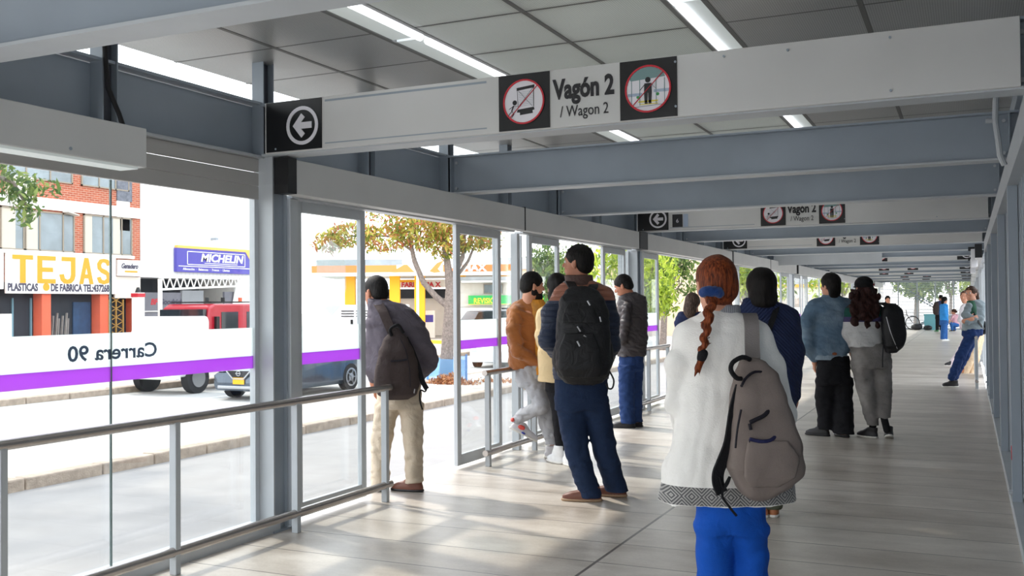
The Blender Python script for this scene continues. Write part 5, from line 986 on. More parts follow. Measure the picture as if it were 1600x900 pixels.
PEOPLE=[
{'t':'person','name':'person','cat':'person','label':'woman with a red braid in a long white coat and bright blue trousers','root':(-.893,3.884,0),'pieces':[
 {'n':'body','m':'skin_light','h':0.0065,'p':[('ell',(-.009,-.008,1.458),(.071,.089,.081),(0,0,.105)),('ell',(-.012,.021,1.398),(.059,.064,.072),(0,0,.105)),('ell',(-.014,.036,1.352),(.039,.041,.033),(0,0,.105),{'k':0.03}),('ell',(-.016,.056,1.332),(.021,.019,.014),(0,0,.105),{'k':0.02}),('ell',(-.019,.079,1.452),(.042,.012,.01),(0,0,.105),{'k':0.015}),('ell',(.015,.071,1.4),(.019,.015,.017),(0,0,.105),{'k':0.015}),('ell',(-.05,.064,1.4),(.019,.015,.017),(0,0,.105),{'k':0.015}),('ell',(.009,.093,1.432),(.015,.012,.01),(0,0,.105),{'op':'-','k':0.012}),('ell',(-.049,.087,1.432),(.015,.012,.01),(0,0,.105),{'op':'-','k':0.012}),('cap',(-.019,.085,1.439),(-.021,.104,1.404),.0068,.0116,{'k':0.008}),('ell',(-.009,.094,1.398),(.008,.009,.007),(0,0,.105),{'k':0.006}),('ell',(-.031,.092,1.398),(.008,.009,.007),(0,0,.105),{'k':0.006}),('ell',(-.019,.085,1.374),(.023,.009,.006),(0,0,.105),{'k':0.006}),('ell',(-.019,.085,1.363),(.019,.009,.006),(0,0,.105),{'k':0.006}),('ell',(-.081,-.013,1.419),(.009,.017,.03),(0,0,.105),{'k':0.008}),('cap',(-.082,-.019,1.393),(-.085,-.023,1.441),.0058,.0077,{'k':0.006}),('ell',(.061,.002,1.419),(.009,.017,.03),(0,0,.105),{'k':0.008}),('cap',(.064,-.004,1.393),(.067,-.007,1.441),.0058,.0077,{'k':0.006}),('cap',(-.008,-.021,1.374),(.001,0,1.313),.0502,.0562,{'k':0.03}),('loft',[(1.293,.011,0,.127,.07),(1.04,.013,0,.139,.08),(.737,.014,0,.139,.08),(.611,.033,0,.101,.06)]),('cap',(-.119,.232,.84),(-.107,.278,.835),.0247,.0266,{'k':0.02}),('cap',(-.104,.279,.851),(-.087,.339,.854),.0133,.0104,{'k':0.012}),('cap',(-.087,.339,.854),(-.064,.362,.848),.009,.0081,{'k':0.006}),('cap',(-.064,.362,.848),(-.032,.353,.842),.0081,.0068,{'k':0.004}),('cap',(-.106,.279,.841),(-.091,.338,.838),.0133,.0104,{'k':0.012}),('cap',(-.091,.338,.838),(-.063,.364,.831),.009,.0081,{'k':0.006}),('cap',(-.063,.364,.831),(-.027,.354,.824),.0081,.0068,{'k':0.004}),('cap',(-.108,.278,.83),(-.094,.338,.821),.0133,.0104,{'k':0.012}),('cap',(-.094,.338,.821),(-.068,.361,.815),.009,.0081,{'k':0.006}),('cap',(-.068,.361,.815),(-.035,.352,.809),.0081,.0068,{'k':0.004}),('cap',(-.11,.278,.82),(-.097,.337,.805),.0133,.0104,{'k':0.012}),('cap',(-.097,.337,.805),(-.077,.355,.8),.009,.0081,{'k':0.006}),('cap',(-.077,.355,.8),(-.051,.348,.795),.0081,.0068,{'k':0.004}),('cap',(-.102,.28,.863),(-.078,.303,.888),.0133,.0104,{'k':0.01}),('cap',(-.078,.303,.888),(-.055,.326,.889),.01,.0076,{'k':0.005}),('cap',(.276,.103,.681),(.271,.131,.644),.0247,.0266,{'k':0.02}),('cap',(.271,.144,.653),(.265,.188,.61),.0133,.0104,{'k':0.012}),('cap',(.265,.188,.61),(.248,.206,.587),.009,.0081,{'k':0.006}),('cap',(.248,.206,.587),(.216,.211,.579),.0081,.0068,{'k':0.004}),('cap',(.271,.136,.647),(.265,.175,.6),.0133,.0104,{'k':0.012}),('cap',(.265,.175,.6),(.246,.195,.574),.009,.0081,{'k':0.006}),('cap',(.246,.195,.574),(.21,.202,.565),.0081,.0068,{'k':0.004}),('cap',(.271,.127,.641),(.265,.162,.59),.0133,.0104,{'k':0.012}),('cap',(.265,.162,.59),(.247,.18,.565),.009,.0081,{'k':0.006}),('cap',(.247,.18,.565),(.213,.186,.557),.0081,.0068,{'k':0.004}),('cap',(.271,.119,.634),(.265,.149,.58),.0133,.0104,{'k':0.012}),('cap',(.265,.149,.58),(.251,.163,.561),.009,.0081,{'k':0.006}),('cap',(.251,.163,.561),(.225,.168,.555),.0081,.0068,{'k':0.004}),('cap',(.271,.154,.661),(.256,.193,.659),.0133,.0104,{'k':0.01}),('cap',(.256,.193,.659),(.238,.214,.642),.01,.0076,{'k':0.005}),('cap',(-.146,.02,1.014),(-.115,.24,.839),.035,.024),('cap',(.254,0,.937),(.268,.1,.662),.035,.024)],'k':0.03},
 {'n':'hair','m':'hair_red','h':0.006,'p':[('ell',(-.01,-.006,1.462),(.081,.099,.091),(0,0,.105)),('ell',(-.005,-.048,1.412),(.07,.053,.068),(0,0,.105),{'k':0.03}),('ell',(-.021,.101,1.393),(.077,.058,.082),(0,0,.105),{'op':'-','k':0.015}),('ell',(.072,.052,1.369),(.039,.058,.053),(0,0,.105),{'op':'-','k':0.01}),('ell',(-.101,.034,1.369),(.039,.058,.053),(0,0,.105),{'op':'-','k':0.01}),('ell',(-.007,-.029,1.292),(.087,.087,.053),(0,0,.105),{'op':'-','k':0.02})],'k':0.02,'d':[(.0018,(160,60,25),5)]},
 {'n':'braid','m':'hair_red','h':0.004,'p':[('ell',(-.06,-.115,1.369),(.018,.015,.024),(0,-.5,0),{'k':0.006}),('ell',(-.047,-.111,1.356),(.017,.014,.02),(0,.5,0),{'k':0.006}),('ell',(-.058,-.135,1.344),(.018,.015,.023),(0,.5,0),{'k':0.006}),('ell',(-.07,-.131,1.332),(.016,.014,.019),(0,-.5,0),{'k':0.006}),('ell',(-.078,-.15,1.32),(.017,.015,.022),(0,-.5,0),{'k':0.006}),('ell',(-.064,-.146,1.308),(.015,.014,.018),(0,.5,0),{'k':0.006}),('ell',(-.07,-.155,1.296),(.016,.015,.021),(0,.5,0),{'k':0.006}),('ell',(-.082,-.151,1.284),(.014,.014,.017),(0,-.5,0),{'k':0.006}),('ell',(-.087,-.155,1.271),(.015,.015,.019),(0,-.5,0),{'k':0.006}),('ell',(-.073,-.151,1.259),(.013,.014,.016),(0,.5,0),{'k':0.006}),('ell',(-.079,-.152,1.247),(.014,.015,.018),(0,.5,0),{'k':0.006}),('ell',(-.091,-.148,1.235),(.013,.014,.015),(0,-.5,0),{'k':0.006}),('ell',(-.096,-.15,1.223),(.013,.015,.017),(0,-.5,0),{'k':0.006}),('ell',(-.083,-.146,1.21),(.012,.014,.014),(0,.5,0),{'k':0.006}),('ell',(-.089,-.148,1.198),(.012,.015,.016),(0,.5,0),{'k':0.006}),('ell',(-.101,-.144,1.186),(.011,.014,.013),(0,-.5,0),{'k':0.006}),('ell',(-.103,-.147,1.177),(.011,.015,.015),(0,-.5,0),{'k':0.006}),('ell',(-.09,-.143,1.164),(.01,.014,.012),(0,.5,0),{'k':0.006}),('cap',(-.081,-.145,1.296),(-.116,-.15,1.281),.0025,.001,{'k':0.004}),('cap',(-.076,-.145,1.274),(-.113,-.15,1.257),.0025,.001,{'k':0.004}),('cap',(-.072,-.145,1.252),(-.109,-.15,1.233),.0025,.001,{'k':0.004}),('cap',(-.067,-.145,1.23),(-.106,-.15,1.208),.0025,.001,{'k':0.004}),('cap',(-.062,-.145,1.208),(-.103,-.15,1.184),.0025,.001,{'k':0.004})],'k':0.006,'d':[(.0015,(180,180,60),7)]},
 {'n':'braid_end','m':'hair_red','h':0.0035,'p':[('cap',(-.095,-.147,1.157),(-.116,-.15,1.114),.016,.011),('cap',(-.113,-.15,1.118),(-.128,-.15,1.082),.01,.003),('cap',(-.101,-.15,1.145),(-.112,-.155,1.078),.008,.002)],'k':0.008,'d':[(.0012,(220,220,50),9)]},
 {'n':'scrunchie','m':'scrunchie_blue','h':0.004,'p':[('ell',(-.086,-.1,1.403),(.012,.012,.016),(0,0,0)),('ell',(-.083,-.109,1.397),(.012,.012,.016),(0,0,0)),('ell',(-.071,-.116,1.41),(.012,.012,.016),(0,0,0)),('ell',(-.055,-.118,1.401),(.012,.012,.016),(0,0,0)),('ell',(-.037,-.116,1.409),(.012,.012,.016),(0,0,0)),('ell',(-.023,-.109,1.397),(.012,.012,.016),(0,0,0)),('ell',(-.016,-.1,1.403),(.012,.012,.016),(0,0,0)),('cap',(-.083,-.1,1.399),(-.069,-.115,1.403),.013,.013),('cap',(-.069,-.115,1.403),(-.055,-.12,1.405),.013,.013),('cap',(-.055,-.12,1.405),(-.037,-.115,1.403),.013,.013),('cap',(-.037,-.115,1.403),(-.017,-.1,1.395),.013,.013)],'k':0.015,'d':[(.002,(150,150,150),3)]},
 {'n':'hair_tie','m':'knit_black','h':0.004,'p':[('ell',(-.096,-.15,1.167),(.021,.019,.021),(0,0,0)),('ell',(-.101,-.15,1.15),(.019,.018,.016),(0,0,0))],'k':0.01,'d':[(.002,(120,120,120),3)]},
 {'n':'coat','m':'coat_white','h':0.007,'p':[('loft',[(1.333,-.004,0,.056,.055),(1.318,.006,0,.086,.072),(1.298,.011,0,.132,.085),(1.267,.016,0,.172,.1),(1.229,.018,0,.185,.11),(1.179,.02,0,.185,.115),(1.065,.023,0,.185,.12),(.939,.024,0,.195,.125),(.813,.025,0,.223,.135),(.687,.024,0,.261,.15),(.578,.02,0,.276,.16)],{'p':2.3}),('cap',(-.119,0,1.241),(-.161,0,1.117),.055,.052,{'k':0.03}),('cap',(-.161,0,1.117),(-.172,.02,.964),.052,.044,{'k':0.03}),('cap',(-.172,.02,.964),(-.122,.2,.866),.044,.038,{'k':0.03}),('cap',(.147,0,1.241),(.201,0,1.114),.055,.055,{'k':0.03}),('cap',(.201,0,1.114),(.244,0,.924),.055,.05,{'k':0.03}),('cap',(.244,0,.924),(.279,.1,.714),.05,.046,{'k':0.03})],'k':0.05,'d':[(.005,(9,9,7),5),(.002,(20,20,14),6)]},
 {'n':'collar','m':'knit_grey','h':0.006,'p':[('loft',[(1.293,.008,0,.076,.075),(1.323,.019,0,.066,.07),(1.353,.024,0,.056,.064)]),('loft',[(1.368,.024,0,.035,.05),(1.343,.024,0,.038,.05)],{'op':'-','k':0.01})],'k':0.02},
 {'n':'trousers','m':'trouser_blue','h':0.0075,'p':[('loft',[(.611,.038,0,.142,.11),(.536,.037,0,.142,.11),(.46,.036,0,.142,.1)]),('loft',[(.486,-.029,0,.081,.085),(.36,-.028,0,.079,.08),(.21,-.03,0,.076,.08),(.06,-.032,0,.079,.085)]),('loft',[(.485,.107,0,.079,.085),(.359,.113,0,.071,.08),(.209,.113,0,.071,.08),(.058,.111,0,.076,.085)])],'k':0.03,'d':[(.007,(7,7,13),3)]},
 {'n':'shoe','m':'shoe_white','h':0.006,'p':[('loft',[(.01,0,.055,.042,.128),(.04,0,.053,.043,.126),(.058,0,.04,.04,.105),(.075,0,.01,.038,.075),(.105,0,-.012,.04,.052)],{'c':(-.032,0,0),'e':(0,0,.087),'p':2.3})],'k':0.02},
 {'n':'sole','m':'sole_white','h':0.006,'p':[('loft',[(0,0,.055,.042,.132),(.008,0,.055,.045,.135),(.02,0,.055,.044,.134)],{'c':(-.032,0,0),'e':(0,0,.087),'p':2.4})],'k':0.01,'sub':'last'},
 {'n':'shoe','m':'shoe_white','h':0.006,'p':[('loft',[(.01,0,.055,.042,.128),(.04,0,.053,.043,.126),(.058,0,.04,.04,.105),(.075,0,.01,.038,.075),(.105,0,-.012,.04,.052)],{'c':(.109,0,0),'e':(0,0,-.14),'p':2.3})],'k':0.02},
 {'n':'sole','m':'sole_white','h':0.006,'p':[('loft',[(0,0,.055,.042,.132),(.008,0,.055,.045,.135),(.02,0,.055,.044,.134)],{'c':(.109,0,0),'e':(0,0,-.14),'p':2.4})],'k':0.01,'sub':'last'}]},
{'t':'thing','name':'backpack','cat':'bag','label':'grey fabric backpack slung on the right shoulder of the white coat','root':(-.893,3.884,0),'base':(.096,-.2,.62),'pieces':[
 {'n':'pack_body','m':'pack_grey','h':0.0055,'p':[('loft',[(1.16,.075,-.19,.018,.02),(1.136,.084,-.19,.056,.045),(1.091,.093,-.2,.084,.06),(1.008,.099,-.21,.104,.075),(.914,.107,-.22,.122,.085),(.818,.116,-.22,.137,.092),(.752,.117,-.22,.147,.095),(.723,.121,-.22,.139,.09),(.681,.109,-.22,.106,.085),(.65,.094,-.22,.068,.075),(.622,.084,-.21,.023,.05)],{'p':3.2})],'k':0.02,'d':[(.004,(7,7,6),4),(.0015,(22,22,16),8)]},
 {'n':'front_pocket','m':'pack_grey','h':0.006,'p':[('loft',[(.86,.106,-.312,.076,.012),(.797,.119,-.314,.101,.018),(.727,.112,-.309,.096,.018),(.686,.096,-.3,.056,.012)],{'p':2.6})],'k':0.02,'d':[(.002,(20,20,16),4)]},
 {'n':'shoulder_strap','m':'strap_grey','strap':[(.082,-.2,1.151),(.091,-.155,1.185),(.096,-.135,1.233),(.099,-.118,1.281),(.106,-.07,1.308),(.117,0,1.314),(.131,.08,1.298),(.141,.125,1.237)],'w':0.055,'t':0.01,'wd':(1,0,0)},
 {'n':'hanging_strap','m':'knit_black','strap':[(.03,-.23,1.049),(.002,-.245,.965),(-.017,-.24,.846),(-.043,-.235,.775),(-.059,-.23,.731),(-.06,-.23,.691),(-.046,-.23,.655)],'w':0.045,'t':0.01,'wd':(1,.3,0)},
 {'n':'strap_end','m':'knit_black','tube':[(-.056,-.235,.716),(-.042,-.235,.675),(-.025,-.235,.692),(-.018,-.235,.715),(-.047,-.235,.652),(-.025,-.24,.61),(.005,-.24,.572)],'r':0.005},
 {'n':'carry_handle','m':'knit_black','tube':[(.062,-.24,1.149),(.029,-.26,1.159),(-.007,-.265,1.141),(-.015,-.265,1.113),(.005,-.26,1.084),(.026,-.25,1.079)],'r':0.009},
 {'n':'zipper','m':'zip_black','tube':[(.018,-.283,1.053),(.04,-.272,1.085),(.076,-.26,1.105),(.132,-.225,1.097)],'r':0.005},
 {'n':'zipper','m':'zip_black','tube':[(.042,-.311,.925),(.062,-.309,.934),(.099,-.3,.951),(.14,-.26,.984),(.17,-.24,1.017)],'r':0.008},
 {'n':'zipper','m':'zip_black','tube':[(.012,-.303,.971),(-.004,-.31,.902),(-.013,-.314,.833)],'r':0.004},
 {'n':'pocket_edge','m':'zip_navy','tube':[(.037,-.322,.866),(.081,-.322,.857),(.123,-.311,.864),(.173,-.256,.899)],'r':0.007},
 {'n':'seam','m':'zip_black','tube':[(.038,-.316,.865),(.042,-.316,.787),(.047,-.302,.715),(.068,-.231,.64)],'r':0.0028},
 {'n':'zip_pull','m':'zip_black','tube':[(.04,-.311,.921),(.044,-.313,.898)],'r':0.006}]},
{'t':'person','name':'person','cat':'person','label':'woman with black bobbed hair in a quilted navy jacket,behind the white coat','root':(-1.154,6.416,0),'pieces':[
 {'n':'body','m':'skin_light','h':0.008,'p':[('ell',(-.049,-.008,1.486),(.075,.093,.085),(0,0,.14)),('ell',(-.054,.022,1.423),(.062,.067,.076),(0,0,.14)),('ell',(-.056,.038,1.375),(.04,.042,.034),(0,0,.14),{'k':0.03}),('ell',(-.059,.058,1.355),(.022,.02,.014),(0,0,.14),{'k':0.02}),('ell',(-.062,.082,1.48),(.044,.012,.01),(0,0,.14),{'k':0.015}),('ell',(-.026,.075,1.425),(.02,.016,.018),(0,0,.14),{'k':0.015}),('ell',(-.094,.065,1.425),(.02,.016,.018),(0,0,.14),{'k':0.015}),('ell',(-.034,.098,1.459),(.016,.012,.01),(0,0,.14),{'op':'-','k':0.012}),('ell',(-.094,.09,1.459),(.016,.012,.01),(0,0,.14),{'op':'-','k':0.012}),('cap',(-.063,.088,1.466),(-.066,.108,1.429),.0071,.0121,{'k':0.008}),('ell',(-.053,.098,1.423),(.008,.009,.007),(0,0,.14),{'k':0.006}),('ell',(-.075,.095,1.423),(.008,.009,.007),(0,0,.14),{'k':0.006}),('ell',(-.063,.089,1.398),(.024,.009,.006),(0,0,.14),{'k':0.006}),('ell',(-.063,.088,1.387),(.02,.009,.006),(0,0,.14),{'k':0.006}),('ell',(-.124,-.016,1.445),(.009,.018,.031),(0,0,.14),{'k':0.008}),('cap',(-.125,-.023,1.418),(-.127,-.027,1.469),.0061,.0081,{'k':0.006}),('ell',(.024,.004,1.445),(.009,.018,.031),(0,0,.14),{'k':0.008}),('cap',(.027,-.001,1.418),(.031,-.005,1.469),.0061,.0081,{'k':0.006}),('cap',(-.047,-.022,1.398),(-.031,0,1.347),.0524,.0587,{'k':0.03}),('loft',[(1.248,-.024,0,.139,.08),(.676,-.024,0,.123,.08)]),('cap',(.154,.015,.748),(.154,.024,.704),.0234,.0252,{'k':0.02}),('cap',(.154,.038,.707),(.154,.058,.651),.0126,.0099,{'k':0.012}),('cap',(.154,.058,.651),(.144,.064,.622),.0086,.0077,{'k':0.006}),('cap',(.144,.064,.622),(.119,.068,.604),.0077,.0065,{'k':0.004}),('cap',(.154,.029,.705),(.154,.043,.648),.0126,.0099,{'k':0.012}),('cap',(.154,.043,.648),(.142,.05,.615),.0086,.0077,{'k':0.006}),('cap',(.142,.05,.615),(.114,.054,.594),.0077,.0065,{'k':0.004}),('cap',(.154,.019,.703),(.154,.027,.645),.0126,.0099,{'k':0.012}),('cap',(.154,.027,.645),(.143,.034,.614),.0086,.0077,{'k':0.006}),('cap',(.143,.034,.614),(.116,.038,.594),.0077,.0065,{'k':0.004}),('cap',(.154,.009,.701),(.154,.012,.642),.0126,.0099,{'k':0.012}),('cap',(.154,.012,.642),(.146,.017,.618),.0086,.0077,{'k':0.006}),('cap',(.146,.017,.618),(.125,.02,.603),.0077,.0065,{'k':0.004}),('cap',(.154,.05,.709),(.142,.083,.691),.0126,.0099,{'k':0.01}),('cap',(.142,.083,.691),(.128,.094,.666),.0095,.0072,{'k':0.005}),('cap',(.152,0,1.002),(.154,.02,.722),.035,.024)],'k':0.03},
 {'n':'hair','m':'hair_black','h':0.007,'p':[('ell',(-.049,-.01,1.484),(.097,.113,.106),(0,0,.14)),('ell',(-.046,-.03,1.393),(.094,.089,.071),(0,0,.14),{'k':0.03}),('ell',(-.046,-.035,1.353),(.081,.071,.04),(0,0,.14),{'k':0.03}),('ell',(-.066,.11,1.408),(.066,.061,.091),(0,0,.14),{'op':'-','k':0.02})],'k':0.03,'d':[(.003,(110,60,14),5)]},
 {'n':'jacket','m':'quilt_navy','h':0.008,'p':[('loft',[(1.372,-.047,0,.082,.07),(1.343,-.031,0,.147,.08),(1.306,-.016,0,.188,.095),(1.248,-.008,0,.197,.11),(1.085,-.006,0,.192,.12),(.88,-.013,0,.184,.12),(.676,-.024,0,.188,.125)],{'p':2.3}),('cap',(-.172,0,1.258),(-.207,0,1.046),.06,.055,{'k':0.05}),('cap',(-.207,0,1.046),(-.166,.12,.831),.055,.04,{'k':0.05}),('cap',(.123,0,1.259),(.154,-.01,1.043),.062,.056,{'k':0.05}),('cap',(.154,-.01,1.043),(.159,.02,.767),.056,.042,{'k':0.05}),('loft',[(1.339,-.06,0,.106,.075),(1.38,-.064,0,.106,.07)]),('cap',(-.13,0,1.339),(-.151,-.04,1.368),.018,.01)],'k':0.04,'d':[(.003,(14,14,14),5)]},
 {'n':'trousers','m':'trouser_olive','h':0.009,'p':[('loft',[(.717,-.023,0,.172,.12),(.554,-.025,0,.164,.11)]),('loft',[(.595,-.074,0,.09,.08),(.31,-.069,0,.074,.07),(.058,-.065,0,.07,.07)]),('loft',[(.594,.024,0,.09,.08),(.309,.012,0,.074,.07),(.049,.009,0,.061,.07)])],'k':0.03,'d':[(.003,(12,12,22),3)]},
 {'n':'shoe','m':'shoe_tan','h':0.007,'p':[('loft',[(.01,0,.0489,.0399,.1138),(.04,0,.0471,.0408,.112),(.058,0,.0356,.038,.0933),(.075,0,.01,.038,.075),(.105,0,-.012,.04,.052)],{'c':(-.065,0,0),'e':(0,0,.175),'p':2.3})],'k':0.02},
 {'n':'sole','m':'sole_white','h':0.007,'p':[('loft',[(0,0,.0489,.0399,.1173),(.008,0,.0489,.0427,.12),(.02,0,.0489,.0418,.1191)],{'c':(-.065,0,0),'e':(0,0,.175),'p':2.4})],'k':0.01,'sub':'last'},
 {'n':'shoe','m':'shoe_tan','h':0.007,'p':[('loft',[(.01,0,.0489,.0399,.1138),(.04,0,.0471,.0408,.112),(.058,0,.0356,.038,.0933),(.075,0,.01,.038,.075),(.105,0,-.012,.04,.052)],{'c':(.008,0,0),'e':(0,0,-.175),'p':2.3})],'k':0.02},
 {'n':'sole','m':'sole_white','h':0.007,'p':[('loft',[(0,0,.0489,.0399,.1173),(.008,0,.0489,.0427,.12),(.02,0,.0489,.0418,.1191)],{'c':(.008,0,0),'e':(0,0,-.175),'p':2.4})],'k':0.01,'sub':'last'}]},
{'t':'thing','name':'crossbody_strap','cat':'bag strap','label':'black bag strap across the back of the quilted navy jacket','root':(-1.154,6.416,0),'base':(-.127,-.13,.851),'pieces':[
 {'n':'strap','m':'knit_black','strap':[(.037,-.05,1.338),(.015,-.1,1.306),(-.021,-.125,1.23),(-.076,-.132,1.091),(-.135,-.132,.931),(-.186,-.12,.751)],'w':0.035,'t':0.006,'wd':(1,0,.4)}]},
{'t':'person','name':'person','cat':'person','label':'man in a navy and brown puffer jacket carrying the black backpack,standing mid-walkway','root':(-2.382,6.445,0),'pieces':[
 {'n':'body','m':'skin_tan','h':0.006,'p':[('ell',(-.072,-.005,1.678),(.075,.093,.085),(.07,0,1.082)),('ell',(-.103,.011,1.618),(.062,.067,.076),(.07,0,1.082)),('ell',(-.12,.021,1.57),(.04,.042,.034),(.07,0,1.082),{'k':0.03}),('ell',(-.139,.031,1.552),(.022,.02,.014),(.07,0,1.082),{'k':0.02}),('ell',(-.153,.038,1.678),(.044,.012,.01),(.07,0,1.082),{'k':0.015}),('ell',(-.129,.064,1.623),(.02,.016,.018),(.07,0,1.082),{'k':0.015}),('ell',(-.162,.004,1.623),(.02,.016,.018),(.07,0,1.082),{'k':0.015}),('ell',(-.151,.071,1.658),(.016,.012,.01),(.07,0,1.082),{'op':'-','k':0.012}),('ell',(-.179,.018,1.658),(.016,.012,.01),(.07,0,1.082),{'op':'-','k':0.012}),('cap',(-.159,.041,1.664),(-.179,.052,1.63),.0071,.0121,{'k':0.008}),('ell',(-.164,.057,1.623),(.008,.009,.007),(.07,0,1.082),{'k':0.006}),('ell',(-.175,.037,1.623),(.008,.009,.007),(.07,0,1.082),{'k':0.006}),('ell',(-.164,.044,1.597),(.024,.009,.006),(.07,0,1.082),{'k':0.006}),('ell',(-.164,.044,1.586),(.02,.009,.006),(.07,0,1.082),{'k':0.006}),('ell',(-.112,-.068,1.638),(.009,.018,.031),(.07,0,1.082),{'k':0.008}),('cap',(-.109,-.072,1.61),(-.104,-.078,1.66),.0061,.0081,{'k':0.006}),('ell',(-.042,.063,1.638),(.009,.018,.031),(.07,0,1.082),{'k':0.008}),('cap',(-.037,.063,1.61),(-.029,.062,1.66),.0061,.0081,{'k':0.006}),('cap',(-.065,-.009,1.589),(-.074,0,1.508),.0524,.0587,{'k':0.03}),('loft',[(1.428,-.048,0,.151,.08),(.851,-.067,0,.151,.09)]),('cap',(-.254,.199,1.038),(-.219,.234,1.045),.026,.028,{'k':0.02}),('cap',(-.231,.245,1.048),(-.193,.297,1.059),.014,.011,{'k':0.012}),('cap',(-.193,.297,1.059),(-.175,.322,1.042),.0095,.0085,{'k':0.006}),('cap',(-.175,.322,1.042),(-.183,.324,1.008),.0085,.0072,{'k':0.004}),('cap',(-.224,.238,1.046),(-.181,.286,1.056),.014,.011,{'k':0.012}),('cap',(-.181,.286,1.056),(-.16,.314,1.036),.0095,.0085,{'k':0.006}),('cap',(-.16,.314,1.036),(-.169,.316,.997),.0085,.0072,{'k':0.004}),('cap',(-.216,.23,1.044),(-.168,.274,1.052),.014,.011,{'k':0.012}),('cap',(-.168,.274,1.052),(-.148,.3,1.033),.0095,.0085,{'k':0.006}),('cap',(-.148,.3,1.033),(-.157,.302,.997),.0085,.0072,{'k':0.004}),('cap',(-.208,.223,1.041),(-.156,.262,1.049),.014,.011,{'k':0.012}),('cap',(-.156,.262,1.049),(-.141,.283,1.034),.0095,.0085,{'k':0.006}),('cap',(-.141,.283,1.034),(-.147,.284,1.006),.0085,.0072,{'k':0.004}),('cap',(-.241,.254,1.051),(-.245,.297,1.048),.014,.011,{'k':0.01}),('cap',(-.245,.297,1.048),(-.23,.327,1.038),.0105,.008,{'k':0.005}),('cap',(-.287,0,1.119),(-.234,.2,1.043),.04,.027),('cap',(.144,0,1.115),(.129,.18,.972),.04,.027),('cap',(.145,.175,.969),(.121,.217,.957),.026,.028,{'k':0.02}),('cap',(.136,.225,.957),(.113,.285,.941),.014,.011,{'k':0.012}),('cap',(.113,.285,.941),(.101,.306,.916),.0095,.0085,{'k':0.006}),('cap',(.101,.306,.916),(.105,.298,.882),.0085,.0072,{'k':0.004}),('cap',(.126,.22,.957),(.098,.276,.941),.014,.011,{'k':0.012}),('cap',(.098,.276,.941),(.085,.3,.912),.0095,.0085,{'k':0.006}),('cap',(.085,.3,.912),(.089,.292,.873),.0085,.0072,{'k':0.004}),('cap',(.116,.214,.957),(.082,.267,.941),.014,.011,{'k':0.012}),('cap',(.082,.267,.941),(.07,.29,.914),.0095,.0085,{'k':0.006}),('cap',(.07,.29,.914),(.074,.282,.878),.0085,.0072,{'k':0.004}),('cap',(.107,.209,.957),(.068,.259,.941),.014,.011,{'k':0.012}),('cap',(.068,.259,.941),(.058,.276,.92),.0095,.0085,{'k':0.006}),('cap',(.058,.276,.92),(.061,.27,.892),.0085,.0072,{'k':0.004}),('cap',(.147,.232,.957),(.163,.267,.937),.014,.011,{'k':0.01}),('cap',(.163,.267,.937),(.157,.293,.915),.0105,.008,{'k':0.005})],'k':0.03},
 {'n':'hair','m':'hair_black2','h':0.006,'p':[('ell',(-.069,-.007,1.684),(.087,.105,.097),(.07,0,1.082)),('ell',(-.034,-.025,1.622),(.074,.057,.055),(.07,0,1.082),{'k':0.03}),('ell',(-.168,.046,1.62),(.086,.076,.073),(.07,0,1.082),{'op':'-','k':0.02}),('ell',(-.071,.092,1.593),(.045,.061,.05),(.07,0,1.082),{'op':'-','k':0.01}),('ell',(-.152,-.06,1.593),(.045,.061,.05),(.07,0,1.082),{'op':'-','k':0.01})],'k':0.02,'d':[(.0025,(90,90,90),5)]},
 {'n':'eyebrow','m':'hair_black2','h':0.003,'p':[('cap',(-.169,.026,1.675),(-.171,0,1.678),.0035,.0025),('cap',(-.152,.058,1.675),(-.131,.074,1.678),.0035,.0025)],'k':0.004},
 {'n':'jacket','m':'jacket_puffer','h':0.007,'p':[('loft',[(1.535,-.074,0,.08,.06),(1.499,-.061,0,.142,.08),(1.463,-.048,0,.187,.1),(1.405,-.039,0,.205,.115),(1.25,-.045,0,.2,.125),(1.072,-.056,0,.196,.13),(.917,-.067,0,.2,.13),(.842,-.067,0,.196,.13)],{'p':2.3}),('cap',(-.195,0,1.42),(-.268,-.02,1.296),.064,.067,{'k':0.05}),('cap',(-.268,-.02,1.296),(-.296,-.02,1.111),.067,.06,{'k':0.05}),('cap',(-.296,-.02,1.111),(-.245,.16,1.022),.06,.05,{'k':0.05}),('cap',(.099,0,1.418),(.137,0,1.248),.064,.062,{'k':0.05}),('cap',(.137,0,1.248),(.144,0,1.071),.062,.058,{'k':0.05}),('cap',(.144,0,1.071),(.134,.14,.974),.058,.05,{'k':0.05})],'k':0.05,'d':[(.0035,(10,10,55),5)]},
 {'n':'collar','m':'leather_brown','h':0.006,'p':[('loft',[(1.486,-.065,0,.116,.085),(1.526,-.074,0,.098,.078),(1.562,-.078,0,.098,.074)]),('loft',[(1.588,-.078,0,.058,.05),(1.535,-.078,0,.062,.052)],{'op':'-','k':0.01})],'k':0.02},
 {'n':'trousers','m':'trouser_navy','h':0.008,'p':[('loft',[(.895,-.067,0,.187,.125),(.762,-.068,0,.187,.13),(.629,-.074,0,.178,.125)]),('loft',[(.718,-.135,0,.12,.11),(.541,-.128,0,.102,.1),(.365,-.108,-.01,.089,.09),(.21,-.065,-.01,.084,.085),(.062,-.017,0,.084,.09),(.022,-.009,0,.084,.09)]),('loft',[(.717,.003,0,.12,.11),(.537,.06,.02,.093,.1),(.356,.091,.04,.089,.09),(.193,.138,.08,.084,.085),(.065,.181,.12,.084,.09),(.038,.19,.12,.08,.09)])],'k':0.03,'d':[(.005,(10,10,24),3)]},
 {'n':'shoe','m':'shoe_brown','h':0.006,'p':[('loft',[(.01,0,.0591,.042,.1375),(.04,0,.0569,.043,.1353),(.058,0,.043,.04,.1128),(.075,0,.01,.038,.075),(.105,0,-.012,.04,.052)],{'c':(-.014,-.02,0),'e':(0,0,1.396),'p':2.3})],'k':0.02},
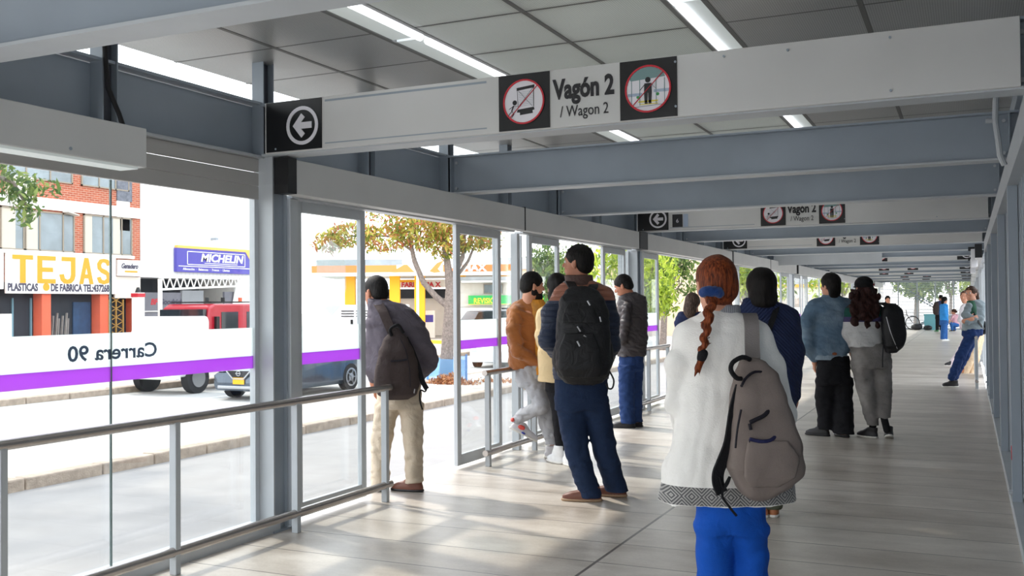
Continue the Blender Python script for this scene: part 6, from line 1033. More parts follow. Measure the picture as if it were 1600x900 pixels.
 {'n':'sole','m':'sole_tan','h':0.006,'p':[('loft',[(0,0,.0591,.042,.1418),(.008,0,.0591,.045,.145),(.02,0,.0591,.044,.1439)],{'c':(-.014,-.02,0),'e':(0,0,1.396),'p':2.4})],'k':0.01,'sub':'last'},
 {'n':'shoe','m':'shoe_brown','h':0.006,'p':[('loft',[(.01,0,.057,.042,.1327),(.04,0,.055,.043,.1307),(.058,0,.0415,.04,.1089),(.075,0,.01,.038,.075),(.105,0,-.012,.04,.052)],{'c':(.181,.14,0),'e':(0,0,1.222),'p':2.3})],'k':0.02},
 {'n':'sole','m':'sole_tan','h':0.006,'p':[('loft',[(0,0,.057,.042,.1369),(.008,0,.057,.045,.14),(.02,0,.057,.044,.139)],{'c':(.181,.14,0),'e':(0,0,1.222),'p':2.4})],'k':0.01,'sub':'last'}],'eyes':[((-.166,.01,1.656),.0116,(-.176,.016,1.656)),((-.137,.064,1.656),.0116,(-.148,.07,1.656))]},
{'t':'thing','name':'backpack','cat':'bag','label':'large black backpack worn by the man in the puffer jacket','root':(-2.382,6.445,0),'base':(-.069,-.2,.814),'pieces':[
 {'n':'pack_body','m':'pack_black','h':0.0065,'p':[('loft',[(1.487,-.085,-.16,.062,.03),(1.448,-.073,-.17,.116,.05),(1.383,-.067,-.19,.16,.075),(1.253,-.064,-.2,.182,.09),(1.081,-.066,-.205,.191,.1),(.952,-.068,-.21,.191,.105),(.888,-.069,-.21,.178,.1),(.835,-.068,-.2,.133,.08),(.813,-.068,-.19,.071,.05)],{'p':2.6})],'k':0.02,'d':[(.005,(12,12,10),4),(.002,(40,40,30),8)]},
 {'n':'front_pocket','m':'pack_black','h':0.006,'p':[('loft',[(1.17,-.098,-.3,.098,.02),(1.065,-.1,-.315,.138,.03),(.938,-.097,-.318,.147,.035),(.873,-.088,-.3,.125,.03)],{'p':2.6})],'k':0.02,'d':[(.003,(25,25,20),4)]},
 {'n':'top_pocket','m':'pack_black','h':0.006,'p':[('loft',[(1.383,-.088,-.245,.071,.015),(1.319,-.09,-.27,.107,.022),(1.234,-.092,-.29,.125,.022)],{'p':2.6})],'k':0.02,'d':[(.003,(25,25,20),7)]},
 {'n':'side_pocket','m':'pack_black','h':0.006,'p':[('ell',(-.234,-.17,.994),(.04,.06,.1),(0,0,0)),('ell',(.104,-.17,1.013),(.04,.06,.11),(0,0,0))],'k':0.02,'d':[(.003,(25,25,20),7)]},
 {'n':'shoulder_strap','m':'pack_black','strap':[(-.108,-.17,1.444),(-.131,-.12,1.484),(-.144,-.06,1.512),(-.157,.03,1.505),(-.163,.09,1.452),(-.163,.115,1.34)],'w':0.06,'t':0.014,'wd':(1,0,0)},
 {'n':'shoulder_strap','m':'pack_black','strap':[(-.03,-.17,1.443),(.009,-.12,1.474),(.024,-.05,1.493),(.03,.03,1.481),(.036,.1,1.419)],'w':0.06,'t':0.014,'wd':(1,0,0)},
 {'n':'buckle','m':'zip_silver','tube':[(-.206,-.321,1.1),(-.215,-.32,1.066)],'r':0.006},
 {'n':'buckle','m':'zip_silver','tube':[(-.115,-.353,1.117),(-.098,-.356,1.083)],'r':0.006},
 {'n':'zip_pull','m':'zip_silver','tube':[(-.038,-.267,1.382),(-.021,-.272,1.352)],'r':0.006},
 {'n':'zip_pull','m':'zip_silver','tube':[(-.111,-.314,1.213),(-.09,-.317,1.179)],'r':0.005},
 {'n':'zip_pull','m':'zip_silver','tube':[(-.07,-.319,1.153),(-.053,-.32,1.141)],'r':0.006},
 {'n':'zip_pull','m':'zip_silver','tube':[(.042,-.273,1.275),(.05,-.275,1.241)],'r':0.005},
 {'n':'hanging_strap','m':'pack_black','tube':[(.096,-.2,.928),(.12,-.22,.887),(.137,-.22,.843),(.127,-.22,.796),(.102,-.22,.792),(.087,-.2,.821)],'r':0.006}]},
{'t':'person','name':'person','cat':'person','label':'person in a baggy light blue denim jacket and wide black trousers,walking away','root':(-1.242,10.432,0),'pieces':[
 {'n':'body','m':'skin_light','h':0.008,'p':[('ell',(-.02,-.007,1.56),(.075,.093,.085),(0,0,.524)),('ell',(-.035,.019,1.498),(.062,.067,.076),(0,0,.524)),('ell',(-.043,.033,1.449),(.04,.042,.034),(0,0,.524),{'k':0.03}),('ell',(-.053,.051,1.429),(.022,.02,.014),(0,0,.524),{'k':0.02}),('ell',(-.065,.072,1.554),(.044,.012,.01),(0,0,.524),{'k':0.015}),('ell',(-.03,.078,1.5),(.02,.016,.018),(0,0,.524),{'k':0.015}),('ell',(-.089,.044,1.5),(.02,.016,.018),(0,0,.524),{'k':0.015}),('ell',(-.045,.097,1.533),(.016,.012,.01),(0,0,.524),{'op':'-','k':0.012}),('ell',(-.098,.067,1.533),(.016,.012,.01),(0,0,.524),{'op':'-','k':0.012}),('cap',(-.068,.077,1.54),(-.079,.094,1.504),.0071,.0121,{'k':0.008}),('ell',(-.063,.09,1.498),(.008,.009,.007),(0,0,.524),{'k':0.006}),('ell',(-.083,.079,1.498),(.008,.009,.007),(0,0,.524),{'k':0.006}),('ell',(-.069,.078,1.472),(.024,.009,.006),(0,0,.524),{'k':0.006}),('ell',(-.068,.077,1.461),(.02,.009,.006),(0,0,.524),{'k':0.006}),('ell',(-.086,-.043,1.52),(.009,.018,.031),(0,0,.524),{'k':0.008}),('cap',(-.084,-.049,1.493),(-.085,-.054,1.543),.0061,.0081,{'k':0.006}),('ell',(.044,.032,1.52),(.009,.018,.031),(0,0,.524),{'k':0.008}),('cap',(.048,.028,1.493),(.053,.026,1.543),.0061,.0081,{'k':0.006}),('cap',(-.013,-.019,1.472),(-.013,0,1.398),.0524,.0587,{'k':0.03}),('loft',[(1.307,-.008,0,.143,.08),(.854,-.027,0,.143,.08)]),('cap',(-.175,.044,.783),(-.175,.054,.736),.0247,.0266,{'k':0.02}),('cap',(-.175,.069,.74),(-.175,.091,.681),.0133,.0104,{'k':0.012}),('cap',(-.175,.091,.681),(-.16,.096,.652),.009,.0081,{'k':0.006}),('cap',(-.16,.096,.652),(-.128,.098,.643),.0081,.0068,{'k':0.004}),('cap',(-.175,.059,.738),(-.175,.075,.678),.0133,.0104,{'k':0.012}),('cap',(-.175,.075,.678),(-.158,.081,.645),.009,.0081,{'k':0.006}),('cap',(-.158,.081,.645),(-.121,.083,.635),.0081,.0068,{'k':0.004}),('cap',(-.175,.049,.735),(-.175,.058,.674),.0133,.0104,{'k':0.012}),('cap',(-.175,.058,.674),(-.159,.064,.643),.009,.0081,{'k':0.006}),('cap',(-.159,.064,.643),(-.124,.066,.634),.0081,.0068,{'k':0.004}),('cap',(-.175,.039,.733),(-.175,.042,.671),.0133,.0104,{'k':0.012}),('cap',(-.175,.042,.671),(-.162,.047,.647),.009,.0081,{'k':0.006}),('cap',(-.162,.047,.647),(-.136,.048,.64),.0081,.0068,{'k':0.004}),('cap',(-.175,.082,.742),(-.162,.116,.723),.0133,.0104,{'k':0.01}),('cap',(-.162,.116,.723),(-.147,.128,.696),.01,.0076,{'k':0.005}),('cap',(-.245,0,1.05),(-.188,.03,.776),.04,.027)],'k':0.03},
 {'n':'hair','m':'hair_black2','h':0.007,'p':[('ell',(-.018,-.01,1.564),(.093,.109,.099),(0,0,.524)),('ell',(.006,-.052,1.477),(.076,.05,.071),(0,0,.524),{'k':0.03}),('ell',(.001,-.044,1.427),(.061,.035,.045),(0,0,.524),{'k':0.03}),('ell',(-.074,.087,1.493),(.086,.066,.086),(0,0,.524),{'op':'-','k':0.02})],'k':0.03,'d':[(.004,(70,70,30),5)]},
 {'n':'jacket','m':'denim_light','h':0.008,'p':[('loft',[(1.424,-.019,0,.078,.06),(1.391,-.007,0,.169,.08),(1.353,-.007,0,.221,.1),(1.242,-.015,0,.234,.12),(1.048,-.024,0,.208,.13),(.886,-.033,0,.195,.135),(.815,-.034,0,.169,.12)],{'p':2.3}),('cap',(-.189,0,1.322),(-.266,-.01,1.148),.075,.085,{'k':0.05}),('cap',(-.266,-.01,1.148),(-.269,-.01,.921),.085,.08,{'k':0.05}),('cap',(-.269,-.01,.921),(-.19,.02,.789),.08,.05,{'k':0.05}),('cap',(.155,0,1.319),(.184,0,1.111),.07,.065,{'k':0.05}),('cap',(.184,0,1.111),(.189,.1,.88),.065,.05,{'k':0.05}),('loft',[(1.372,-.013,0,.097,.08),(1.43,-.019,0,.084,.07)])],'k':0.04,'d':[(.006,(10,10,16),5),(.002,(30,30,30),8)]},
 {'n':'jacket_hem','m':'denim_pale','h':0.007,'p':[('loft',[(.828,-.034,0,.175,.125),(.776,-.035,0,.162,.115)])],'k':0.02,'d':[(.001,(60,60,10),2)]},
 {'n':'leather_patch','m':'leather_patch','h':0.006,'p':[('ell',(-.03,-.128,.841),(.03,.006,.018),(0,0,0))],'k':0.01},
 {'n':'trousers','m':'trouser_black','h':0.009,'p':[('loft',[(.821,-.002,0,.162,.12),(.659,-.004,0,.175,.12),(.53,.001,0,.175,.12)]),('loft',[(.593,-.073,.03,.104,.11),(.397,-.076,.05,.097,.1),(.2,-.063,.06,.091,.1),(.064,-.058,.06,.091,.1)]),('loft',[(.594,.086,0,.104,.11),(.4,.089,0,.097,.1),(.209,.083,-.03,.104,.11),(.03,.077,-.04,.104,.12)])],'k':0.03,'d':[(.006,(10,10,18),3)]},
 {'n':'shoe','m':'shoe_black','h':0.008,'p':[('loft',[(.01,0,.055,.042,.128),(.04,0,.053,.043,.126),(.058,0,.04,.04,.105),(.075,0,.01,.038,.075),(.105,0,-.012,.04,.052)],{'c':(-.101,.06,0),'e':(0,0,.873),'p':2.3})],'k':0.02},
 {'n':'sole','m':'sole_black','h':0.008,'p':[('loft',[(0,0,.055,.042,.132),(.008,0,.055,.045,.135),(.02,0,.055,.044,.134)],{'c':(-.101,.06,0),'e':(0,0,.873),'p':2.4})],'k':0.01,'sub':'last'},
 {'n':'shoe','m':'shoe_black','h':0.008,'p':[('loft',[(.01,0,.055,.042,.128),(.04,0,.053,.043,.126),(.058,0,.04,.04,.105),(.075,0,.01,.038,.075),(.105,0,-.012,.04,.052)],{'c':(.09,-.03,0),'e':(0,0,.175),'p':2.3})],'k':0.02},
 {'n':'sole','m':'sole_black','h':0.008,'p':[('loft',[(0,0,.055,.042,.132),(.008,0,.055,.045,.135),(.02,0,.055,.044,.134)],{'c':(.09,-.03,0),'e':(0,0,.175),'p':2.4})],'k':0.01,'sub':'last'}]},
{'t':'person','name':'person','cat':'person','label':'woman with long dark curly hair under a black cap,grey jeans and colour-block sweatshirt','root':(-.827,10.49,0),'pieces':[
 {'n':'body','m':'skin_light','h':0.008,'p':[('ell',(-.124,-.008,1.517),(.075,.093,.085),(0,0,.087)),('ell',(-.127,.022,1.454),(.062,.067,.076),(0,0,.087)),('ell',(-.129,.038,1.406),(.04,.042,.034),(0,0,.087),{'k':0.03}),('ell',(-.13,.058,1.386),(.022,.02,.014),(0,0,.087),{'k':0.02}),('ell',(-.132,.082,1.511),(.044,.012,.01),(0,0,.087),{'k':0.015}),('ell',(-.097,.073,1.456),(.02,.016,.018),(0,0,.087),{'k':0.015}),('ell',(-.165,.067,1.456),(.02,.016,.018),(0,0,.087),{'k':0.015}),('ell',(-.103,.097,1.489),(.016,.012,.01),(0,0,.087),{'op':'-','k':0.012}),('ell',(-.164,.092,1.489),(.016,.012,.01),(0,0,.087),{'op':'-','k':0.012}),('cap',(-.133,.088,1.497),(-.135,.109,1.46),.0071,.0121,{'k':0.008}),('ell',(-.123,.098,1.454),(.008,.009,.007),(0,0,.087),{'k':0.006}),('ell',(-.145,.096,1.454),(.008,.009,.007),(0,0,.087),{'k':0.006}),('ell',(-.133,.089,1.429),(.024,.009,.006),(0,0,.087),{'k':0.006}),('ell',(-.133,.088,1.418),(.02,.009,.006),(0,0,.087),{'k':0.006}),('ell',(-.199,-.013,1.476),(.009,.018,.031),(0,0,.087),{'k':0.008}),('cap',(-.2,-.019,1.449),(-.203,-.023,1.5),.0061,.0081,{'k':0.006}),('ell',(-.05,0,1.476),(.009,.018,.031),(0,0,.087),{'k':0.008}),('cap',(-.048,-.005,1.449),(-.044,-.009,1.5),.0061,.0081,{'k':0.006}),('cap',(-.123,-.022,1.429),(-.121,0,1.343),.0524,.0587,{'k':0.03}),('loft',[(1.241,-.122,0,.128,.08),(.921,-.108,0,.141,.08)]),('cap',(-.298,0,1.05),(-.221,.12,.865),.035,.025),('cap',(-.215,.117,.851),(-.204,.155,.829),.0234,.0252,{'k':0.02}),('cap',(-.204,.163,.842),(-.19,.216,.822),.0126,.0099,{'k':0.012}),('cap',(-.19,.216,.822),(-.169,.237,.81),.0086,.0077,{'k':0.006}),('cap',(-.169,.237,.81),(-.137,.237,.81),.0077,.0065,{'k':0.004}),('cap',(-.204,.158,.834),(-.19,.209,.809),.0126,.0099,{'k':0.012}),('cap',(-.19,.209,.809),(-.166,.232,.795),.0086,.0077,{'k':0.006}),('cap',(-.166,.232,.795),(-.13,.233,.795),.0077,.0065,{'k':0.004}),('cap',(-.204,.153,.825),(-.19,.201,.794),.0126,.0099,{'k':0.012}),('cap',(-.19,.201,.794),(-.167,.223,.782),.0086,.0077,{'k':0.006}),('cap',(-.167,.223,.782),(-.134,.223,.782),.0077,.0065,{'k':0.004}),('cap',(-.204,.148,.817),(-.19,.193,.781),.0126,.0099,{'k':0.012}),('cap',(-.19,.193,.781),(-.172,.21,.771),.0086,.0077,{'k':0.006}),('cap',(-.172,.21,.771),(-.146,.21,.771),.0077,.0065,{'k':0.004}),('cap',(-.204,.169,.853),(-.186,.201,.867),.0126,.0099,{'k':0.01}),('cap',(-.186,.201,.867),(-.166,.223,.861),.0095,.0072,{'k':0.005})],'k':0.03},
 {'n':'hair','m':'hair_curly','h':0.007,'p':[('ell',(-.185,-.1,1.326),(.03,.03,.045),(0,0,0)),('ell',(-.264,-.075,1.178),(.03,.03,.045),(0,0,0)),('ell',(-.244,-.071,1.166),(.03,.03,.045),(0,0,0)),('ell',(-.266,-.083,1.27),(.03,.03,.045),(0,0,0)),('ell',(-.15,-.059,1.237),(.03,.03,.045),(0,0,0)),('ell',(-.227,-.102,1.439),(.03,.03,.045),(0,0,0)),('ell',(-.025,-.069,1.308),(.03,.03,.045),(0,0,0)),('ell',(-.166,-.058,1.211),(.03,.03,.045),(0,0,0)),('ell',(-.198,-.063,1.459),(.03,.03,.045),(0,0,0)),('ell',(-.173,-.104,1.229),(.03,.03,.045),(0,0,0)),('ell',(-.229,-.09,1.398),(.03,.03,.045),(0,0,0)),('ell',(-.209,-.048,1.198),(.03,.03,.045),(0,0,0)),('ell',(-.255,-.083,1.173),(.03,.03,.045),(0,0,0)),('ell',(-.273,-.08,1.316),(.03,.03,.045),(0,0,0)),('ell',(-.235,-.068,1.163),(.03,.03,.045),(0,0,0)),('ell',(-.106,-.047,1.451),(.03,.03,.045),(0,0,0)),('ell',(-.294,-.104,1.422),(.03,.03,.045),(0,0,0)),('ell',(-.281,-.104,1.298),(.03,.03,.045),(0,0,0)),('ell',(-.03,-.081,1.312),(.03,.03,.045),(0,0,0)),('ell',(-.113,-.103,1.349),(.03,.03,.045),(0,0,0)),('ell',(-.226,-.067,1.283),(.03,.03,.045),(0,0,0)),('ell',(-.249,-.071,1.144),(.03,.03,.045),(0,0,0)),('ell',(-.24,-.091,1.273),(.03,.03,.045),(0,0,0)),('ell',(-.038,-.102,1.129),(.03,.03,.045),(0,0,0)),('ell',(-.034,-.093,1.235),(.03,.03,.045),(0,0,0)),('ell',(-.266,-.084,1.272),(.03,.03,.045),(0,0,0)),('ell',(-.113,-.056,1.247),(.03,.03,.045),(0,0,0)),('ell',(-.177,-.05,1.465),(.03,.03,.045),(0,0,0)),('ell',(-.158,-.082,1.281),(.03,.03,.045),(0,0,0)),('ell',(-.139,-.109,1.133),(.03,.03,.045),(0,0,0)),('ell',(-.188,-.08,1.202),(.03,.03,.045),(0,0,0)),('ell',(-.161,-.087,1.417),(.03,.03,.045),(0,0,0)),('ell',(-.111,-.103,1.463),(.03,.03,.045),(0,0,0)),('ell',(-.255,-.055,1.208),(.03,.03,.045),(0,0,0)),('ell',(-.139,-.06,1.198),(.03,.03,.045),(0,0,0)),('ell',(-.074,-.08,1.404),(.03,.03,.045),(0,0,0)),('ell',(-.008,-.082,1.41),(.03,.03,.045),(0,0,0)),('ell',(-.044,-.084,1.358),(.03,.03,.045),(0,0,0)),('ell',(-.123,-.02,1.464),(.089,.096,.091),(0,0,.087)),('loft',[(1.484,-.136,-.03,.128,.06),(1.337,-.132,-.05,.147,.07),(1.21,-.132,-.06,.128,.055),(1.114,-.13,-.07,.083,.04)])],'k':0.02,'d':[(.01,(60,60,50),5)]},
 {'n':'cap','m':'cap_black','h':0.006,'p':[('ell',(-.125,0,1.535),(.089,.107,.081),(0,0,.087)),('ell',(-.125,0,1.434),(.121,.131,.061),(0,0,.087),{'op':'-','k':0.004}),('ell',(-.136,.126,1.51),(.05,.061,.01),(0,0,.087),{'k':0.01})],'k':0.01,'l':'black baseball cap with red emblem'},
 {'n':'cap_emblem','m':'sign_red','h':0.004,'p':[('ell',(-.058,-.053,1.53),(.018,.018,.016),(0,0,.087))],'k':0.004,'sub':'last'},
 {'n':'sweatshirt','m':'sweat_block','h':0.008,'p':[('loft',[(1.369,-.12,0,.077,.06),(1.331,-.121,0,.154,.08),(1.279,-.122,0,.192,.1),(1.145,-.124,0,.186,.11),(.985,-.12,0,.179,.12),(.908,-.108,0,.167,.11)],{'p':2.3}),('cap',(-.257,0,1.255),(-.298,0,1.05),.055,.05,{'k':0.05}),('cap',(-.298,0,1.05),(-.221,.1,.879),.05,.04,{'k':0.05}),('cap',(.019,0,1.252),(.055,.02,1.047),.055,.05,{'k':0.05}),('cap',(.055,.02,1.047),(.064,.12,.882),.05,.04,{'k':0.05})],'k':0.04,'d':[(.004,(12,12,18),5)]},
 {'n':'jeans','m':'jeans_grey','h':0.008,'p':[('loft',[(.959,-.082,0,.167,.11),(.824,-.065,0,.199,.125),(.696,-.06,0,.199,.12)]),('loft',[(.761,-.161,0,.109,.1),(.537,-.133,0,.096,.09),(.281,-.085,0,.077,.075),(.122,-.056,0,.058,.06)]),('loft',[(.76,.024,0,.109,.1),(.536,.046,0,.096,.09),(.346,.049,-.02,.077,.075),(.203,.035,-.05,.064,.065)])],'k':0.03,'d':[(.004,(12,12,30),3)]},
 {'n':'sock','m':'knit_black','h':0.007,'p':[('cap',(-.056,0,.128),(-.07,0,.026),.035,.035),('cap',(.035,-.05,.21),(.054,-.08,.086),.035,.035)],'k':0.01},
 {'n':'shoe','m':'shoe_black','h':0.007,'p':[('loft',[(.01,0,.0509,.042,.1185),(.04,0,.0491,.043,.1167),(.058,0,.037,.04,.0972),(.075,0,.01,.038,.075),(.105,0,-.012,.04,.052)],{'c':(-.071,0,0),'e':(0,0,.611),'p':2.3})],'k':0.02},
 {'n':'sole','m':'sole_white','h':0.007,'p':[('loft',[(0,0,.0509,.042,.1222),(.008,0,.0509,.045,.125),(.02,0,.0509,.044,.1241)],{'c':(-.071,0,0),'e':(0,0,.611),'p':2.4})],'k':0.01,'sub':'last'},
 {'n':'shoe','m':'shoe_black','h':0.007,'p':[('loft',[(.01,0,.0509,.042,.1185),(.04,0,.0491,.043,.1167),(.058,0,.037,.04,.0972),(.075,0,.01,.038,.075),(.105,0,-.012,.04,.052)],{'c':(.083,-.06,.01),'e':(-.314,0,-.262),'p':2.3})],'k':0.02},
 {'n':'sole','m':'sole_white','h':0.007,'p':[('loft',[(0,0,.0509,.042,.1222),(.008,0,.0509,.045,.125),(.02,0,.0509,.044,.1241)],{'c':(.083,-.06,.01),'e':(-.314,0,-.262),'p':2.4})],'k':0.01,'sub':'last'}]},
{'t':'thing','name':'backpack','cat':'bag','label':'slouching black backpack on the right shoulder of the woman in the cap','root':(-.827,10.49,0),'base':(.088,-.12,.854),'pieces':[
 {'n':'pack_body','m':'pack_black','h':0.007,'p':[('loft',[(1.341,.103,-.1,.051,.03),(1.278,.111,-.11,.103,.06),(1.177,.112,-.12,.115,.09),(1.05,.119,-.13,.115,.1),(.924,.111,-.13,.096,.1),(.854,.088,-.12,.051,.06)],{'p':2.5})],'k':0.02,'d':[(.004,(14,14,10),4)]},
 {'n':'shoulder_strap','m':'pack_black','strap':[(.066,-.13,1.316),(.015,-.1,1.342),(-.007,-.02,1.342),(.004,.08,1.317)],'w':0.05,'t':0.012,'wd':(1,0,0)},
 {'n':'hanging_strap','m':'pack_black','tube':[(-.017,-.2,.928),(-.025,-.2,.803),(-.026,-.2,.715)],'r':0.006},
 {'n':'zipper','m':'zip_silver','tube':[(.011,-.22,1.21),(.043,-.245,1.054),(.113,-.22,.897)],'r':0.004}]},
{'t':'person','name':'person','cat':'person','label':'man in a dark brown leather jacket and blue trousers looking down at his hands','root':(-3.385,10.395,0),'pieces':[
 {'n':'body','m':'skin_tan','h':0.006,'p':[('ell',(-.065,.002,1.588),(.075,.093,.085),(-.384,0,1.187)),('ell',(-.07,.003,1.519),(.062,.067,.076),(-.384,0,1.187)),('ell',(-.067,.002,1.468),(.04,.042,.034),(-.384,0,1.187),{'k':0.03}),('ell',(-.077,.006,1.442),(.022,.02,.014),(-.384,0,1.187),{'k':0.02}),('ell',(-.141,.032,1.549),(.044,.012,.01),(-.384,0,1.187),{'k':0.015}),('ell',(-.099,.052,1.503),(.02,.016,.018),(-.384,0,1.187),{'k':0.015}),('ell',(-.125,-.011,1.503),(.02,.016,.018),(-.384,0,1.187),{'k':0.015}),('ell',(-.133,.062,1.524),(.016,.012,.01),(-.384,0,1.187),{'op':'-','k':0.012}),('ell',(-.156,.006,1.524),(.016,.012,.01),(-.384,0,1.187),{'op':'-','k':0.012}),('cap',(-.142,.033,1.533),(-.146,.034,1.492),.0071,.0121,{'k':0.008}),('ell',(-.131,.04,1.491),(.008,.009,.007),(-.384,0,1.187),{'k':0.006}),('ell',(-.139,.019,1.491),(.008,.009,.007),(-.384,0,1.187),{'k':0.006}),('ell',(-.119,.023,1.47),(.024,.009,.006),(-.384,0,1.187),{'k':0.006}),('ell',(-.114,.021,1.46),(.02,.009,.006),(-.384,0,1.187),{'k':0.006}),('ell',(-.081,-.072,1.55),(.009,.018,.031),(-.384,0,1.187),{'k':0.008}),('cap',(-.067,-.08,1.527),(-.082,-.077,1.575),.0061,.0081,{'k':0.006}),('ell',(-.025,.066,1.55),(.009,.018,.031),(-.384,0,1.187),{'k':0.008}),('cap',(-.01,.062,1.527),(-.023,.07,1.575),.0061,.0081,{'k':0.006}),('cap',(-.023,-.015,1.512),(.015,0,1.435),.0524,.0587,{'k':0.03}),('loft',[(1.322,.035,0,.113,.08),(.829,.023,0,.113,.08)]),('cap',(-.127,.047,1.035),(-.169,.068,1.043),.0247,.0266,{'k':0.02}),('cap',(-.161,.083,1.043),(-.212,.118,1.054),.0133,.0104,{'k':0.012}),('cap',(-.212,.118,1.054),(-.233,.129,1.077),.009,.0081,{'k':0.006}),('cap',(-.233,.129,1.077),(-.228,.126,1.11),.0081,.0068,{'k':0.004}),('cap',(-.166,.073,1.043),(-.219,.104,1.054),.0133,.0104,{'k':0.012}),('cap',(-.219,.104,1.054),(-.244,.116,1.08),.009,.0081,{'k':0.006}),('cap',(-.244,.116,1.08),(-.238,.113,1.118),.0081,.0068,{'k':0.004}),('cap',(-.171,.064,1.043),(-.227,.088,1.054),.0133,.0104,{'k':0.012}),('cap',(-.227,.088,1.054),(-.25,.1,1.078),.009,.0081,{'k':0.006}),('cap',(-.25,.1,1.078),(-.244,.097,1.114),.0081,.0068,{'k':0.004}),('cap',(-.176,.055,1.043),(-.234,.074,1.054),.0133,.0104,{'k':0.012}),('cap',(-.234,.074,1.054),(-.252,.083,1.073),.009,.0081,{'k':0.006}),('cap',(-.252,.083,1.073),(-.248,.081,1.1),.0081,.0068,{'k':0.004}),('cap',(-.156,.094,1.043),(-.163,.131,1.06),.0133,.0104,{'k':0.01}),('cap',(-.163,.131,1.06),(-.183,.148,1.08),.01,.0076,{'k':0.005}),('cap',(-.051,-.1,.988),(-.146,.05,1.04),.035,.026)],'k':0.03},
 {'n':'hair','m':'hair_black2','h':0.006,'p':[('ell',(-.064,.001,1.595),(.085,.103,.095),(-.384,0,1.187)),('ell',(-.006,-.022,1.557),(.073,.055,.055),(-.384,0,1.187),{'k':0.03}),('ell',(-.132,.029,1.488),(.086,.076,.073),(-.384,0,1.187),{'op':'-','k':0.02}),('ell',(-.036,.082,1.492),(.045,.061,.05),(-.384,0,1.187),{'op':'-','k':0.01}),('ell',(-.1,-.077,1.492),(.045,.061,.05),(-.384,0,1.187),{'op':'-','k':0.01})],'k':0.02,'d':[(.002,(90,90,90),5)]},
 {'n':'eyebrow','m':'hair_black2','h':0.003,'p':[('cap',(-.154,.018,1.542),(-.155,-.008,1.549),.0035,.0025),('cap',(-.14,.051,1.542),(-.124,.071,1.549),.0035,.0025)],'k':0.004},
 {'n':'jacket','m':'leather_dark','h':0.007,'p':[('loft',[(1.477,.016,0,.085,.06),(1.435,.036,0,.155,.08),(1.371,.036,0,.169,.1),(1.181,.034,0,.169,.12),(.97,.031,0,.169,.125),(.78,.022,0,.162,.12)],{'p':2.3}),('cap',(-.035,-.12,1.337),(-.06,-.14,1.149),.052,.052,{'k':0.04}),('cap',(-.06,-.14,1.149),(-.088,-.12,.975),.052,.05,{'k':0.04}),('cap',(-.088,-.12,.975),(-.163,.02,1.013),.05,.042,{'k':0.04}),('cap',(.13,.08,1.335),(.147,.12,1.107),.052,.05,{'k':0.04}),('cap',(.147,.12,1.107),(.034,.2,.963),.05,.042,{'k':0.04}),('loft',[(1.421,.008,0,.099,.075),(1.484,.002,0,.085,.07)])],'k':0.035,'d':[(.006,(16,16,22),5)]},
 {'n':'phone','m':'black_plastic','h':0.005,'p':[('box',(-.178,.08,1.096),(.035,.006,.065),.005,(.4,.3,.6))],'k':0.005},
 {'n':'trousers','m':'trouser_blue_dark','h':0.008,'p':[('loft',[(.829,.023,0,.141,.11),(.618,.013,0,.134,.11)]),('loft',[(.691,-.033,-.04,.099,.1),(.411,-.043,-.04,.092,.09),(.165,-.037,-.03,.085,.085),(.046,-.031,-.03,.085,.085)]),('loft',[(.685,.063,.05,.099,.1),(.402,.054,.06,.092,.09),(.047,.058,.07,.085,.085)])],'k':0.03,'d':[(.006,(14,14,26),3)]},
 {'n':'shoe','m':'shoe_black','h':0.007,'p':[('loft',[(.01,0,.057,.042,.1327),(.04,0,.055,.043,.1307),(.058,0,.0415,.04,.1089),(.075,0,.01,.038,.075),(.105,0,-.012,.04,.052)],{'c':(-.028,-.04,0),'e':(0,0,1.396),'p':2.3})],'k':0.02},
 {'n':'sole','m':'sole_black','h':0.007,'p':[('loft',[(0,0,.057,.042,.1369),(.008,0,.057,.045,.14),(.02,0,.057,.044,.139)],{'c':(-.028,-.04,0),'e':(0,0,1.396),'p':2.4})],'k':0.01,'sub':'last'},
 {'n':'shoe','m':'shoe_black','h':0.007,'p':[('loft',[(.01,0,.057,.042,.1327),(.04,0,.055,.043,.1307),(.058,0,.0415,.04,.1089),(.075,0,.01,.038,.075),(.105,0,-.012,.04,.052)],{'c':(.07,.08,0),'e':(0,0,1.361),'p':2.3})],'k':0.02},
 {'n':'sole','m':'sole_black','h':0.007,'p':[('loft',[(0,0,.057,.042,.1369),(.008,0,.057,.045,.14),(.02,0,.057,.044,.139)],{'c':(.07,.08,0),'e':(0,0,1.361),'p':2.4})],'k':0.01,'sub':'last'}],'eyes':[((-.142,0,1.529),.0116,(-.152,.004,1.524)),((-.12,.056,1.529),.0116,(-.13,.06,1.524))]},
{'t':'person','name':'person','cat':'person','label':'bearded man in an orange-brown jacket leaning on the handrail with one foot up','root':(-3.488,8.029,0),'pieces':[
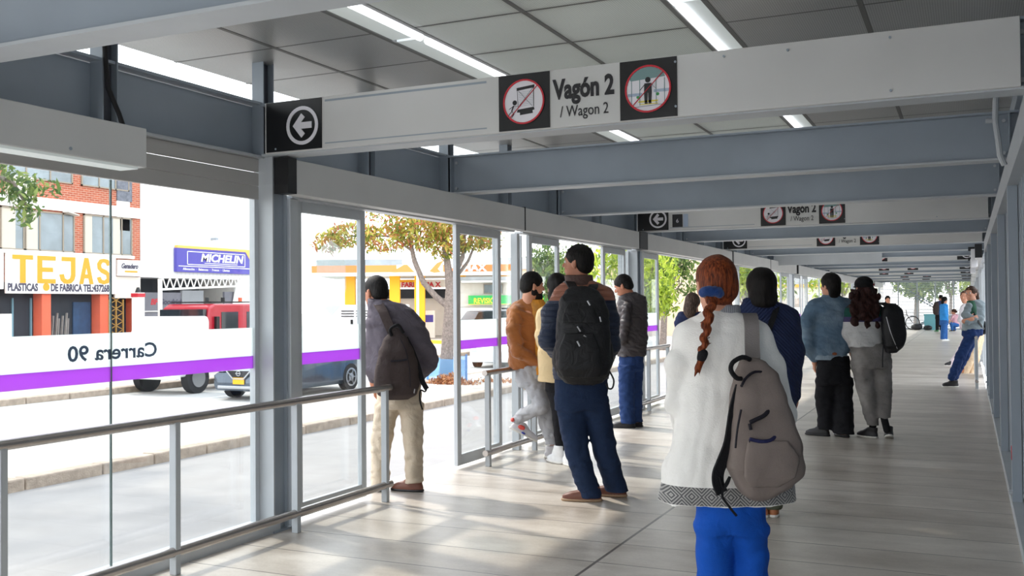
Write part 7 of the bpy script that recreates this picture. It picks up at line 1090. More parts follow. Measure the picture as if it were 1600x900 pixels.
 {'n':'body','m':'skin_light','h':0.006,'p':[('ell',(-.026,-.002,1.557),(.075,.093,.085),(-.07,0,-1.257)),('ell',(-.001,.006,1.493),(.062,.067,.076),(-.07,0,-1.257)),('ell',(.011,.01,1.443),(.04,.042,.034),(-.07,0,-1.257),{'k':0.03}),('ell',(.029,.016,1.422),(.022,.02,.014),(-.07,0,-1.257),{'k':0.02}),('ell',(.06,.026,1.545),(.044,.012,.01),(-.07,0,-1.257),{'k':0.015}),('ell',(.055,-.011,1.491),(.02,.016,.018),(-.07,0,-1.257),{'k':0.015}),('ell',(.034,.054,1.491),(.02,.016,.018),(-.07,0,-1.257),{'k':0.015}),('ell',(.079,.001,1.523),(.016,.012,.01),(-.07,0,-1.257),{'op':'-','k':0.012}),('ell',(.061,.058,1.523),(.016,.012,.01),(-.07,0,-1.257),{'op':'-','k':0.012}),('cap',(.065,.028,1.53),(.081,.033,1.493),.0071,.0121,{'k':0.008}),('ell',(.074,.019,1.487),(.008,.009,.007),(-.07,0,-1.257),{'k':0.006}),('ell',(.067,.04,1.487),(.008,.009,.007),(-.07,0,-1.257),{'k':0.006}),('ell',(.061,.026,1.463),(.024,.009,.006),(-.07,0,-1.257),{'k':0.006}),('ell',(.059,.026,1.452),(.02,.009,.006),(-.07,0,-1.257),{'k':0.006}),('ell',(-.05,.069,1.517),(.009,.018,.031),(-.07,0,-1.257),{'k':0.008}),('cap',(-.058,.068,1.49),(-.059,.071,1.541),.0061,.0081,{'k':0.006}),('ell',(-.004,-.073,1.517),(.009,.018,.031),(-.07,0,-1.257),{'k':0.008}),('cap',(-.011,-.077,1.49),(-.01,-.08,1.541),.0061,.0081,{'k':0.006}),('cap',(-.045,-.008,1.471),(-.062,0,1.371),.0565,.0633,{'k':0.03}),('loft',[(1.309,-.073,0,.114,.08),(.827,-.072,0,.114,.09)]),('cap',(.063,-.006,.817),(.112,.004,.812),.026,.028,{'k':0.02}),('cap',(.115,-.012,.809),(.18,-.009,.8),.014,.011,{'k':0.012}),('cap',(.18,-.009,.8),(.206,0,.779),.0095,.0085,{'k':0.006}),('cap',(.206,0,.779),(.201,.006,.745),.0085,.0072,{'k':0.004}),('cap',(.113,-.002,.811),(.177,.007,.804),.014,.011,{'k':0.012}),('cap',(.177,.007,.804),(.207,.018,.779),.0095,.0085,{'k':0.006}),('cap',(.207,.018,.779),(.202,.025,.74),.0085,.0072,{'k':0.004}),('cap',(.111,.009,.813),(.174,.025,.807),.014,.011,{'k':0.012}),('cap',(.174,.025,.807),(.202,.034,.784),.0095,.0085,{'k':0.006}),('cap',(.202,.034,.784),(.197,.041,.748),.0085,.0072,{'k':0.004}),('cap',(.109,.02,.815),(.171,.041,.81),.014,.011,{'k':0.012}),('cap',(.171,.041,.81),(.193,.049,.793),.0095,.0085,{'k':0.006}),('cap',(.193,.049,.793),(.189,.054,.764),.0085,.0072,{'k':0.004}),('cap',(.117,-.025,.806),(.147,-.048,.784),.014,.011,{'k':0.01}),('cap',(.147,-.048,.784),(.175,-.046,.765),.0105,.008,{'k':0.005}),('cap',(-.162,-.12,.974),(.062,-.06,.823),.035,.027)],'k':0.03},
 {'n':'hair','m':'hair_black2','h':0.006,'p':[('ell',(-.029,-.003,1.563),(.086,.104,.096),(-.07,0,-1.257)),('ell',(-.074,-.018,1.508),(.073,.056,.055),(-.07,0,-1.257),{'k':0.03}),('ell',(.068,.029,1.485),(.086,.076,.073),(-.07,0,-1.257),{'op':'-','k':0.02}),('ell',(.031,-.073,1.467),(.045,.061,.05),(-.07,0,-1.257),{'op':'-','k':0.01}),('ell',(-.022,.09,1.467),(.045,.061,.05),(-.07,0,-1.257),{'op':'-','k':0.01})],'k':0.02,'d':[(.0015,(120,120,120),5)]},
 {'n':'eyebrow','m':'hair_black2','h':0.003,'p':[('cap',(.062,.046,1.54),(.045,.066,1.545),.0035,.0025),('cap',(.073,.011,1.54),(.071,-.015,1.545),.0035,.0025)],'k':0.004},
 {'n':'beard','m':'hair_black2','h':0.005,'p':[('ell',(.017,.012,1.436),(.058,.055,.052),(-.07,0,-1.257)),('ell',(.025,.015,1.405),(.045,.045,.04),(-.07,0,-1.257)),('ell',(.06,.026,1.468),(.03,.016,.01),(-.07,0,-1.257)),('ell',(-.005,-.059,1.469),(.018,.03,.035),(-.07,0,-1.257)),('ell',(-.043,.056,1.469),(.018,.03,.035),(-.07,0,-1.257)),('ell',(.071,.03,1.455),(.018,.012,.006),(-.07,0,-1.257),{'op':'-','k':0.004})],'k':0.02,'d':[(.004,(120,120,120),8)]},
 {'n':'t_shirt','m':'shirt_print','h':0.007,'p':[('loft',[(1.405,.001,0,.08,.055),(1.325,.034,-.02,.08,.08),(1.11,.054,-.03,.068,.1),(.884,.052,-.03,.068,.1),(.743,.04,-.03,.08,.1)])],'k':0.02},
 {'n':'jacket','m':'jacket_orange','h':0.007,'p':[('loft',[(1.417,-.061,.015,.068,.06),(1.372,-.084,.015,.125,.08),(1.315,-.096,.015,.159,.1),(1.195,-.097,.015,.165,.12),(1.025,-.093,.015,.159,.125),(.883,-.088,.015,.159,.125),(.786,-.089,.015,.153,.12)],{'p':2.3}),('cap',(-.17,-.08,1.299),(-.195,-.12,1.115),.06,.058,{'k':0.045}),('cap',(-.195,-.12,1.115),(-.162,-.14,.959),.058,.056,{'k':0.045}),('cap',(-.162,-.14,.959),(.028,-.08,.836),.056,.045,{'k':0.045}),('cap',(.037,.1,1.296),(.093,.12,1.105),.055,.052,{'k':0.045}),('cap',(.093,.12,1.105),(.114,.1,.876),.052,.045,{'k':0.045})],'k':0.035,'d':[(.008,(11,11,16),5),(.002,(35,35,35),8)]},
 {'n':'trousers','m':'trouser_grey','h':0.007,'p':[('loft',[(.826,-.044,0,.136,.12),(.713,-.039,0,.148,.125),(.628,-.017,0,.148,.12)]),('loft',[(.683,.007,.02,.119,.11),(.539,.051,.03,.108,.09),(.369,.089,.03,.085,.08),(.198,.127,.03,.068,.07),(.113,.149,.03,.068,.07)]),('cap',(-.029,-.05,.677),(.045,-.16,.49),.085,.07,{'k':0.03}),('cap',(.045,-.16,.479),(-.11,-.02,.387),.068,.058,{'k':0.03}),('cap',(-.11,-.02,.387),(-.167,.03,.342),.058,.05,{'k':0.03})],'k':0.03,'d':[(.006,(16,16,26),3)]},
 {'n':'shoe','m':'shoe_sport','h':0.006,'p':[('loft',[(.01,0,.0591,.042,.1375),(.04,0,.0569,.043,.1353),(.058,0,.043,.04,.1128),(.075,0,.01,.038,.075),(.105,0,-.012,.04,.052)],{'c':(-.168,.03,.226),'e':(-.489,0,-1.396),'p':2.3})],'k':0.02},
 {'n':'sole','m':'sole_white','h':0.006,'p':[('loft',[(0,0,.0591,.042,.1418),(.008,0,.0591,.045,.145),(.02,0,.0591,.044,.1439)],{'c':(-.168,.03,.226),'e':(-.489,0,-1.396),'p':2.4})],'k':0.01,'sub':'last'},
 {'n':'shoe','m':'shoe_sport','h':0.006,'p':[('loft',[(.01,0,.057,.042,.1327),(.04,0,.055,.043,.1307),(.058,0,.0415,.04,.1089),(.075,0,.01,.038,.075),(.105,0,-.012,.04,.052)],{'c':(.147,.03,0),'e':(0,0,-1.484),'p':2.3})],'k':0.02},
 {'n':'sole','m':'sole_white','h':0.006,'p':[('loft',[(0,0,.057,.042,.1369),(.008,0,.057,.045,.14),(.02,0,.057,.044,.139)],{'c':(.147,.03,0),'e':(0,0,-1.484),'p':2.4})],'k':0.01,'sub':'last'},
 {'n':'shoe_patch','m':'patch_red','h':0.006,'p':[('ell',(-.128,-.012,.274),(.035,.01,.022),(0,.4,0))],'k':0.01},
 {'n':'shoe_patch','m':'patch_red','h':0.006,'p':[('ell',(-.207,0,.341),(.018,.03,.02),(0,.4,0))],'k':0.01},
 {'n':'shoe_patch','m':'patch_blue','h':0.006,'p':[('ell',(-.112,-.012,.223),(.022,.01,.01),(0,.5,0))],'k':0.01}]},
{'t':'person','name':'person','cat':'person','label':'woman in a beige coat and white high tops,half hidden behind the backpack man','root':(-3.222,7.829,0),'pieces':[
 {'n':'body','m':'skin_light','h':0.008,'p':[('ell',(.028,-.007,1.538),(.073,.091,.083),(0,0,.349)),('ell',(.018,.02,1.476),(.06,.065,.074),(0,0,.349)),('ell',(.012,.035,1.429),(.039,.041,.034),(0,0,.349),{'k':0.03}),('ell',(.005,.054,1.409),(.022,.02,.014),(0,0,.349),{'k':0.02}),('ell',(-.003,.076,1.532),(.043,.012,.01),(0,0,.349),{'k':0.015}),('ell',(.033,.076,1.478),(.02,.016,.018),(0,0,.349),{'k':0.015}),('ell',(-.03,.053,1.478),(.02,.016,.018),(0,0,.349),{'k':0.015}),('ell',(.021,.097,1.511),(.016,.012,.01),(0,0,.349),{'op':'-','k':0.012}),('ell',(-.035,.077,1.511),(.016,.012,.01),(0,0,.349),{'op':'-','k':0.012}),('cap',(-.005,.082,1.518),(-.011,.1,1.482),.0069,.0118,{'k':0.008}),('ell',(.002,.094,1.476),(.008,.009,.007),(0,0,.349),{'k':0.006}),('ell',(-.018,.086,1.476),(.008,.009,.007),(0,0,.349),{'k':0.006}),('ell',(-.005,.083,1.452),(.024,.009,.006),(0,0,.349),{'k':0.006}),('ell',(-.005,.082,1.441),(.02,.009,.006),(0,0,.349),{'k':0.006}),('ell',(-.042,-.031,1.498),(.009,.018,.031),(0,0,.349),{'k':0.008}),('cap',(-.041,-.037,1.472),(-.043,-.042,1.521),.0059,.0079,{'k':0.006}),('ell',(.096,.019,1.498),(.009,.018,.031),(0,0,.349),{'k':0.008}),('cap',(.1,.015,1.472),(.104,.012,1.521),.0059,.0079,{'k':0.006}),('cap',(.032,-.02,1.452),(.035,0,1.38),.0513,.0575,{'k':0.03}),('loft',[(1.336,.034,0,.077,.07),(.733,.018,0,.11,.08)])],'k':0.03},
 {'n':'hair','m':'hair_black','h':0.007,'p':[('ell',(.028,-.009,1.536),(.089,.104,.099),(0,0,.349)),('ell',(.014,-.057,1.427),(.074,.059,.099),(0,0,.349),{'k':0.03}),('ell',(.008,-.069,1.348),(.049,.039,.069),(0,0,.349),{'k':0.03}),('ell',(-.012,.102,1.467),(.069,.059,.084),(0,0,.349),{'op':'-','k':0.02})],'k':0.03,'d':[(.003,(110,60,14),5)]},
 {'n':'coat','m':'coat_beige','h':0.008,'p':[('loft',[(1.413,.035,0,.055,.06),(1.369,.035,0,.11,.08),(1.303,.034,0,.148,.1),(1.116,.021,0,.154,.12),(.897,.008,0,.154,.12),(.7,.006,0,.148,.13)],{'p':2.3}),('cap',(-.098,0,1.282),(-.111,0,1.09),.055,.05,{'k':0.05}),('cap',(-.111,0,1.09),(-.054,.1,.914),.05,.04,{'k':0.05}),('cap',(.166,0,1.28),(.185,0,1.06),.055,.05,{'k':0.05}),('cap',(.185,0,1.06),(.146,.1,.89),.05,.04,{'k':0.05})],'k':0.04,'d':[(.005,(10,10,12),5)]},
 {'n':'trousers','m':'trouser_black','h':0.008,'p':[('loft',[(.76,.04,0,.121,.11),(.623,.039,0,.121,.1)]),('loft',[(.651,.006,0,.077,.08),(.404,.031,0,.06,.065),(.158,.045,0,.049,.055),(.114,.045,0,.049,.055)]),('loft',[(.65,.105,0,.071,.08),(.349,.107,0,.055,.065),(.075,.11,0,.049,.055)])],'k':0.03,'d':[(.003,(14,14,26),3)]},
 {'n':'shoe','m':'shoe_white','h':0.007,'p':[('loft',[(.01,0,.0509,.042,.1185),(.04,0,.0491,.043,.1167),(.058,0,.037,.04,.0972),(.075,0,.01,.038,.075),(.155,0,-.012,.04,.052)],{'c':(.027,0,0),'e':(0,0,.524),'p':2.3})],'k':0.02},
 {'n':'sole','m':'sole_white','h':0.007,'p':[('loft',[(0,0,.0509,.042,.1222),(.008,0,.0509,.045,.125),(.02,0,.0509,.044,.1241)],{'c':(.027,0,0),'e':(0,0,.524),'p':2.4})],'k':0.01,'sub':'last'},
 {'n':'shoe','m':'shoe_white','h':0.007,'p':[('loft',[(.01,0,.0509,.042,.1185),(.04,0,.0491,.043,.1167),(.058,0,.037,.04,.0972),(.075,0,.01,.038,.075),(.155,0,-.012,.04,.052)],{'c':(.109,-.12,0),'e':(0,0,.175),'p':2.3})],'k':0.02},
 {'n':'sole','m':'sole_white','h':0.007,'p':[('loft',[(0,0,.0509,.042,.1222),(.008,0,.0509,.045,.125),(.02,0,.0509,.044,.1241)],{'c':(.109,-.12,0),'e':(0,0,.175),'p':2.4})],'k':0.01,'sub':'last'}]},
{'t':'person','name':'person','cat':'person','label':'stooping man in a dark grey jacket and khaki trousers looking out of the open door','root':(-3.781,6.229,0),'pieces':[
 {'n':'body','m':'skin_tan','h':0.0065,'p':[('ell',(-.186,.047,1.493),(.075,.093,.085),(-.105,0,.838)),('ell',(-.204,.063,1.427),(.062,.067,.076),(-.105,0,.838)),('ell',(-.212,.07,1.377),(.04,.042,.034),(-.105,0,.838),{'k':0.03}),('ell',(-.225,.082,1.355),(.022,.02,.014),(-.105,0,.838),{'k':0.02}),('ell',(-.253,.107,1.477),(.044,.012,.01),(-.105,0,.838),{'k':0.015}),('ell',(-.217,.12,1.424),(.02,.016,.018),(-.105,0,.838),{'k':0.015}),('ell',(-.263,.07,1.424),(.02,.016,.018),(-.105,0,.838),{'k':0.015}),('ell',(-.24,.136,1.455),(.016,.012,.01),(-.105,0,.838),{'op':'-','k':0.012}),('ell',(-.28,.091,1.455),(.016,.012,.01),(-.105,0,.838),{'op':'-','k':0.012}),('cap',(-.256,.11,1.462),(-.268,.121,1.424),.0071,.0121,{'k':0.008}),('ell',(-.252,.121,1.419),(.008,.009,.007),(-.105,0,.838),{'k':0.006}),('ell',(-.267,.105,1.419),(.008,.009,.007),(-.105,0,.838),{'k':0.006}),('ell',(-.252,.106,1.395),(.024,.009,.006),(-.105,0,.838),{'k':0.006}),('ell',(-.25,.104,1.384),(.02,.009,.006),(-.105,0,.838),{'k':0.006}),('ell',(-.234,-.01,1.452),(.009,.018,.031),(-.105,0,.838),{'k':0.008}),('cap',(-.229,-.017,1.426),(-.232,-.019,1.476),.0061,.0081,{'k':0.006}),('ell',(-.135,.101,1.452),(.009,.018,.031),(-.105,0,.838),{'k':0.008}),('cap',(-.127,.096,1.426),(-.126,.1,1.476),.0061,.0081,{'k':0.006}),('cap',(-.169,.031,1.407),(-.132,0,1.35),.0524,.0587,{'k':0.03}),('loft',[(1.303,-.094,0,.113,.08),(.833,-.022,0,.132,.09)]),('cap',(-.202,.05,.973),(-.218,.12,.788),.04,.027),('cap',(-.222,.121,.806),(-.217,.136,.759),.026,.028,{'k':0.02}),('cap',(-.217,.152,.764),(-.21,.182,.706),.014,.011,{'k':0.012}),('cap',(-.21,.182,.706),(-.194,.192,.676),.0095,.0085,{'k':0.006}),('cap',(-.194,.192,.676),(-.162,.196,.663),.0085,.0072,{'k':0.004}),('cap',(-.217,.142,.761),(-.21,.166,.7),.014,.011,{'k':0.012}),('cap',(-.21,.166,.7),(-.192,.177,.667),.0095,.0085,{'k':0.006}),('cap',(-.192,.177,.667),(-.155,.182,.651),.0085,.0072,{'k':0.004}),('cap',(-.217,.131,.757),(-.21,.149,.695),.014,.011,{'k':0.012}),('cap',(-.21,.149,.695),(-.193,.159,.663),.0095,.0085,{'k':0.006}),('cap',(-.193,.159,.663),(-.159,.164,.649),.0085,.0072,{'k':0.004}),('cap',(-.217,.121,.754),(-.21,.132,.689),.014,.011,{'k':0.012}),('cap',(-.21,.132,.689),(-.197,.14,.665),.0095,.0085,{'k':0.006}),('cap',(-.197,.14,.665),(-.17,.144,.654),.0085,.0072,{'k':0.004}),('cap',(-.217,.165,.768),(-.201,.203,.754),.014,.011,{'k':0.01}),('cap',(-.201,.203,.754),(-.182,.218,.73),.0105,.008,{'k':0.005}),('cap',(.171,.05,.969),(.084,.15,.773),.04,.027),('cap',(.091,.149,.779),(.068,.184,.751),.026,.028,{'k':0.02}),('cap',(.068,.194,.764),(.039,.245,.734),.014,.011,{'k':0.012}),('cap',(.039,.245,.734),(.01,.261,.721),.0095,.0085,{'k':0.006}),('cap',(.01,.261,.721),(-.024,.255,.726),.0085,.0072,{'k':0.004}),('cap',(.068,.188,.755),(.039,.234,.721),.014,.011,{'k':0.012}),('cap',(.039,.234,.721),(.006,.252,.706),.0095,.0085,{'k':0.006}),('cap',(.006,.252,.706),(-.033,.246,.712),.0085,.0072,{'k':0.004}),('cap',(.068,.18,.747),(.039,.223,.707),.014,.011,{'k':0.012}),('cap',(.039,.223,.707),(.008,.239,.693),.0095,.0085,{'k':0.006}),('cap',(.008,.239,.693),(-.028,.233,.698),.0085,.0072,{'k':0.004}),('cap',(.068,.173,.738),(.039,.212,.694),.014,.011,{'k':0.012}),('cap',(.039,.212,.694),(.015,.225,.683),.0095,.0085,{'k':0.006}),('cap',(.015,.225,.683),(-.013,.22,.687),.0085,.0072,{'k':0.004}),('cap',(.068,.203,.774),(.044,.237,.787),.014,.011,{'k':0.01}),('cap',(.044,.237,.787),(.017,.256,.78),.0105,.008,{'k':0.005})],'k':0.03},
 {'n':'hair','m':'hair_black2','h':0.006,'p':[('ell',(-.184,.045,1.499),(.081,.099,.091),(-.105,0,.838)),('ell',(-.147,.012,1.445),(.07,.051,.055),(-.105,0,.838),{'k':0.03}),('ell',(-.258,.111,1.417),(.086,.076,.073),(-.105,0,.838),{'op':'-','k':0.02}),('ell',(-.15,.13,1.401),(.045,.061,.05),(-.105,0,.838),{'op':'-','k':0.01}),('ell',(-.265,.003,1.401),(.045,.061,.05),(-.105,0,.838),{'op':'-','k':0.01})],'k':0.02,'d':[(.001,(120,120,120),5)]},
 {'n':'jacket','m':'jacket_charcoal','h':0.007,'p':[('loft',[(1.398,-.139,.02,.066,.07),(1.369,-.094,0,.141,.09),(1.322,-.066,0,.179,.11),(1.232,-.038,0,.216,.13),(1.068,-.021,0,.226,.14),(.927,-.012,0,.207,.14),(.824,-.013,0,.179,.13),(.758,-.023,0,.16,.12)],{'p':2.3}),('cap',(-.17,0,1.257),(-.204,0,1.093),.062,.06,{'k':0.05}),('cap',(-.204,0,1.093),(-.222,.02,.918),.06,.056,{'k':0.05}),('cap',(-.222,.02,.918),(-.217,.08,.819),.056,.045,{'k':0.05}),('cap',(.112,0,1.184),(.195,0,1.028),.068,.062,{'k':0.05}),('cap',(.195,0,1.028),(.202,.02,.924),.062,.056,{'k':0.05}),('cap',(.202,.02,.924),(.107,.12,.804),.056,.045,{'k':0.05}),('loft',[(1.351,-.141,0,.094,.085),(1.407,-.159,0,.075,.078)])],'k':0.045,'d':[(.009,(9,9,13),5),(.002,(30,30,30),8)]},
 {'n':'trousers','m':'trouser_khaki','h':0.008,'p':[('loft',[(.796,-.013,0,.16,.125),(.692,-.014,0,.169,.13),(.599,-.015,0,.169,.12)]),('loft',[(.644,-.101,.02,.103,.11),(.456,-.137,.03,.085,.09),(.266,-.158,.04,.075,.08),(.1,-.165,.05,.071,.085),(.02,-.166,.05,.071,.085)]),('loft',[(.645,.07,0,.099,.11),(.481,.078,0,.085,.095),(.317,.087,0,.071,.085),(.153,.09,0,.071,.085),(.065,.094,0,.071,.09)])],'k':0.03,'d':[(.006,(12,12,22),3)]},
 {'n':'shoe','m':'shoe_brown','h':0.007,'p':[('loft',[(.01,0,.057,.042,.1327),(.04,0,.055,.043,.1307),(.058,0,.0415,.04,.1089),(.075,0,.01,.038,.075),(.105,0,-.012,.04,.052)],{'c':(-.159,.06,0),'e':(0,0,.436),'p':2.3})],'k':0.02},
 {'n':'sole','m':'sole_black','h':0.007,'p':[('loft',[(0,0,.057,.042,.1369),(.008,0,.057,.045,.14),(.02,0,.057,.044,.139)],{'c':(-.159,.06,0),'e':(0,0,.436),'p':2.4})],'k':0.01,'sub':'last'},
 {'n':'shoe','m':'shoe_brown','h':0.007,'p':[('loft',[(.01,0,.055,.042,.128),(.04,0,.053,.043,.126),(.058,0,.04,.04,.105),(.075,0,.01,.038,.075),(.105,0,-.012,.04,.052)],{'c':(.089,0,0),'e':(0,0,1.222),'p':2.3})],'k':0.02},
 {'n':'sole','m':'sole_black','h':0.007,'p':[('loft',[(0,0,.055,.042,.132),(.008,0,.055,.045,.135),(.02,0,.055,.044,.134)],{'c':(.089,0,0),'e':(0,0,1.222),'p':2.4})],'k':0.01,'sub':'last'}]},
{'t':'thing','name':'backpack','cat':'bag','label':'brown backpack hanging on the back of the stooping man','root':(-3.781,6.229,0),'base':(0,-.2,.688),'pieces':[
 {'n':'pack_body','m':'pack_brown','h':0.0065,'p':[('loft',[(1.203,-.021,-.15,.024,.02),(1.166,-.02,-.16,.056,.04),(1.121,-.014,-.17,.094,.06),(1.03,-.008,-.19,.132,.08),(.893,-.008,-.2,.16,.09),(.793,-.009,-.2,.165,.09),(.729,-.004,-.2,.141,.08),(.687,-.001,-.19,.075,.05)],{'p':2.5})],'k':0.02,'d':[(.004,(14,14,10),4)]},
 {'n':'shoulder_strap','m':'pack_brown','strap':[(-.045,-.18,1.176),(-.084,-.155,1.258),(-.115,-.13,1.323),(-.161,-.06,1.379),(-.192,.03,1.379),(-.215,.12,1.303)],'w':0.065,'t':0.012,'wd':(1,0,.3)},
 {'n':'hanging_strap','m':'knit_black','strap':[(.057,-.19,1.13),(.107,-.2,1.029),(.147,-.2,.915),(.174,-.2,.823),(.206,-.2,.764)],'w':0.035,'t':0.01,'wd':(1,0,.3)},
 {'n':'strap_end','m':'knit_black','tube':[(.206,-.2,.773),(.192,-.2,.746),(.16,-.2,.755),(.155,-.2,.687),(.173,-.2,.618)],'r':0.006},
 {'n':'carry_handle','m':'knit_black','tube':[(-.043,-.2,1.145),(-.049,-.22,1.195),(.006,-.22,1.222),(.04,-.2,1.167)],'r':0.012},
 {'n':'zipper','m':'zip_black','tube':[(-.039,-.281,.971),(.012,-.285,.971),(.074,-.281,.979)],'r':0.007},
 {'n':'seam','m':'zip_black','tube':[(.021,-.237,1.123),(.065,-.272,1.042),(.093,-.29,.899),(.096,-.284,.786)],'r':0.003},
 {'n':'label_tag','m':'zip_silver','tube':[(.126,-.272,.771),(.12,-.257,.742)],'r':0.004}]},
{'t':'person','name':'person','cat':'person','label':'long-haired woman in a navy jacket leaning behind the red-haired woman,mostly hidden','root':(-2.916,11.213,0),'pieces':[
 {'n':'body','m':'skin_light','h':0.01,'p':[('ell',(.029,.001,1.391),(.073,.091,.083),(-.262,0,-.349)),('ell',(.034,.013,1.324),(.06,.065,.074),(-.262,0,-.349)),('ell',(.035,.015,1.274),(.039,.041,.034),(-.262,0,-.349),{'k':0.03}),('ell',(.04,.028,1.25),(.022,.02,.014),(-.262,0,-.349),{'k':0.02}),('ell',(.058,.08,1.362),(.043,.012,.01),(-.262,0,-.349),{'k':0.015}),('ell',(.081,.045,1.314),(.02,.016,.018),(-.262,0,-.349),{'k':0.015}),('ell',(.018,.067,1.314),(.02,.016,.018),(-.262,0,-.349),{'k':0.015}),('ell',(.088,.075,1.339),(.016,.012,.01),(-.262,0,-.349),{'op':'-','k':0.012}),('ell',(.033,.096,1.339),(.016,.012,.01),(-.262,0,-.349),{'op':'-','k':0.012}),('cap',(.059,.082,1.347),(.062,.091,1.308),.0069,.0118,{'k':0.008}),('ell',(.069,.076,1.305),(.008,.009,.007),(-.262,0,-.349),{'k':0.006}),('ell',(.048,.083,1.305),(.008,.009,.007),(-.262,0,-.349),{'k':0.006}),('ell',(.054,.067,1.283),(.024,.009,.006),(-.262,0,-.349),{'k':0.006}),('ell',(.052,.063,1.273),(.02,.009,.006),(-.262,0,-.349),{'k':0.006}),('ell',(-.042,.018,1.352),(.009,.018,.031),(-.262,0,-.349),{'k':0.008}),('cap',(-.048,.007,1.328),(-.048,.016,1.377),.0059,.0079,{'k':0.006}),('ell',(.095,-.032,1.352),(.009,.018,.031),(-.262,0,-.349),{'k':0.008}),('cap',(.093,-.045,1.328),(.099,-.037,1.377),.0059,.0079,{'k':0.006}),('cap',(.017,-.033,1.311),(.057,0,1.21),.0513,.0575,{'k':0.03}),('loft',[(1.165,.086,0,.104,.08),(.5,.093,0,.133,.08)])],'k':0.03},
 {'n':'hair','m':'hair_brown','h':0.008,'p':[('ell',(.029,-.002,1.389),(.091,.107,.099),(-.262,0,-.349)),('ell',(-.013,-.057,1.295),(.079,.059,.118),(-.262,0,-.349),{'k':0.03}),('ell',(.062,.089,1.292),(.069,.059,.084),(-.262,0,-.349),{'op':'-','k':0.02})],'k':0.03,'d':[(.004,(80,80,20),5)]},
 {'n':'jacket','m':'jacket_navy_plain','h':0.009,'p':[('loft',[(1.262,.073,0,.089,.07),(1.217,.057,0,.163,.09),(1.129,.056,0,.185,.11),(.722,.081,0,.178,.12),(.5,.078,0,.178,.12)],{'p':2.3}),('cap',(-.091,0,1.211),(-.114,0,1.13),.062,.062,{'k':0.05}),('cap',(-.114,0,1.13),(.005,.14,.939),.062,.05,{'k':0.05}),('cap',(.205,0,1.164),(.231,0,.868),.055,.05,{'k':0.05}),('cap',(.231,0,.868),(.174,.1,.678),.05,.04,{'k':0.05})],'k':0.04,'d':[(.006,(10,10,14),5)]},
 {'n':'trousers','m':'trouser_black','h':0.01,'p':[('loft',[(.574,.079,0,.163,.11),(.426,.077,0,.163,.11)]),('loft',[(.442,.026,0,.081,.08),(.176,.023,0,.067,.06)]),('loft',[(.441,.137,0,.081,.08),(.175,.134,0,.067,.06)])],'k':0.03},
 {'n':'shoe','m':'shoe_black','h':0.009,'p':[('loft',[(.01,0,.055,.042,.128),(.04,0,.053,.043,.126),(.058,0,.04,.04,.105),(.075,0,.01,.038,.075),(.105,0,-.012,.04,.052)],{'c':(.022,0,0),'e':(0,0,.175),'p':2.3})],'k':0.02},
 {'n':'sole','m':'sole_black','h':0.009,'p':[('loft',[(0,0,.055,.042,.132),(.008,0,.055,.045,.135),(.02,0,.055,.044,.134)],{'c':(.022,0,0),'e':(0,0,.175),'p':2.4})],'k':0.01,'sub':'last'},
 {'n':'shoe','m':'shoe_black','h':0.009,'p':[('loft',[(.01,0,.055,.042,.128),(.04,0,.053,.043,.126),(.058,0,.04,.04,.105),(.075,0,.01,.038,.075),(.105,0,-.012,.04,.052)],{'c':(.133,0,0),'e':(0,0,-.175),'p':2.3})],'k':0.02},
 {'n':'sole','m':'sole_black','h':0.009,'p':[('loft',[(0,0,.055,.042,.132),(.008,0,.055,.045,.135),(.02,0,.055,.044,.134)],{'c':(.133,0,0),'e':(0,0,-.175),'p':2.4})],'k':0.01,'sub':'last'}]},
{'t':'person','name':'person','cat':'person','label':'woman in a grey jacket and navy trousers leaning on the right handrail,arms crossed','root':(-.057,17.227,0),'pieces':[
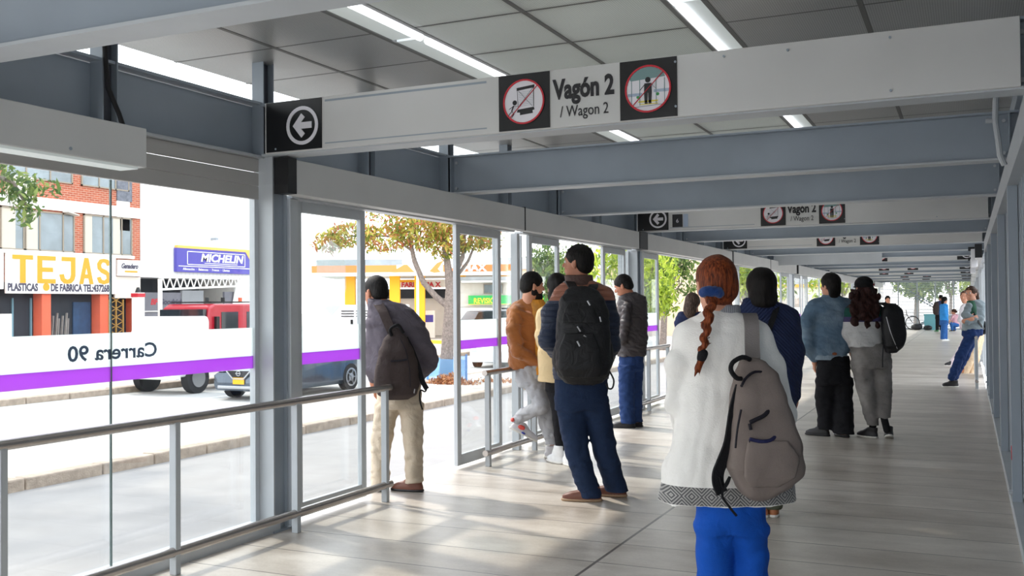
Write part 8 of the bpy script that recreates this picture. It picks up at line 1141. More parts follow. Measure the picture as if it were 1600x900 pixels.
 {'n':'body','m':'skin_light','h':0.007,'p':[('ell',(.123,.008,1.503),(.075,.093,.085),(.07,.052,2.234)),('ell',(.097,-.016,1.443),(.062,.067,.076),(.07,.052,2.234)),('ell',(.083,-.03,1.396),(.04,.042,.034),(.07,.052,2.234),{'k':0.03}),('ell',(.067,-.044,1.377),(.022,.02,.014),(.07,.052,2.234),{'k':0.02}),('ell',(.051,-.048,1.503),(.044,.012,.01),(.07,.052,2.234),{'k':0.015}),('ell',(.038,-.019,1.446),(.02,.016,.018),(.07,.052,2.234),{'k':0.015}),('ell',(.08,-.073,1.45),(.02,.016,.018),(.07,.052,2.234),{'k':0.015}),('ell',(.022,-.034,1.481),(.016,.012,.01),(.07,.052,2.234),{'op':'-','k':0.012}),('ell',(.059,-.081,1.485),(.016,.012,.01),(.07,.052,2.234),{'op':'-','k':0.012}),('cap',(.046,-.053,1.49),(.029,-.069,1.455),.0071,.0121,{'k':0.008}),('ell',(.031,-.054,1.447),(.008,.009,.007),(.07,.052,2.234),{'k':0.006}),('ell',(.044,-.071,1.449),(.008,.009,.007),(.07,.052,2.234),{'k':0.006}),('ell',(.043,-.06,1.422),(.024,.009,.006),(.07,.052,2.234),{'k':0.006}),('ell',(.044,-.06,1.411),(.02,.009,.006),(.07,.052,2.234),{'k':0.006}),('ell',(.166,-.056,1.467),(.009,.018,.031),(.07,.052,2.234),{'k':0.008}),('cap',(.171,-.056,1.439),(.178,-.052,1.49),.0061,.0081,{'k':0.006}),('ell',(.074,.062,1.459),(.009,.018,.031),(.07,.052,2.234),{'k':0.008}),('cap',(.077,.065,1.431),(.08,.074,1.481),.0061,.0081,{'k':0.006}),('cap',(.132,.009,1.415),(.144,0,1.349),.0524,.0587,{'k':0.03}),('loft',[(1.308,.164,0,.102,.08),(.851,.136,0,.122,.08)]),('cap',(-.002,-.177,1.058),(.043,-.182,1.075),.0247,.0266,{'k':0.02}),('cap',(.037,-.182,1.09),(.091,-.189,1.12),.0133,.0104,{'k':0.012}),('cap',(.091,-.189,1.12),(.12,-.178,1.131),.009,.0081,{'k':0.006}),('cap',(.12,-.178,1.131),(.132,-.147,1.135),.0081,.0068,{'k':0.004}),('cap',(.041,-.182,1.08),(.097,-.189,1.105),.0133,.0104,{'k':0.012}),('cap',(.097,-.189,1.105),(.13,-.176,1.117),.009,.0081,{'k':0.006}),('cap',(.13,-.176,1.117),(.143,-.141,1.122),.0081,.0068,{'k':0.004}),('cap',(.044,-.182,1.07),(.103,-.189,1.089),.0133,.0104,{'k':0.012}),('cap',(.103,-.189,1.089),(.134,-.177,1.1),.009,.0081,{'k':0.006}),('cap',(.134,-.177,1.1),(.146,-.144,1.105),.0081,.0068,{'k':0.004}),('cap',(.048,-.182,1.06),(.109,-.189,1.074),.0133,.0104,{'k':0.012}),('cap',(.109,-.189,1.074),(.133,-.18,1.083),.009,.0081,{'k':0.006}),('cap',(.133,-.18,1.083),(.142,-.154,1.086),.0081,.0068,{'k':0.004}),('cap',(.033,-.182,1.102),(.047,-.172,1.139),.0133,.0104,{'k':0.01}),('cap',(.047,-.172,1.139),(.073,-.161,1.156),.01,.0076,{'k':0.005}),('cap',(-.063,-.13,1.038),(.03,-.17,1.068),.035,.026)],'k':0.03},
 {'n':'hair','m':'hair_dark_brown','h':0.007,'p':[('ell',(.132,.015,1.506),(.093,.106,.093),(.07,.052,2.234)),('ell',(.195,.061,1.454),(.081,.061,.081),(.07,.052,2.234),{'k':0.03}),('ell',(.222,.052,1.394),(.05,.045,.05),(.07,.052,2.234),{'k':0.03}),('ell',(.039,-.062,1.433),(.079,.071,.086),(.07,.052,2.234),{'op':'-','k':0.02})],'k':0.03,'d':[(.006,(60,60,60),5)]},
 {'n':'eyebrow','m':'hair_dark_brown','h':0.004,'p':[('cap',(.056,-.068,1.501),(.079,-.08,1.505),.0035,.0025),('cap',(.033,-.039,1.499),(.026,-.014,1.501),.0035,.0025)],'k':0.004},
 {'n':'green_top','m':'top_green','h':0.008,'p':[('loft',[(1.36,.1,-.03,.061,.06),(1.238,.103,-.04,.071,.09),(1.055,.1,-.04,.071,.09)])],'k':0.02},
 {'n':'jacket','m':'jacket_grey','h':0.008,'p':[('loft',[(1.379,.175,0,.081,.07),(1.328,.184,0,.132,.09),(1.207,.172,0,.153,.11),(1.054,.149,0,.163,.115),(.882,.126,0,.163,.115)],{'p':2.3}),('cap',(.265,-.02,1.277),(.223,-.06,1.105),.062,.058,{'k':0.04}),('cap',(.223,-.06,1.105),(-.017,-.16,1.018),.058,.045,{'k':0.04}),('cap',(.035,-.1,1.279),(-.037,-.12,1.138),.055,.052,{'k':0.04}),('cap',(-.037,-.12,1.138),(.1,-.17,1.077),.052,.042,{'k':0.04})],'k':0.03,'d':[(.006,(12,12,16),5)]},
 {'n':'trousers','m':'trouser_navy2','h':0.008,'p':[('loft',[(.912,.137,0,.163,.12),(.801,.125,0,.163,.125)]),('cap',(.159,.03,.82),(.02,.05,.484),.095,.078,{'k':0.03}),('cap',(.02,.05,.484),(-.148,.05,.14),.078,.06,{'k':0.03}),('cap',(.087,-.06,.823),(-.095,-.07,.491),.095,.078,{'k':0.03}),('cap',(-.095,-.07,.491),(-.242,-.07,.149),.078,.06,{'k':0.03})],'k':0.03,'d':[(.005,(14,14,22),3)]},
 {'n':'shoe','m':'shoe_black','h':0.007,'p':[('loft',[(.01,0,.055,.042,.128),(.04,0,.053,.043,.126),(.058,0,.04,.04,.105),(.075,0,.01,.038,.075),(.105,0,-.012,.04,.052)],{'c':(-.214,-.08,0),'e':(0,0,1.606),'p':2.3})],'k':0.02},
 {'n':'sole','m':'sole_white','h':0.007,'p':[('loft',[(0,0,.055,.042,.132),(.008,0,.055,.045,.135),(.02,0,.055,.044,.134)],{'c':(-.214,-.08,0),'e':(0,0,1.606),'p':2.4})],'k':0.01,'sub':'last'},
 {'n':'shoe','m':'shoe_black','h':0.007,'p':[('loft',[(.01,0,.055,.042,.128),(.04,0,.053,.043,.126),(.058,0,.04,.04,.105),(.075,0,.01,.038,.075),(.105,0,-.012,.04,.052)],{'c':(-.153,.06,0),'e':(0,0,1.536),'p':2.3})],'k':0.02},
 {'n':'sole','m':'sole_white','h':0.007,'p':[('loft',[(0,0,.055,.042,.132),(.008,0,.055,.045,.135),(.02,0,.055,.044,.134)],{'c':(-.153,.06,0),'e':(0,0,1.536),'p':2.4})],'k':0.01,'sub':'last'}],'eyes':[((.071,-.072,1.483),.0116,(.062,-.08,1.482)),((.034,-.025,1.479),.0116,(.025,-.032,1.479))]},
{'t':'thing','name':'shoulder_bag','cat':'bag','label':'small black bag hanging behind the woman in the grey jacket','root':(-.057,17.227,0),'base':(.347,.08,.847),'pieces':[
 {'n':'bag_body','m':'pack_black','h':0.008,'p':[('ell',(.348,.08,.929),(.06,.09,.11),(0,0,0))],'k':0.02},
 {'n':'strap','m':'pack_black','strap':[(.085,-.12,1.188),(.134,-.14,1.077),(.237,-.09,.954),(.31,-.02,.911)],'w':0.03,'t':0.008,'wd':(0,0,1)}]},
{'t':'person','name':'person','cat':'person','label':'woman in beige trousers leaning on the right handrail just behind the grey jacket','root':(.064,20.523,0),'pieces':[
 {'n':'body','m':'skin_light','h':0.009,'p':[('ell',(-.125,.006,1.465),(.073,.091,.083),(0,0,2.443)),('ell',(-.144,-.017,1.403),(.06,.065,.074),(0,0,2.443)),('ell',(-.154,-.029,1.356),(.039,.041,.034),(0,0,2.443),{'k':0.03}),('ell',(-.167,-.044,1.336),(.022,.02,.014),(0,0,2.443),{'k':0.02}),('ell',(-.182,-.062,1.459),(.043,.012,.01),(0,0,2.443),{'k':0.015}),('ell',(-.2,-.031,1.405),(.02,.016,.018),(0,0,2.443),{'k':0.015}),('ell',(-.149,-.075,1.405),(.02,.016,.018),(0,0,2.443),{'k':0.015}),('ell',(-.212,-.052,1.438),(.016,.012,.01),(0,0,2.443),{'op':'-','k':0.012}),('ell',(-.167,-.09,1.438),(.016,.012,.01),(0,0,2.443),{'op':'-','k':0.012}),('cap',(-.186,-.067,1.445),(-.199,-.082,1.409),.0069,.0118,{'k':0.008}),('ell',(-.2,-.066,1.403),(.008,.009,.007),(0,0,2.443),{'k':0.006}),('ell',(-.183,-.08,1.403),(.008,.009,.007),(0,0,2.443),{'k':0.006}),('ell',(-.187,-.067,1.379),(.024,.009,.006),(0,0,2.443),{'k':0.006}),('ell',(-.186,-.067,1.368),(.02,.009,.006),(0,0,2.443),{'k':0.006}),('ell',(-.07,-.042,1.425),(.009,.018,.031),(0,0,2.443),{'k':0.008}),('cap',(-.065,-.039,1.398),(-.06,-.038,1.448),.0059,.0079,{'k':0.006}),('ell',(-.182,.051,1.425),(.009,.018,.031),(0,0,2.443),{'k':0.008}),('cap',(-.18,.057,1.398),(-.18,.062,1.448),.0059,.0079,{'k':0.006}),('cap',(-.116,.017,1.379),(-.072,0,1.288),.0513,.0575,{'k':0.03}),('loft',[(1.239,-.049,0,.121,.08),(.636,-.035,0,.133,.08)])],'k':0.03},
 {'n':'hair','m':'hair_dark_brown','h':0.009,'p':[('ell',(-.117,.015,1.469),(.087,.099,.089),(0,0,2.443)),('ell',(-.092,.045,1.374),(.074,.049,.089),(0,0,2.443),{'k':0.03}),('ell',(-.19,-.072,1.389),(.077,.069,.084),(0,0,2.443),{'op':'-','k':0.02})],'k':0.03,'d':[(.006,(60,60,60),5)]},
 {'n':'top','m':'top_white','h':0.009,'p':[('loft',[(1.312,-.06,0,.097,.07),(1.239,-.049,0,.157,.09),(.997,-.029,0,.169,.11),(.696,.003,0,.157,.11)],{'p':2.3}),('cap',(-.179,-.02,1.216),(-.244,-.05,1),.05,.045,{'k':0.04}),('cap',(-.244,-.05,1),(-.167,-.14,.881),.045,.04,{'k':0.04})],'k':0.03,'d':[(.005,(12,12,16),5)]},
 {'n':'trousers','m':'trouser_beige','h':0.009,'p':[('cap',(.136,0,.706),(.056,0,.273),.1,.078,{'k':0.03}),('cap',(.056,0,.273),(-.047,0,-.088),.078,.06,{'k':0.03}),('cap',(.04,-.1,.71),(-.065,-.08,.302),.1,.078,{'k':0.03}),('cap',(-.065,-.08,.302),(-.182,-.06,-.058),.078,.06,{'k':0.03})],'k':0.03,'d':[(.005,(14,14,22),3)]},
 {'n':'shoe','m':'shoe_tan','h':0.009,'p':[('loft',[(.01,0,.053,.042,.1233),(.04,0,.051,.043,.1213),(.058,0,.0385,.04,.1011),(.075,0,.01,.038,.075),(.105,0,-.012,.04,.052)],{'c':(-.157,-.05,0),'e':(0,0,1.658),'p':2.3})],'k':0.02},
 {'n':'sole','m':'sole_tan','h':0.009,'p':[('loft',[(0,0,.053,.042,.1271),(.008,0,.053,.045,.13),(.02,0,.053,.044,.129)],{'c':(-.157,-.05,0),'e':(0,0,1.658),'p':2.4})],'k':0.01,'sub':'last'},
 {'n':'shoe','m':'shoe_tan','h':0.009,'p':[('loft',[(.01,0,.053,.042,.1233),(.04,0,.051,.043,.1213),(.058,0,.0385,.04,.1011),(.075,0,.01,.038,.075),(.105,0,-.012,.04,.052)],{'c':(-.048,.05,0),'e':(0,0,1.484),'p':2.3})],'k':0.02},
 {'n':'sole','m':'sole_tan','h':0.009,'p':[('loft',[(0,0,.053,.042,.1271),(.008,0,.053,.045,.13),(.02,0,.053,.044,.129)],{'c':(-.048,.05,0),'e':(0,0,1.484),'p':2.4})],'k':0.01,'sub':'last'}]},
{'t':'person','name':'person','cat':'person','label':'third person leaning on the right handrail in white trousers,farthest of the three','root':(-.218,22.816,0),'pieces':[
 {'n':'body','m':'skin_light','h':0.012,'p':[('ell',(.27,.007,1.309),(.07,.087,.079),(0,0,2.618)),('ell',(.256,-.018,1.25),(.058,.062,.071),(0,0,2.618)),('ell',(.248,-.031,1.205),(.038,.04,.032),(0,0,2.618),{'k':0.03}),('ell',(.239,-.047,1.186),(.021,.019,.013),(0,0,2.618),{'k':0.02}),('ell',(.227,-.067,1.303),(.042,.011,.009),(0,0,2.618),{'k':0.015}),('ell',(.205,-.041,1.252),(.019,.015,.017),(0,0,2.618),{'k':0.015}),('ell',(.261,-.073,1.252),(.019,.015,.017),(0,0,2.618),{'k':0.015}),('ell',(.197,-.063,1.283),(.015,.011,.009),(0,0,2.618),{'op':'-','k':0.012}),('ell',(.246,-.091,1.283),(.015,.011,.009),(0,0,2.618),{'op':'-','k':0.012}),('cap',(.225,-.072,1.29),(.215,-.088,1.256),.0066,.0113,{'k':0.008}),('ell',(.211,-.074,1.25),(.008,.008,.007),(0,0,2.618),{'k':0.006}),('ell',(.229,-.085,1.25),(.008,.008,.007),(0,0,2.618),{'k':0.006}),('ell',(.224,-.073,1.227),(.023,.008,.006),(0,0,2.618),{'k':0.006}),('ell',(.225,-.072,1.216),(.019,.008,.006),(0,0,2.618),{'k':0.006}),('ell',(.329,-.03,1.271),(.008,.017,.029),(0,0,2.618),{'k':0.008}),('cap',(.334,-.026,1.246),(.338,-.024,1.293),.0057,.0076,{'k':0.006}),('ell',(.208,.04,1.271),(.008,.017,.029),(0,0,2.618),{'k':0.008}),('cap',(.21,.046,1.246),(.209,.05,1.293),.0057,.0076,{'k':0.006}),('cap',(.276,.018,1.227),(.29,0,1.117),.0491,.055,{'k':0.03}),('loft',[(1.035,.316,0,.108,.08),(.55,.308,0,.122,.08)])],'k':0.03},
 {'n':'hair','m':'hair_dark_brown','h':0.012,'p':[('ell',(.276,.016,1.313),(.083,.094,.085),(0,0,2.618)),('ell',(.221,-.078,1.236),(.074,.066,.08),(0,0,2.618),{'op':'-','k':0.02})],'k':0.03},
 {'n':'top','m':'top_pink','h':0.012,'p':[('loft',[(1.143,.304,0,.108,.07),(1.062,.303,0,.162,.09),(.819,.312,0,.162,.11),(.576,.322,0,.149,.11)],{'p':2.3}),('cap',(.168,0,1.037),(.101,-.02,.822),.05,.045,{'k':0.04}),('cap',(.101,-.02,.822),(.156,-.1,.662),.045,.04,{'k':0.04})],'k':0.03},
 {'n':'trousers','m':'trouser_white','h':0.011,'p':[('cap',(.282,0,.604),(.114,0,.255),.1,.075,{'k':0.03}),('cap',(.114,0,.255),(-.08,0,-.04),.075,.055,{'k':0.03}),('cap',(.209,-.1,.608),(.015,-.1,.287),.1,.075,{'k':0.03}),('cap',(.015,-.1,.287),(-.204,-.1,-.006),.075,.055,{'k':0.03})],'k':0.03,'d':[(.005,(14,14,22),3)]},
 {'n':'shoe','m':'shoe_black','h':0.011,'p':[('loft',[(.01,0,.053,.042,.1233),(.04,0,.051,.043,.1213),(.058,0,.0385,.04,.1011),(.075,0,.01,.038,.075),(.105,0,-.012,.04,.052)],{'c':(-.148,-.1,0),'e':(0,0,1.658),'p':2.3})],'k':0.02},
 {'n':'sole','m':'sole_white','h':0.011,'p':[('loft',[(0,0,.053,.042,.1271),(.008,0,.053,.045,.13),(.02,0,.053,.044,.129)],{'c':(-.148,-.1,0),'e':(0,0,1.658),'p':2.4})],'k':0.01,'sub':'last'},
 {'n':'shoe','m':'shoe_black','h':0.011,'p':[('loft',[(.01,0,.053,.042,.1233),(.04,0,.051,.043,.1213),(.058,0,.0385,.04,.1011),(.075,0,.01,.038,.075),(.105,0,-.012,.04,.052)],{'c':(-.067,.05,0),'e':(0,0,1.536),'p':2.3})],'k':0.02},
 {'n':'sole','m':'sole_white','h':0.011,'p':[('loft',[(0,0,.053,.042,.1271),(.008,0,.053,.045,.13),(.02,0,.053,.044,.129)],{'c':(-.067,.05,0),'e':(0,0,1.536),'p':2.4})],'k':0.01,'sub':'last'}]},
{'t':'person','name':'person','cat':'person','label':'woman in a bright blue top and blue jeans standing far down the walkway','root':(-.769,36.499,0),'pieces':[
 {'n':'body','m':'skin_light','h':0.012,'p':[('ell',(.058,-.003,1.421),(.075,.093,.085),(0,0,-1.222)),('ell',(.086,.008,1.358),(.062,.067,.076),(0,0,-1.222)),('ell',(.102,.013,1.31),(.04,.042,.034),(0,0,-1.222),{'k':0.03}),('ell',(.121,.02,1.29),(.022,.02,.014),(0,0,-1.222),{'k':0.02}),('ell',(.143,.028,1.415),(.044,.012,.01),(0,0,-1.222),{'k':0.015}),('ell',(.144,-.008,1.36),(.02,.016,.018),(0,0,-1.222),{'k':0.015}),('ell',(.12,.056,1.36),(.02,.016,.018),(0,0,-1.222),{'k':0.015}),('ell',(.165,.004,1.394),(.016,.012,.01),(0,0,-1.222),{'op':'-','k':0.012}),('ell',(.144,.061,1.394),(.016,.012,.01),(0,0,-1.222),{'op':'-','k':0.012}),('cap',(.149,.03,1.401),(.168,.037,1.364),.0071,.0121,{'k':0.008}),('ell',(.161,.023,1.358),(.008,.009,.007),(0,0,-1.222),{'k':0.006}),('ell',(.154,.044,1.358),(.008,.009,.007),(0,0,-1.222),{'k':0.006}),('ell',(.15,.031,1.333),(.024,.009,.006),(0,0,-1.222),{'k':0.006}),('ell',(.149,.03,1.322),(.02,.009,.006),(0,0,-1.222),{'k':0.006}),('ell',(.034,.068,1.38),(.009,.018,.031),(0,0,-1.222),{'k':0.008}),('cap',(.028,.068,1.353),(.023,.069,1.404),.0061,.0081,{'k':0.006}),('ell',(.085,-.072,1.38),(.009,.018,.031),(0,0,-1.222),{'k':0.008}),('cap',(.08,-.076,1.353),(.078,-.08,1.404),.0061,.0081,{'k':0.006}),('cap',(.045,-.008,1.333),(.042,0,1.258),.0524,.0587,{'k':0.03}),('loft',[(1.193,.041,0,.087,.07),(.716,.033,0,.109,.07)]),('cap',(.006,-.12,.977),(.141,-.1,.716),.035,.027),('cap',(.133,-.1,.703),(.181,-.1,.689),.026,.028,{'k':0.02}),('cap',(.181,-.083,.689),(.243,-.073,.67),.014,.011,{'k':0.012}),('cap',(.243,-.073,.67),(.271,-.073,.648),.0095,.0085,{'k':0.006}),('cap',(.271,-.073,.648),(.279,-.073,.614),.0085,.0072,{'k':0.004}),('cap',(.181,-.094,.689),(.243,-.091,.67),.014,.011,{'k':0.012}),('cap',(.243,-.091,.67),(.275,-.091,.645),.0095,.0085,{'k':0.006}),('cap',(.275,-.091,.645),(.284,-.091,.606),.0085,.0072,{'k':0.004}),('cap',(.181,-.105,.689),(.243,-.109,.67),.014,.011,{'k':0.012}),('cap',(.243,-.109,.67),(.273,-.109,.647),.0095,.0085,{'k':0.006}),('cap',(.273,-.109,.647),(.281,-.109,.61),.0085,.0072,{'k':0.004}),('cap',(.181,-.116,.689),(.243,-.126,.67),.014,.011,{'k':0.012}),('cap',(.243,-.126,.67),(.266,-.126,.652),.0095,.0085,{'k':0.006}),('cap',(.266,-.126,.652),(.273,-.126,.624),.0085,.0072,{'k':0.004}),('cap',(.181,-.07,.689),(.203,-.039,.668),.014,.011,{'k':0.01}),('cap',(.203,-.039,.668),(.227,-.032,.644),.0105,.008,{'k':0.005})],'k':0.03},
 {'n':'hair','m':'hair_black','h':0.012,'p':[('ell',(.054,-.004,1.425),(.093,.109,.095),(0,0,-1.222)),('ell',(-.02,-.031,1.328),(.05,.05,.101),(0,0,-1.222),{'k':0.03}),('ell',(.16,.034,1.348),(.086,.066,.086),(0,0,-1.222),{'op':'-','k':0.02})],'k':0.03},
 {'n':'top','m':'top_blue','h':0.012,'p':[('loft',[(1.28,.042,0,.087,.07),(1.215,.041,0,.13,.14),(1.041,.038,0,.13,.16),(.651,.032,0,.13,.14)],{'p':2.3}),('cap',(-.021,-.14,1.151),(-.012,-.16,.935),.055,.05,{'k':0.04}),('cap',(-.012,-.16,.935),(.119,-.1,.717),.05,.04,{'k':0.04})],'k':0.04,'d':[(.006,(12,12,16),5)]},
 {'n':'jeans','m':'jeans_blue','h':0.012,'p':[('loft',[(.716,.033,0,.141,.15),(.542,.03,0,.141,.15)]),('loft',[(.587,-.004,-.08,.098,.09),(.068,-.056,-.08,.076,.07)]),('loft',[(.583,.088,.08,.098,.09),(.062,.092,.06,.076,.07)])],'k':0.03},
 {'n':'shoe','m':'shoe_white','h':0.012,'p':[('loft',[(.01,0,.053,.042,.1233),(.04,0,.051,.043,.1213),(.058,0,.0385,.04,.1011),(.075,0,.01,.038,.075),(.105,0,-.012,.04,.052)],{'c':(-.044,-.08,0),'e':(0,0,-1.396),'p':2.3})],'k':0.02},
 {'n':'sole','m':'sole_white','h':0.012,'p':[('loft',[(0,0,.053,.042,.1271),(.008,0,.053,.045,.13),(.02,0,.053,.044,.129)],{'c':(-.044,-.08,0),'e':(0,0,-1.396),'p':2.4})],'k':0.01,'sub':'last'},
 {'n':'shoe','m':'shoe_white','h':0.012,'p':[('loft',[(.01,0,.053,.042,.1233),(.04,0,.051,.043,.1213),(.058,0,.0385,.04,.1011),(.075,0,.01,.038,.075),(.105,0,-.012,.04,.052)],{'c':(.065,.07,0),'e':(0,0,-1.396),'p':2.3})],'k':0.02},
 {'n':'sole','m':'sole_white','h':0.012,'p':[('loft',[(0,0,.053,.042,.1271),(.008,0,.053,.045,.13),(.02,0,.053,.044,.129)],{'c':(.065,.07,0),'e':(0,0,-1.396),'p':2.4})],'k':0.01,'sub':'last'}]},
{'t':'person','name':'person','cat':'person','label':'person in dark clothes with a backpack seen from behind,near the end gate','root':(-1.176,47.458,0),'pieces':[
 {'n':'body','m':'skin_tan','h':0.014,'p':[('ell',(.107,-.008,1.544),(.075,.093,.085),(0,0,-.349)),('ell',(.117,.021,1.482),(.062,.067,.076),(0,0,-.349)),('ell',(.123,.036,1.433),(.04,.042,.034),(0,0,-.349),{'k':0.03}),('ell',(.13,.055,1.413),(.022,.02,.014),(0,0,-.349),{'k':0.02}),('ell',(.138,.078,1.538),(.044,.012,.01),(0,0,-.349),{'k':0.015}),('ell',(.166,.055,1.484),(.02,.016,.018),(0,0,-.349),{'k':0.015}),('ell',(.102,.078,1.484),(.02,.016,.018),(0,0,-.349),{'k':0.015}),('ell',(.171,.079,1.517),(.016,.012,.01),(0,0,-.349),{'op':'-','k':0.012}),('ell',(.114,.099,1.517),(.016,.012,.01),(0,0,-.349),{'op':'-','k':0.012}),('cap',(.14,.083,1.524),(.147,.102,1.488),.0071,.0121,{'k':0.008}),('ell',(.154,.088,1.482),(.008,.009,.007),(0,0,-.349),{'k':0.006}),('ell',(.133,.096,1.482),(.008,.009,.007),(0,0,-.349),{'k':0.006}),('ell',(.14,.084,1.456),(.024,.009,.006),(0,0,-.349),{'k':0.006}),('ell',(.14,.083,1.445),(.02,.009,.006),(0,0,-.349),{'k':0.006}),('ell',(.037,.02,1.504),(.009,.018,.031),(0,0,-.349),{'k':0.008}),('cap',(.034,.015,1.476),(.029,.012,1.527),.0061,.0081,{'k':0.006}),('ell',(.178,-.031,1.504),(.009,.018,.031),(0,0,-.349),{'k':0.008}),('cap',(.178,-.038,1.476),(.179,-.042,1.527),.0061,.0081,{'k':0.006}),('cap',(.102,-.021,1.456),(.079,0,1.342),.0524,.0587,{'k':0.03}),('loft',[(1.258,.049,0,.113,.07),(.749,.041,0,.113,.07)])],'k':0.03},
 {'n':'hair','m':'hair_black','h':0.014,'p':[('ell',(.106,-.011,1.548),(.091,.107,.095),(0,0,-.349)),('ell',(.144,.095,1.471),(.086,.066,.086),(0,0,-.349),{'op':'-','k':0.02})],'k':0.03},
 {'n':'jacket','m':'jacket_navy_plain','h':0.014,'p':[('loft',[(1.371,.079,0,.113,.07),(1.286,.049,0,.184,.1),(1.088,.046,0,.198,.12),(.692,.04,0,.17,.11)],{'p':2.3}),('cap',(-.093,0,1.231),(-.126,0,.948),.055,.05,{'k':0.04}),('cap',(-.126,0,.948),(-.051,.05,.721),.05,.04,{'k':0.04})],'k':0.04},
 {'n':'trousers','m':'trouser_black','h':0.014,'p':[('loft',[(.777,.013,0,.156,.11),(.579,.01,0,.156,.11)]),('loft',[(.636,-.046,0,.091,.08),(.071,-.069,0,.074,.06)]),('loft',[(.635,.081,0,.091,.08),(.07,.115,0,.074,.06)])],'k':0.03},
 {'n':'shoe','m':'shoe_green','h':0.014,'p':[('loft',[(.01,0,.055,.042,.128),(.04,0,.053,.043,.126),(.058,0,.04,.04,.105),(.075,0,.01,.038,.075),(.105,0,-.012,.04,.052)],{'c':(-.07,0,0),'e':(0,0,.349),'p':2.3})],'k':0.02},
 {'n':'sole','m':'sole_white','h':0.014,'p':[('loft',[(0,0,.055,.042,.132),(.008,0,.055,.045,.135),(.02,0,.055,.044,.134)],{'c':(-.07,0,0),'e':(0,0,.349),'p':2.4})],'k':0.01,'sub':'last'},
 {'n':'shoe','m':'shoe_green','h':0.014,'p':[('loft',[(.01,0,.055,.042,.128),(.04,0,.053,.043,.126),(.058,0,.04,.04,.105),(.075,0,.01,.038,.075),(.105,0,-.012,.04,.052)],{'c':(.114,0,0),'e':(0,0,-.349),'p':2.3})],'k':0.02},
 {'n':'sole','m':'sole_white','h':0.014,'p':[('loft',[(0,0,.055,.042,.132),(.008,0,.055,.045,.135),(.02,0,.055,.044,.134)],{'c':(.114,0,0),'e':(0,0,-.349),'p':2.4})],'k':0.01,'sub':'last'}]},
{'t':'thing','name':'backpack','cat':'bag','label':'dark backpack on the person near the end gate','root':(-1.176,47.458,0),'base':(-.198,-.16,.752),'pieces':[
 {'n':'pack_body','m':'pack_brown','h':0.014,'p':[('loft',[(1.316,-.156,-.15,.085,.06),(1.091,-.196,-.17,.127,.1),(.837,-.2,-.17,.113,.1),(.752,-.169,-.16,.085,.06)],{'p':2.4})],'k':0.02},
 {'n':'shoulder_strap','m':'pack_black','strap':[(-.133,-.16,1.259),(-.041,-.08,1.329),(.03,.02,1.315)],'w':0.05,'t':0.012,'wd':(1,0,0)}]},
{'t':'person','name':'person','cat':'person','label':'woman in a pink check shirt and jeans crouching near the end gate','root':(-.563,48.033,0),'pieces':[
 {'n':'body','m':'skin_light','h':0.014,'p':[('ell',(-.007,-.004,.914),(.075,.093,.085),(0,0,1.047)),('ell',(-.033,.011,.852),(.062,.067,.076),(0,0,1.047)),('ell',(-.047,.019,.803),(.04,.042,.034),(0,0,1.047),{'k':0.03}),('ell',(-.064,.029,.783),(.022,.02,.014),(0,0,1.047),{'k':0.02}),('ell',(-.085,.041,.908),(.044,.012,.01),(0,0,1.047),{'k':0.015}),('ell',(-.058,.065,.854),(.02,.016,.018),(0,0,1.047),{'k':0.015}),('ell',(-.092,.006,.854),(.02,.016,.018),(0,0,1.047),{'k':0.015}),('ell',(-.081,.074,.887),(.016,.012,.01),(0,0,1.047),{'op':'-','k':0.012}),('ell',(-.111,.021,.887),(.016,.012,.01),(0,0,1.047),{'op':'-','k':0.012}),('cap',(-.091,.044,.894),(-.108,.054,.858),.0071,.0121,{'k':0.008}),('ell',(-.093,.059,.852),(.008,.009,.007),(0,0,1.047),{'k':0.006}),('ell',(-.104,.039,.852),(.008,.009,.007),(0,0,1.047),{'k':0.006}),('ell',(-.092,.045,.826),(.024,.009,.006),(0,0,1.047),{'k':0.006}),('ell',(-.091,.044,.815),(.02,.009,.006),(0,0,1.047),{'k':0.006}),('ell',(-.046,-.068,.874),(.009,.018,.031),(0,0,1.047),{'k':0.008}),('cap',(-.042,-.072,.846),(-.04,-.077,.897),.0061,.0081,{'k':0.006}),('ell',(.029,.062,.874),(.009,.018,.031),(0,0,1.047),{'k':0.008}),('cap',(.035,.06,.846),(.04,.061,.897),.0061,.0081,{'k':0.006}),('cap',(.005,-.011,.826),(.041,0,.739),.0524,.0587,{'k':0.03}),('cap',(-.201,-.12,.402),(-.251,-.12,.402),.026,.028,{'k':0.02}),('cap',(-.251,-.137,.402),(-.316,-.147,.402),.014,.011,{'k':0.012}),('cap',(-.316,-.147,.402),(-.35,-.147,.392),.0095,.0085,{'k':0.006}),('cap',(-.35,-.147,.392),(-.375,-.147,.368),.0085,.0072,{'k':0.004}),('cap',(-.251,-.126,.402),(-.316,-.129,.402),.014,.011,{'k':0.012}),('cap',(-.316,-.129,.402),(-.355,-.129,.391),.0095,.0085,{'k':0.006}),('cap',(-.355,-.129,.391),(-.383,-.129,.363),.0085,.0072,{'k':0.004}),('cap',(-.251,-.115,.402),(-.316,-.111,.402),.014,.011,{'k':0.012}),('cap',(-.316,-.111,.402),(-.352,-.111,.392),.0095,.0085,{'k':0.006}),('cap',(-.352,-.111,.392),(-.379,-.111,.365),.0085,.0072,{'k':0.004}),('cap',(-.251,-.104,.402),(-.316,-.094,.402),.014,.011,{'k':0.012}),('cap',(-.316,-.094,.402),(-.344,-.094,.394),.0095,.0085,{'k':0.006}),('cap',(-.344,-.094,.394),(-.365,-.094,.374),.0085,.0072,{'k':0.004}),('cap',(-.251,-.15,.402),(-.278,-.181,.389),.014,.011,{'k':0.01}),('cap',(-.278,-.181,.389),(-.308,-.188,.373),.0105,.008,{'k':0.005})],'k':0.03},
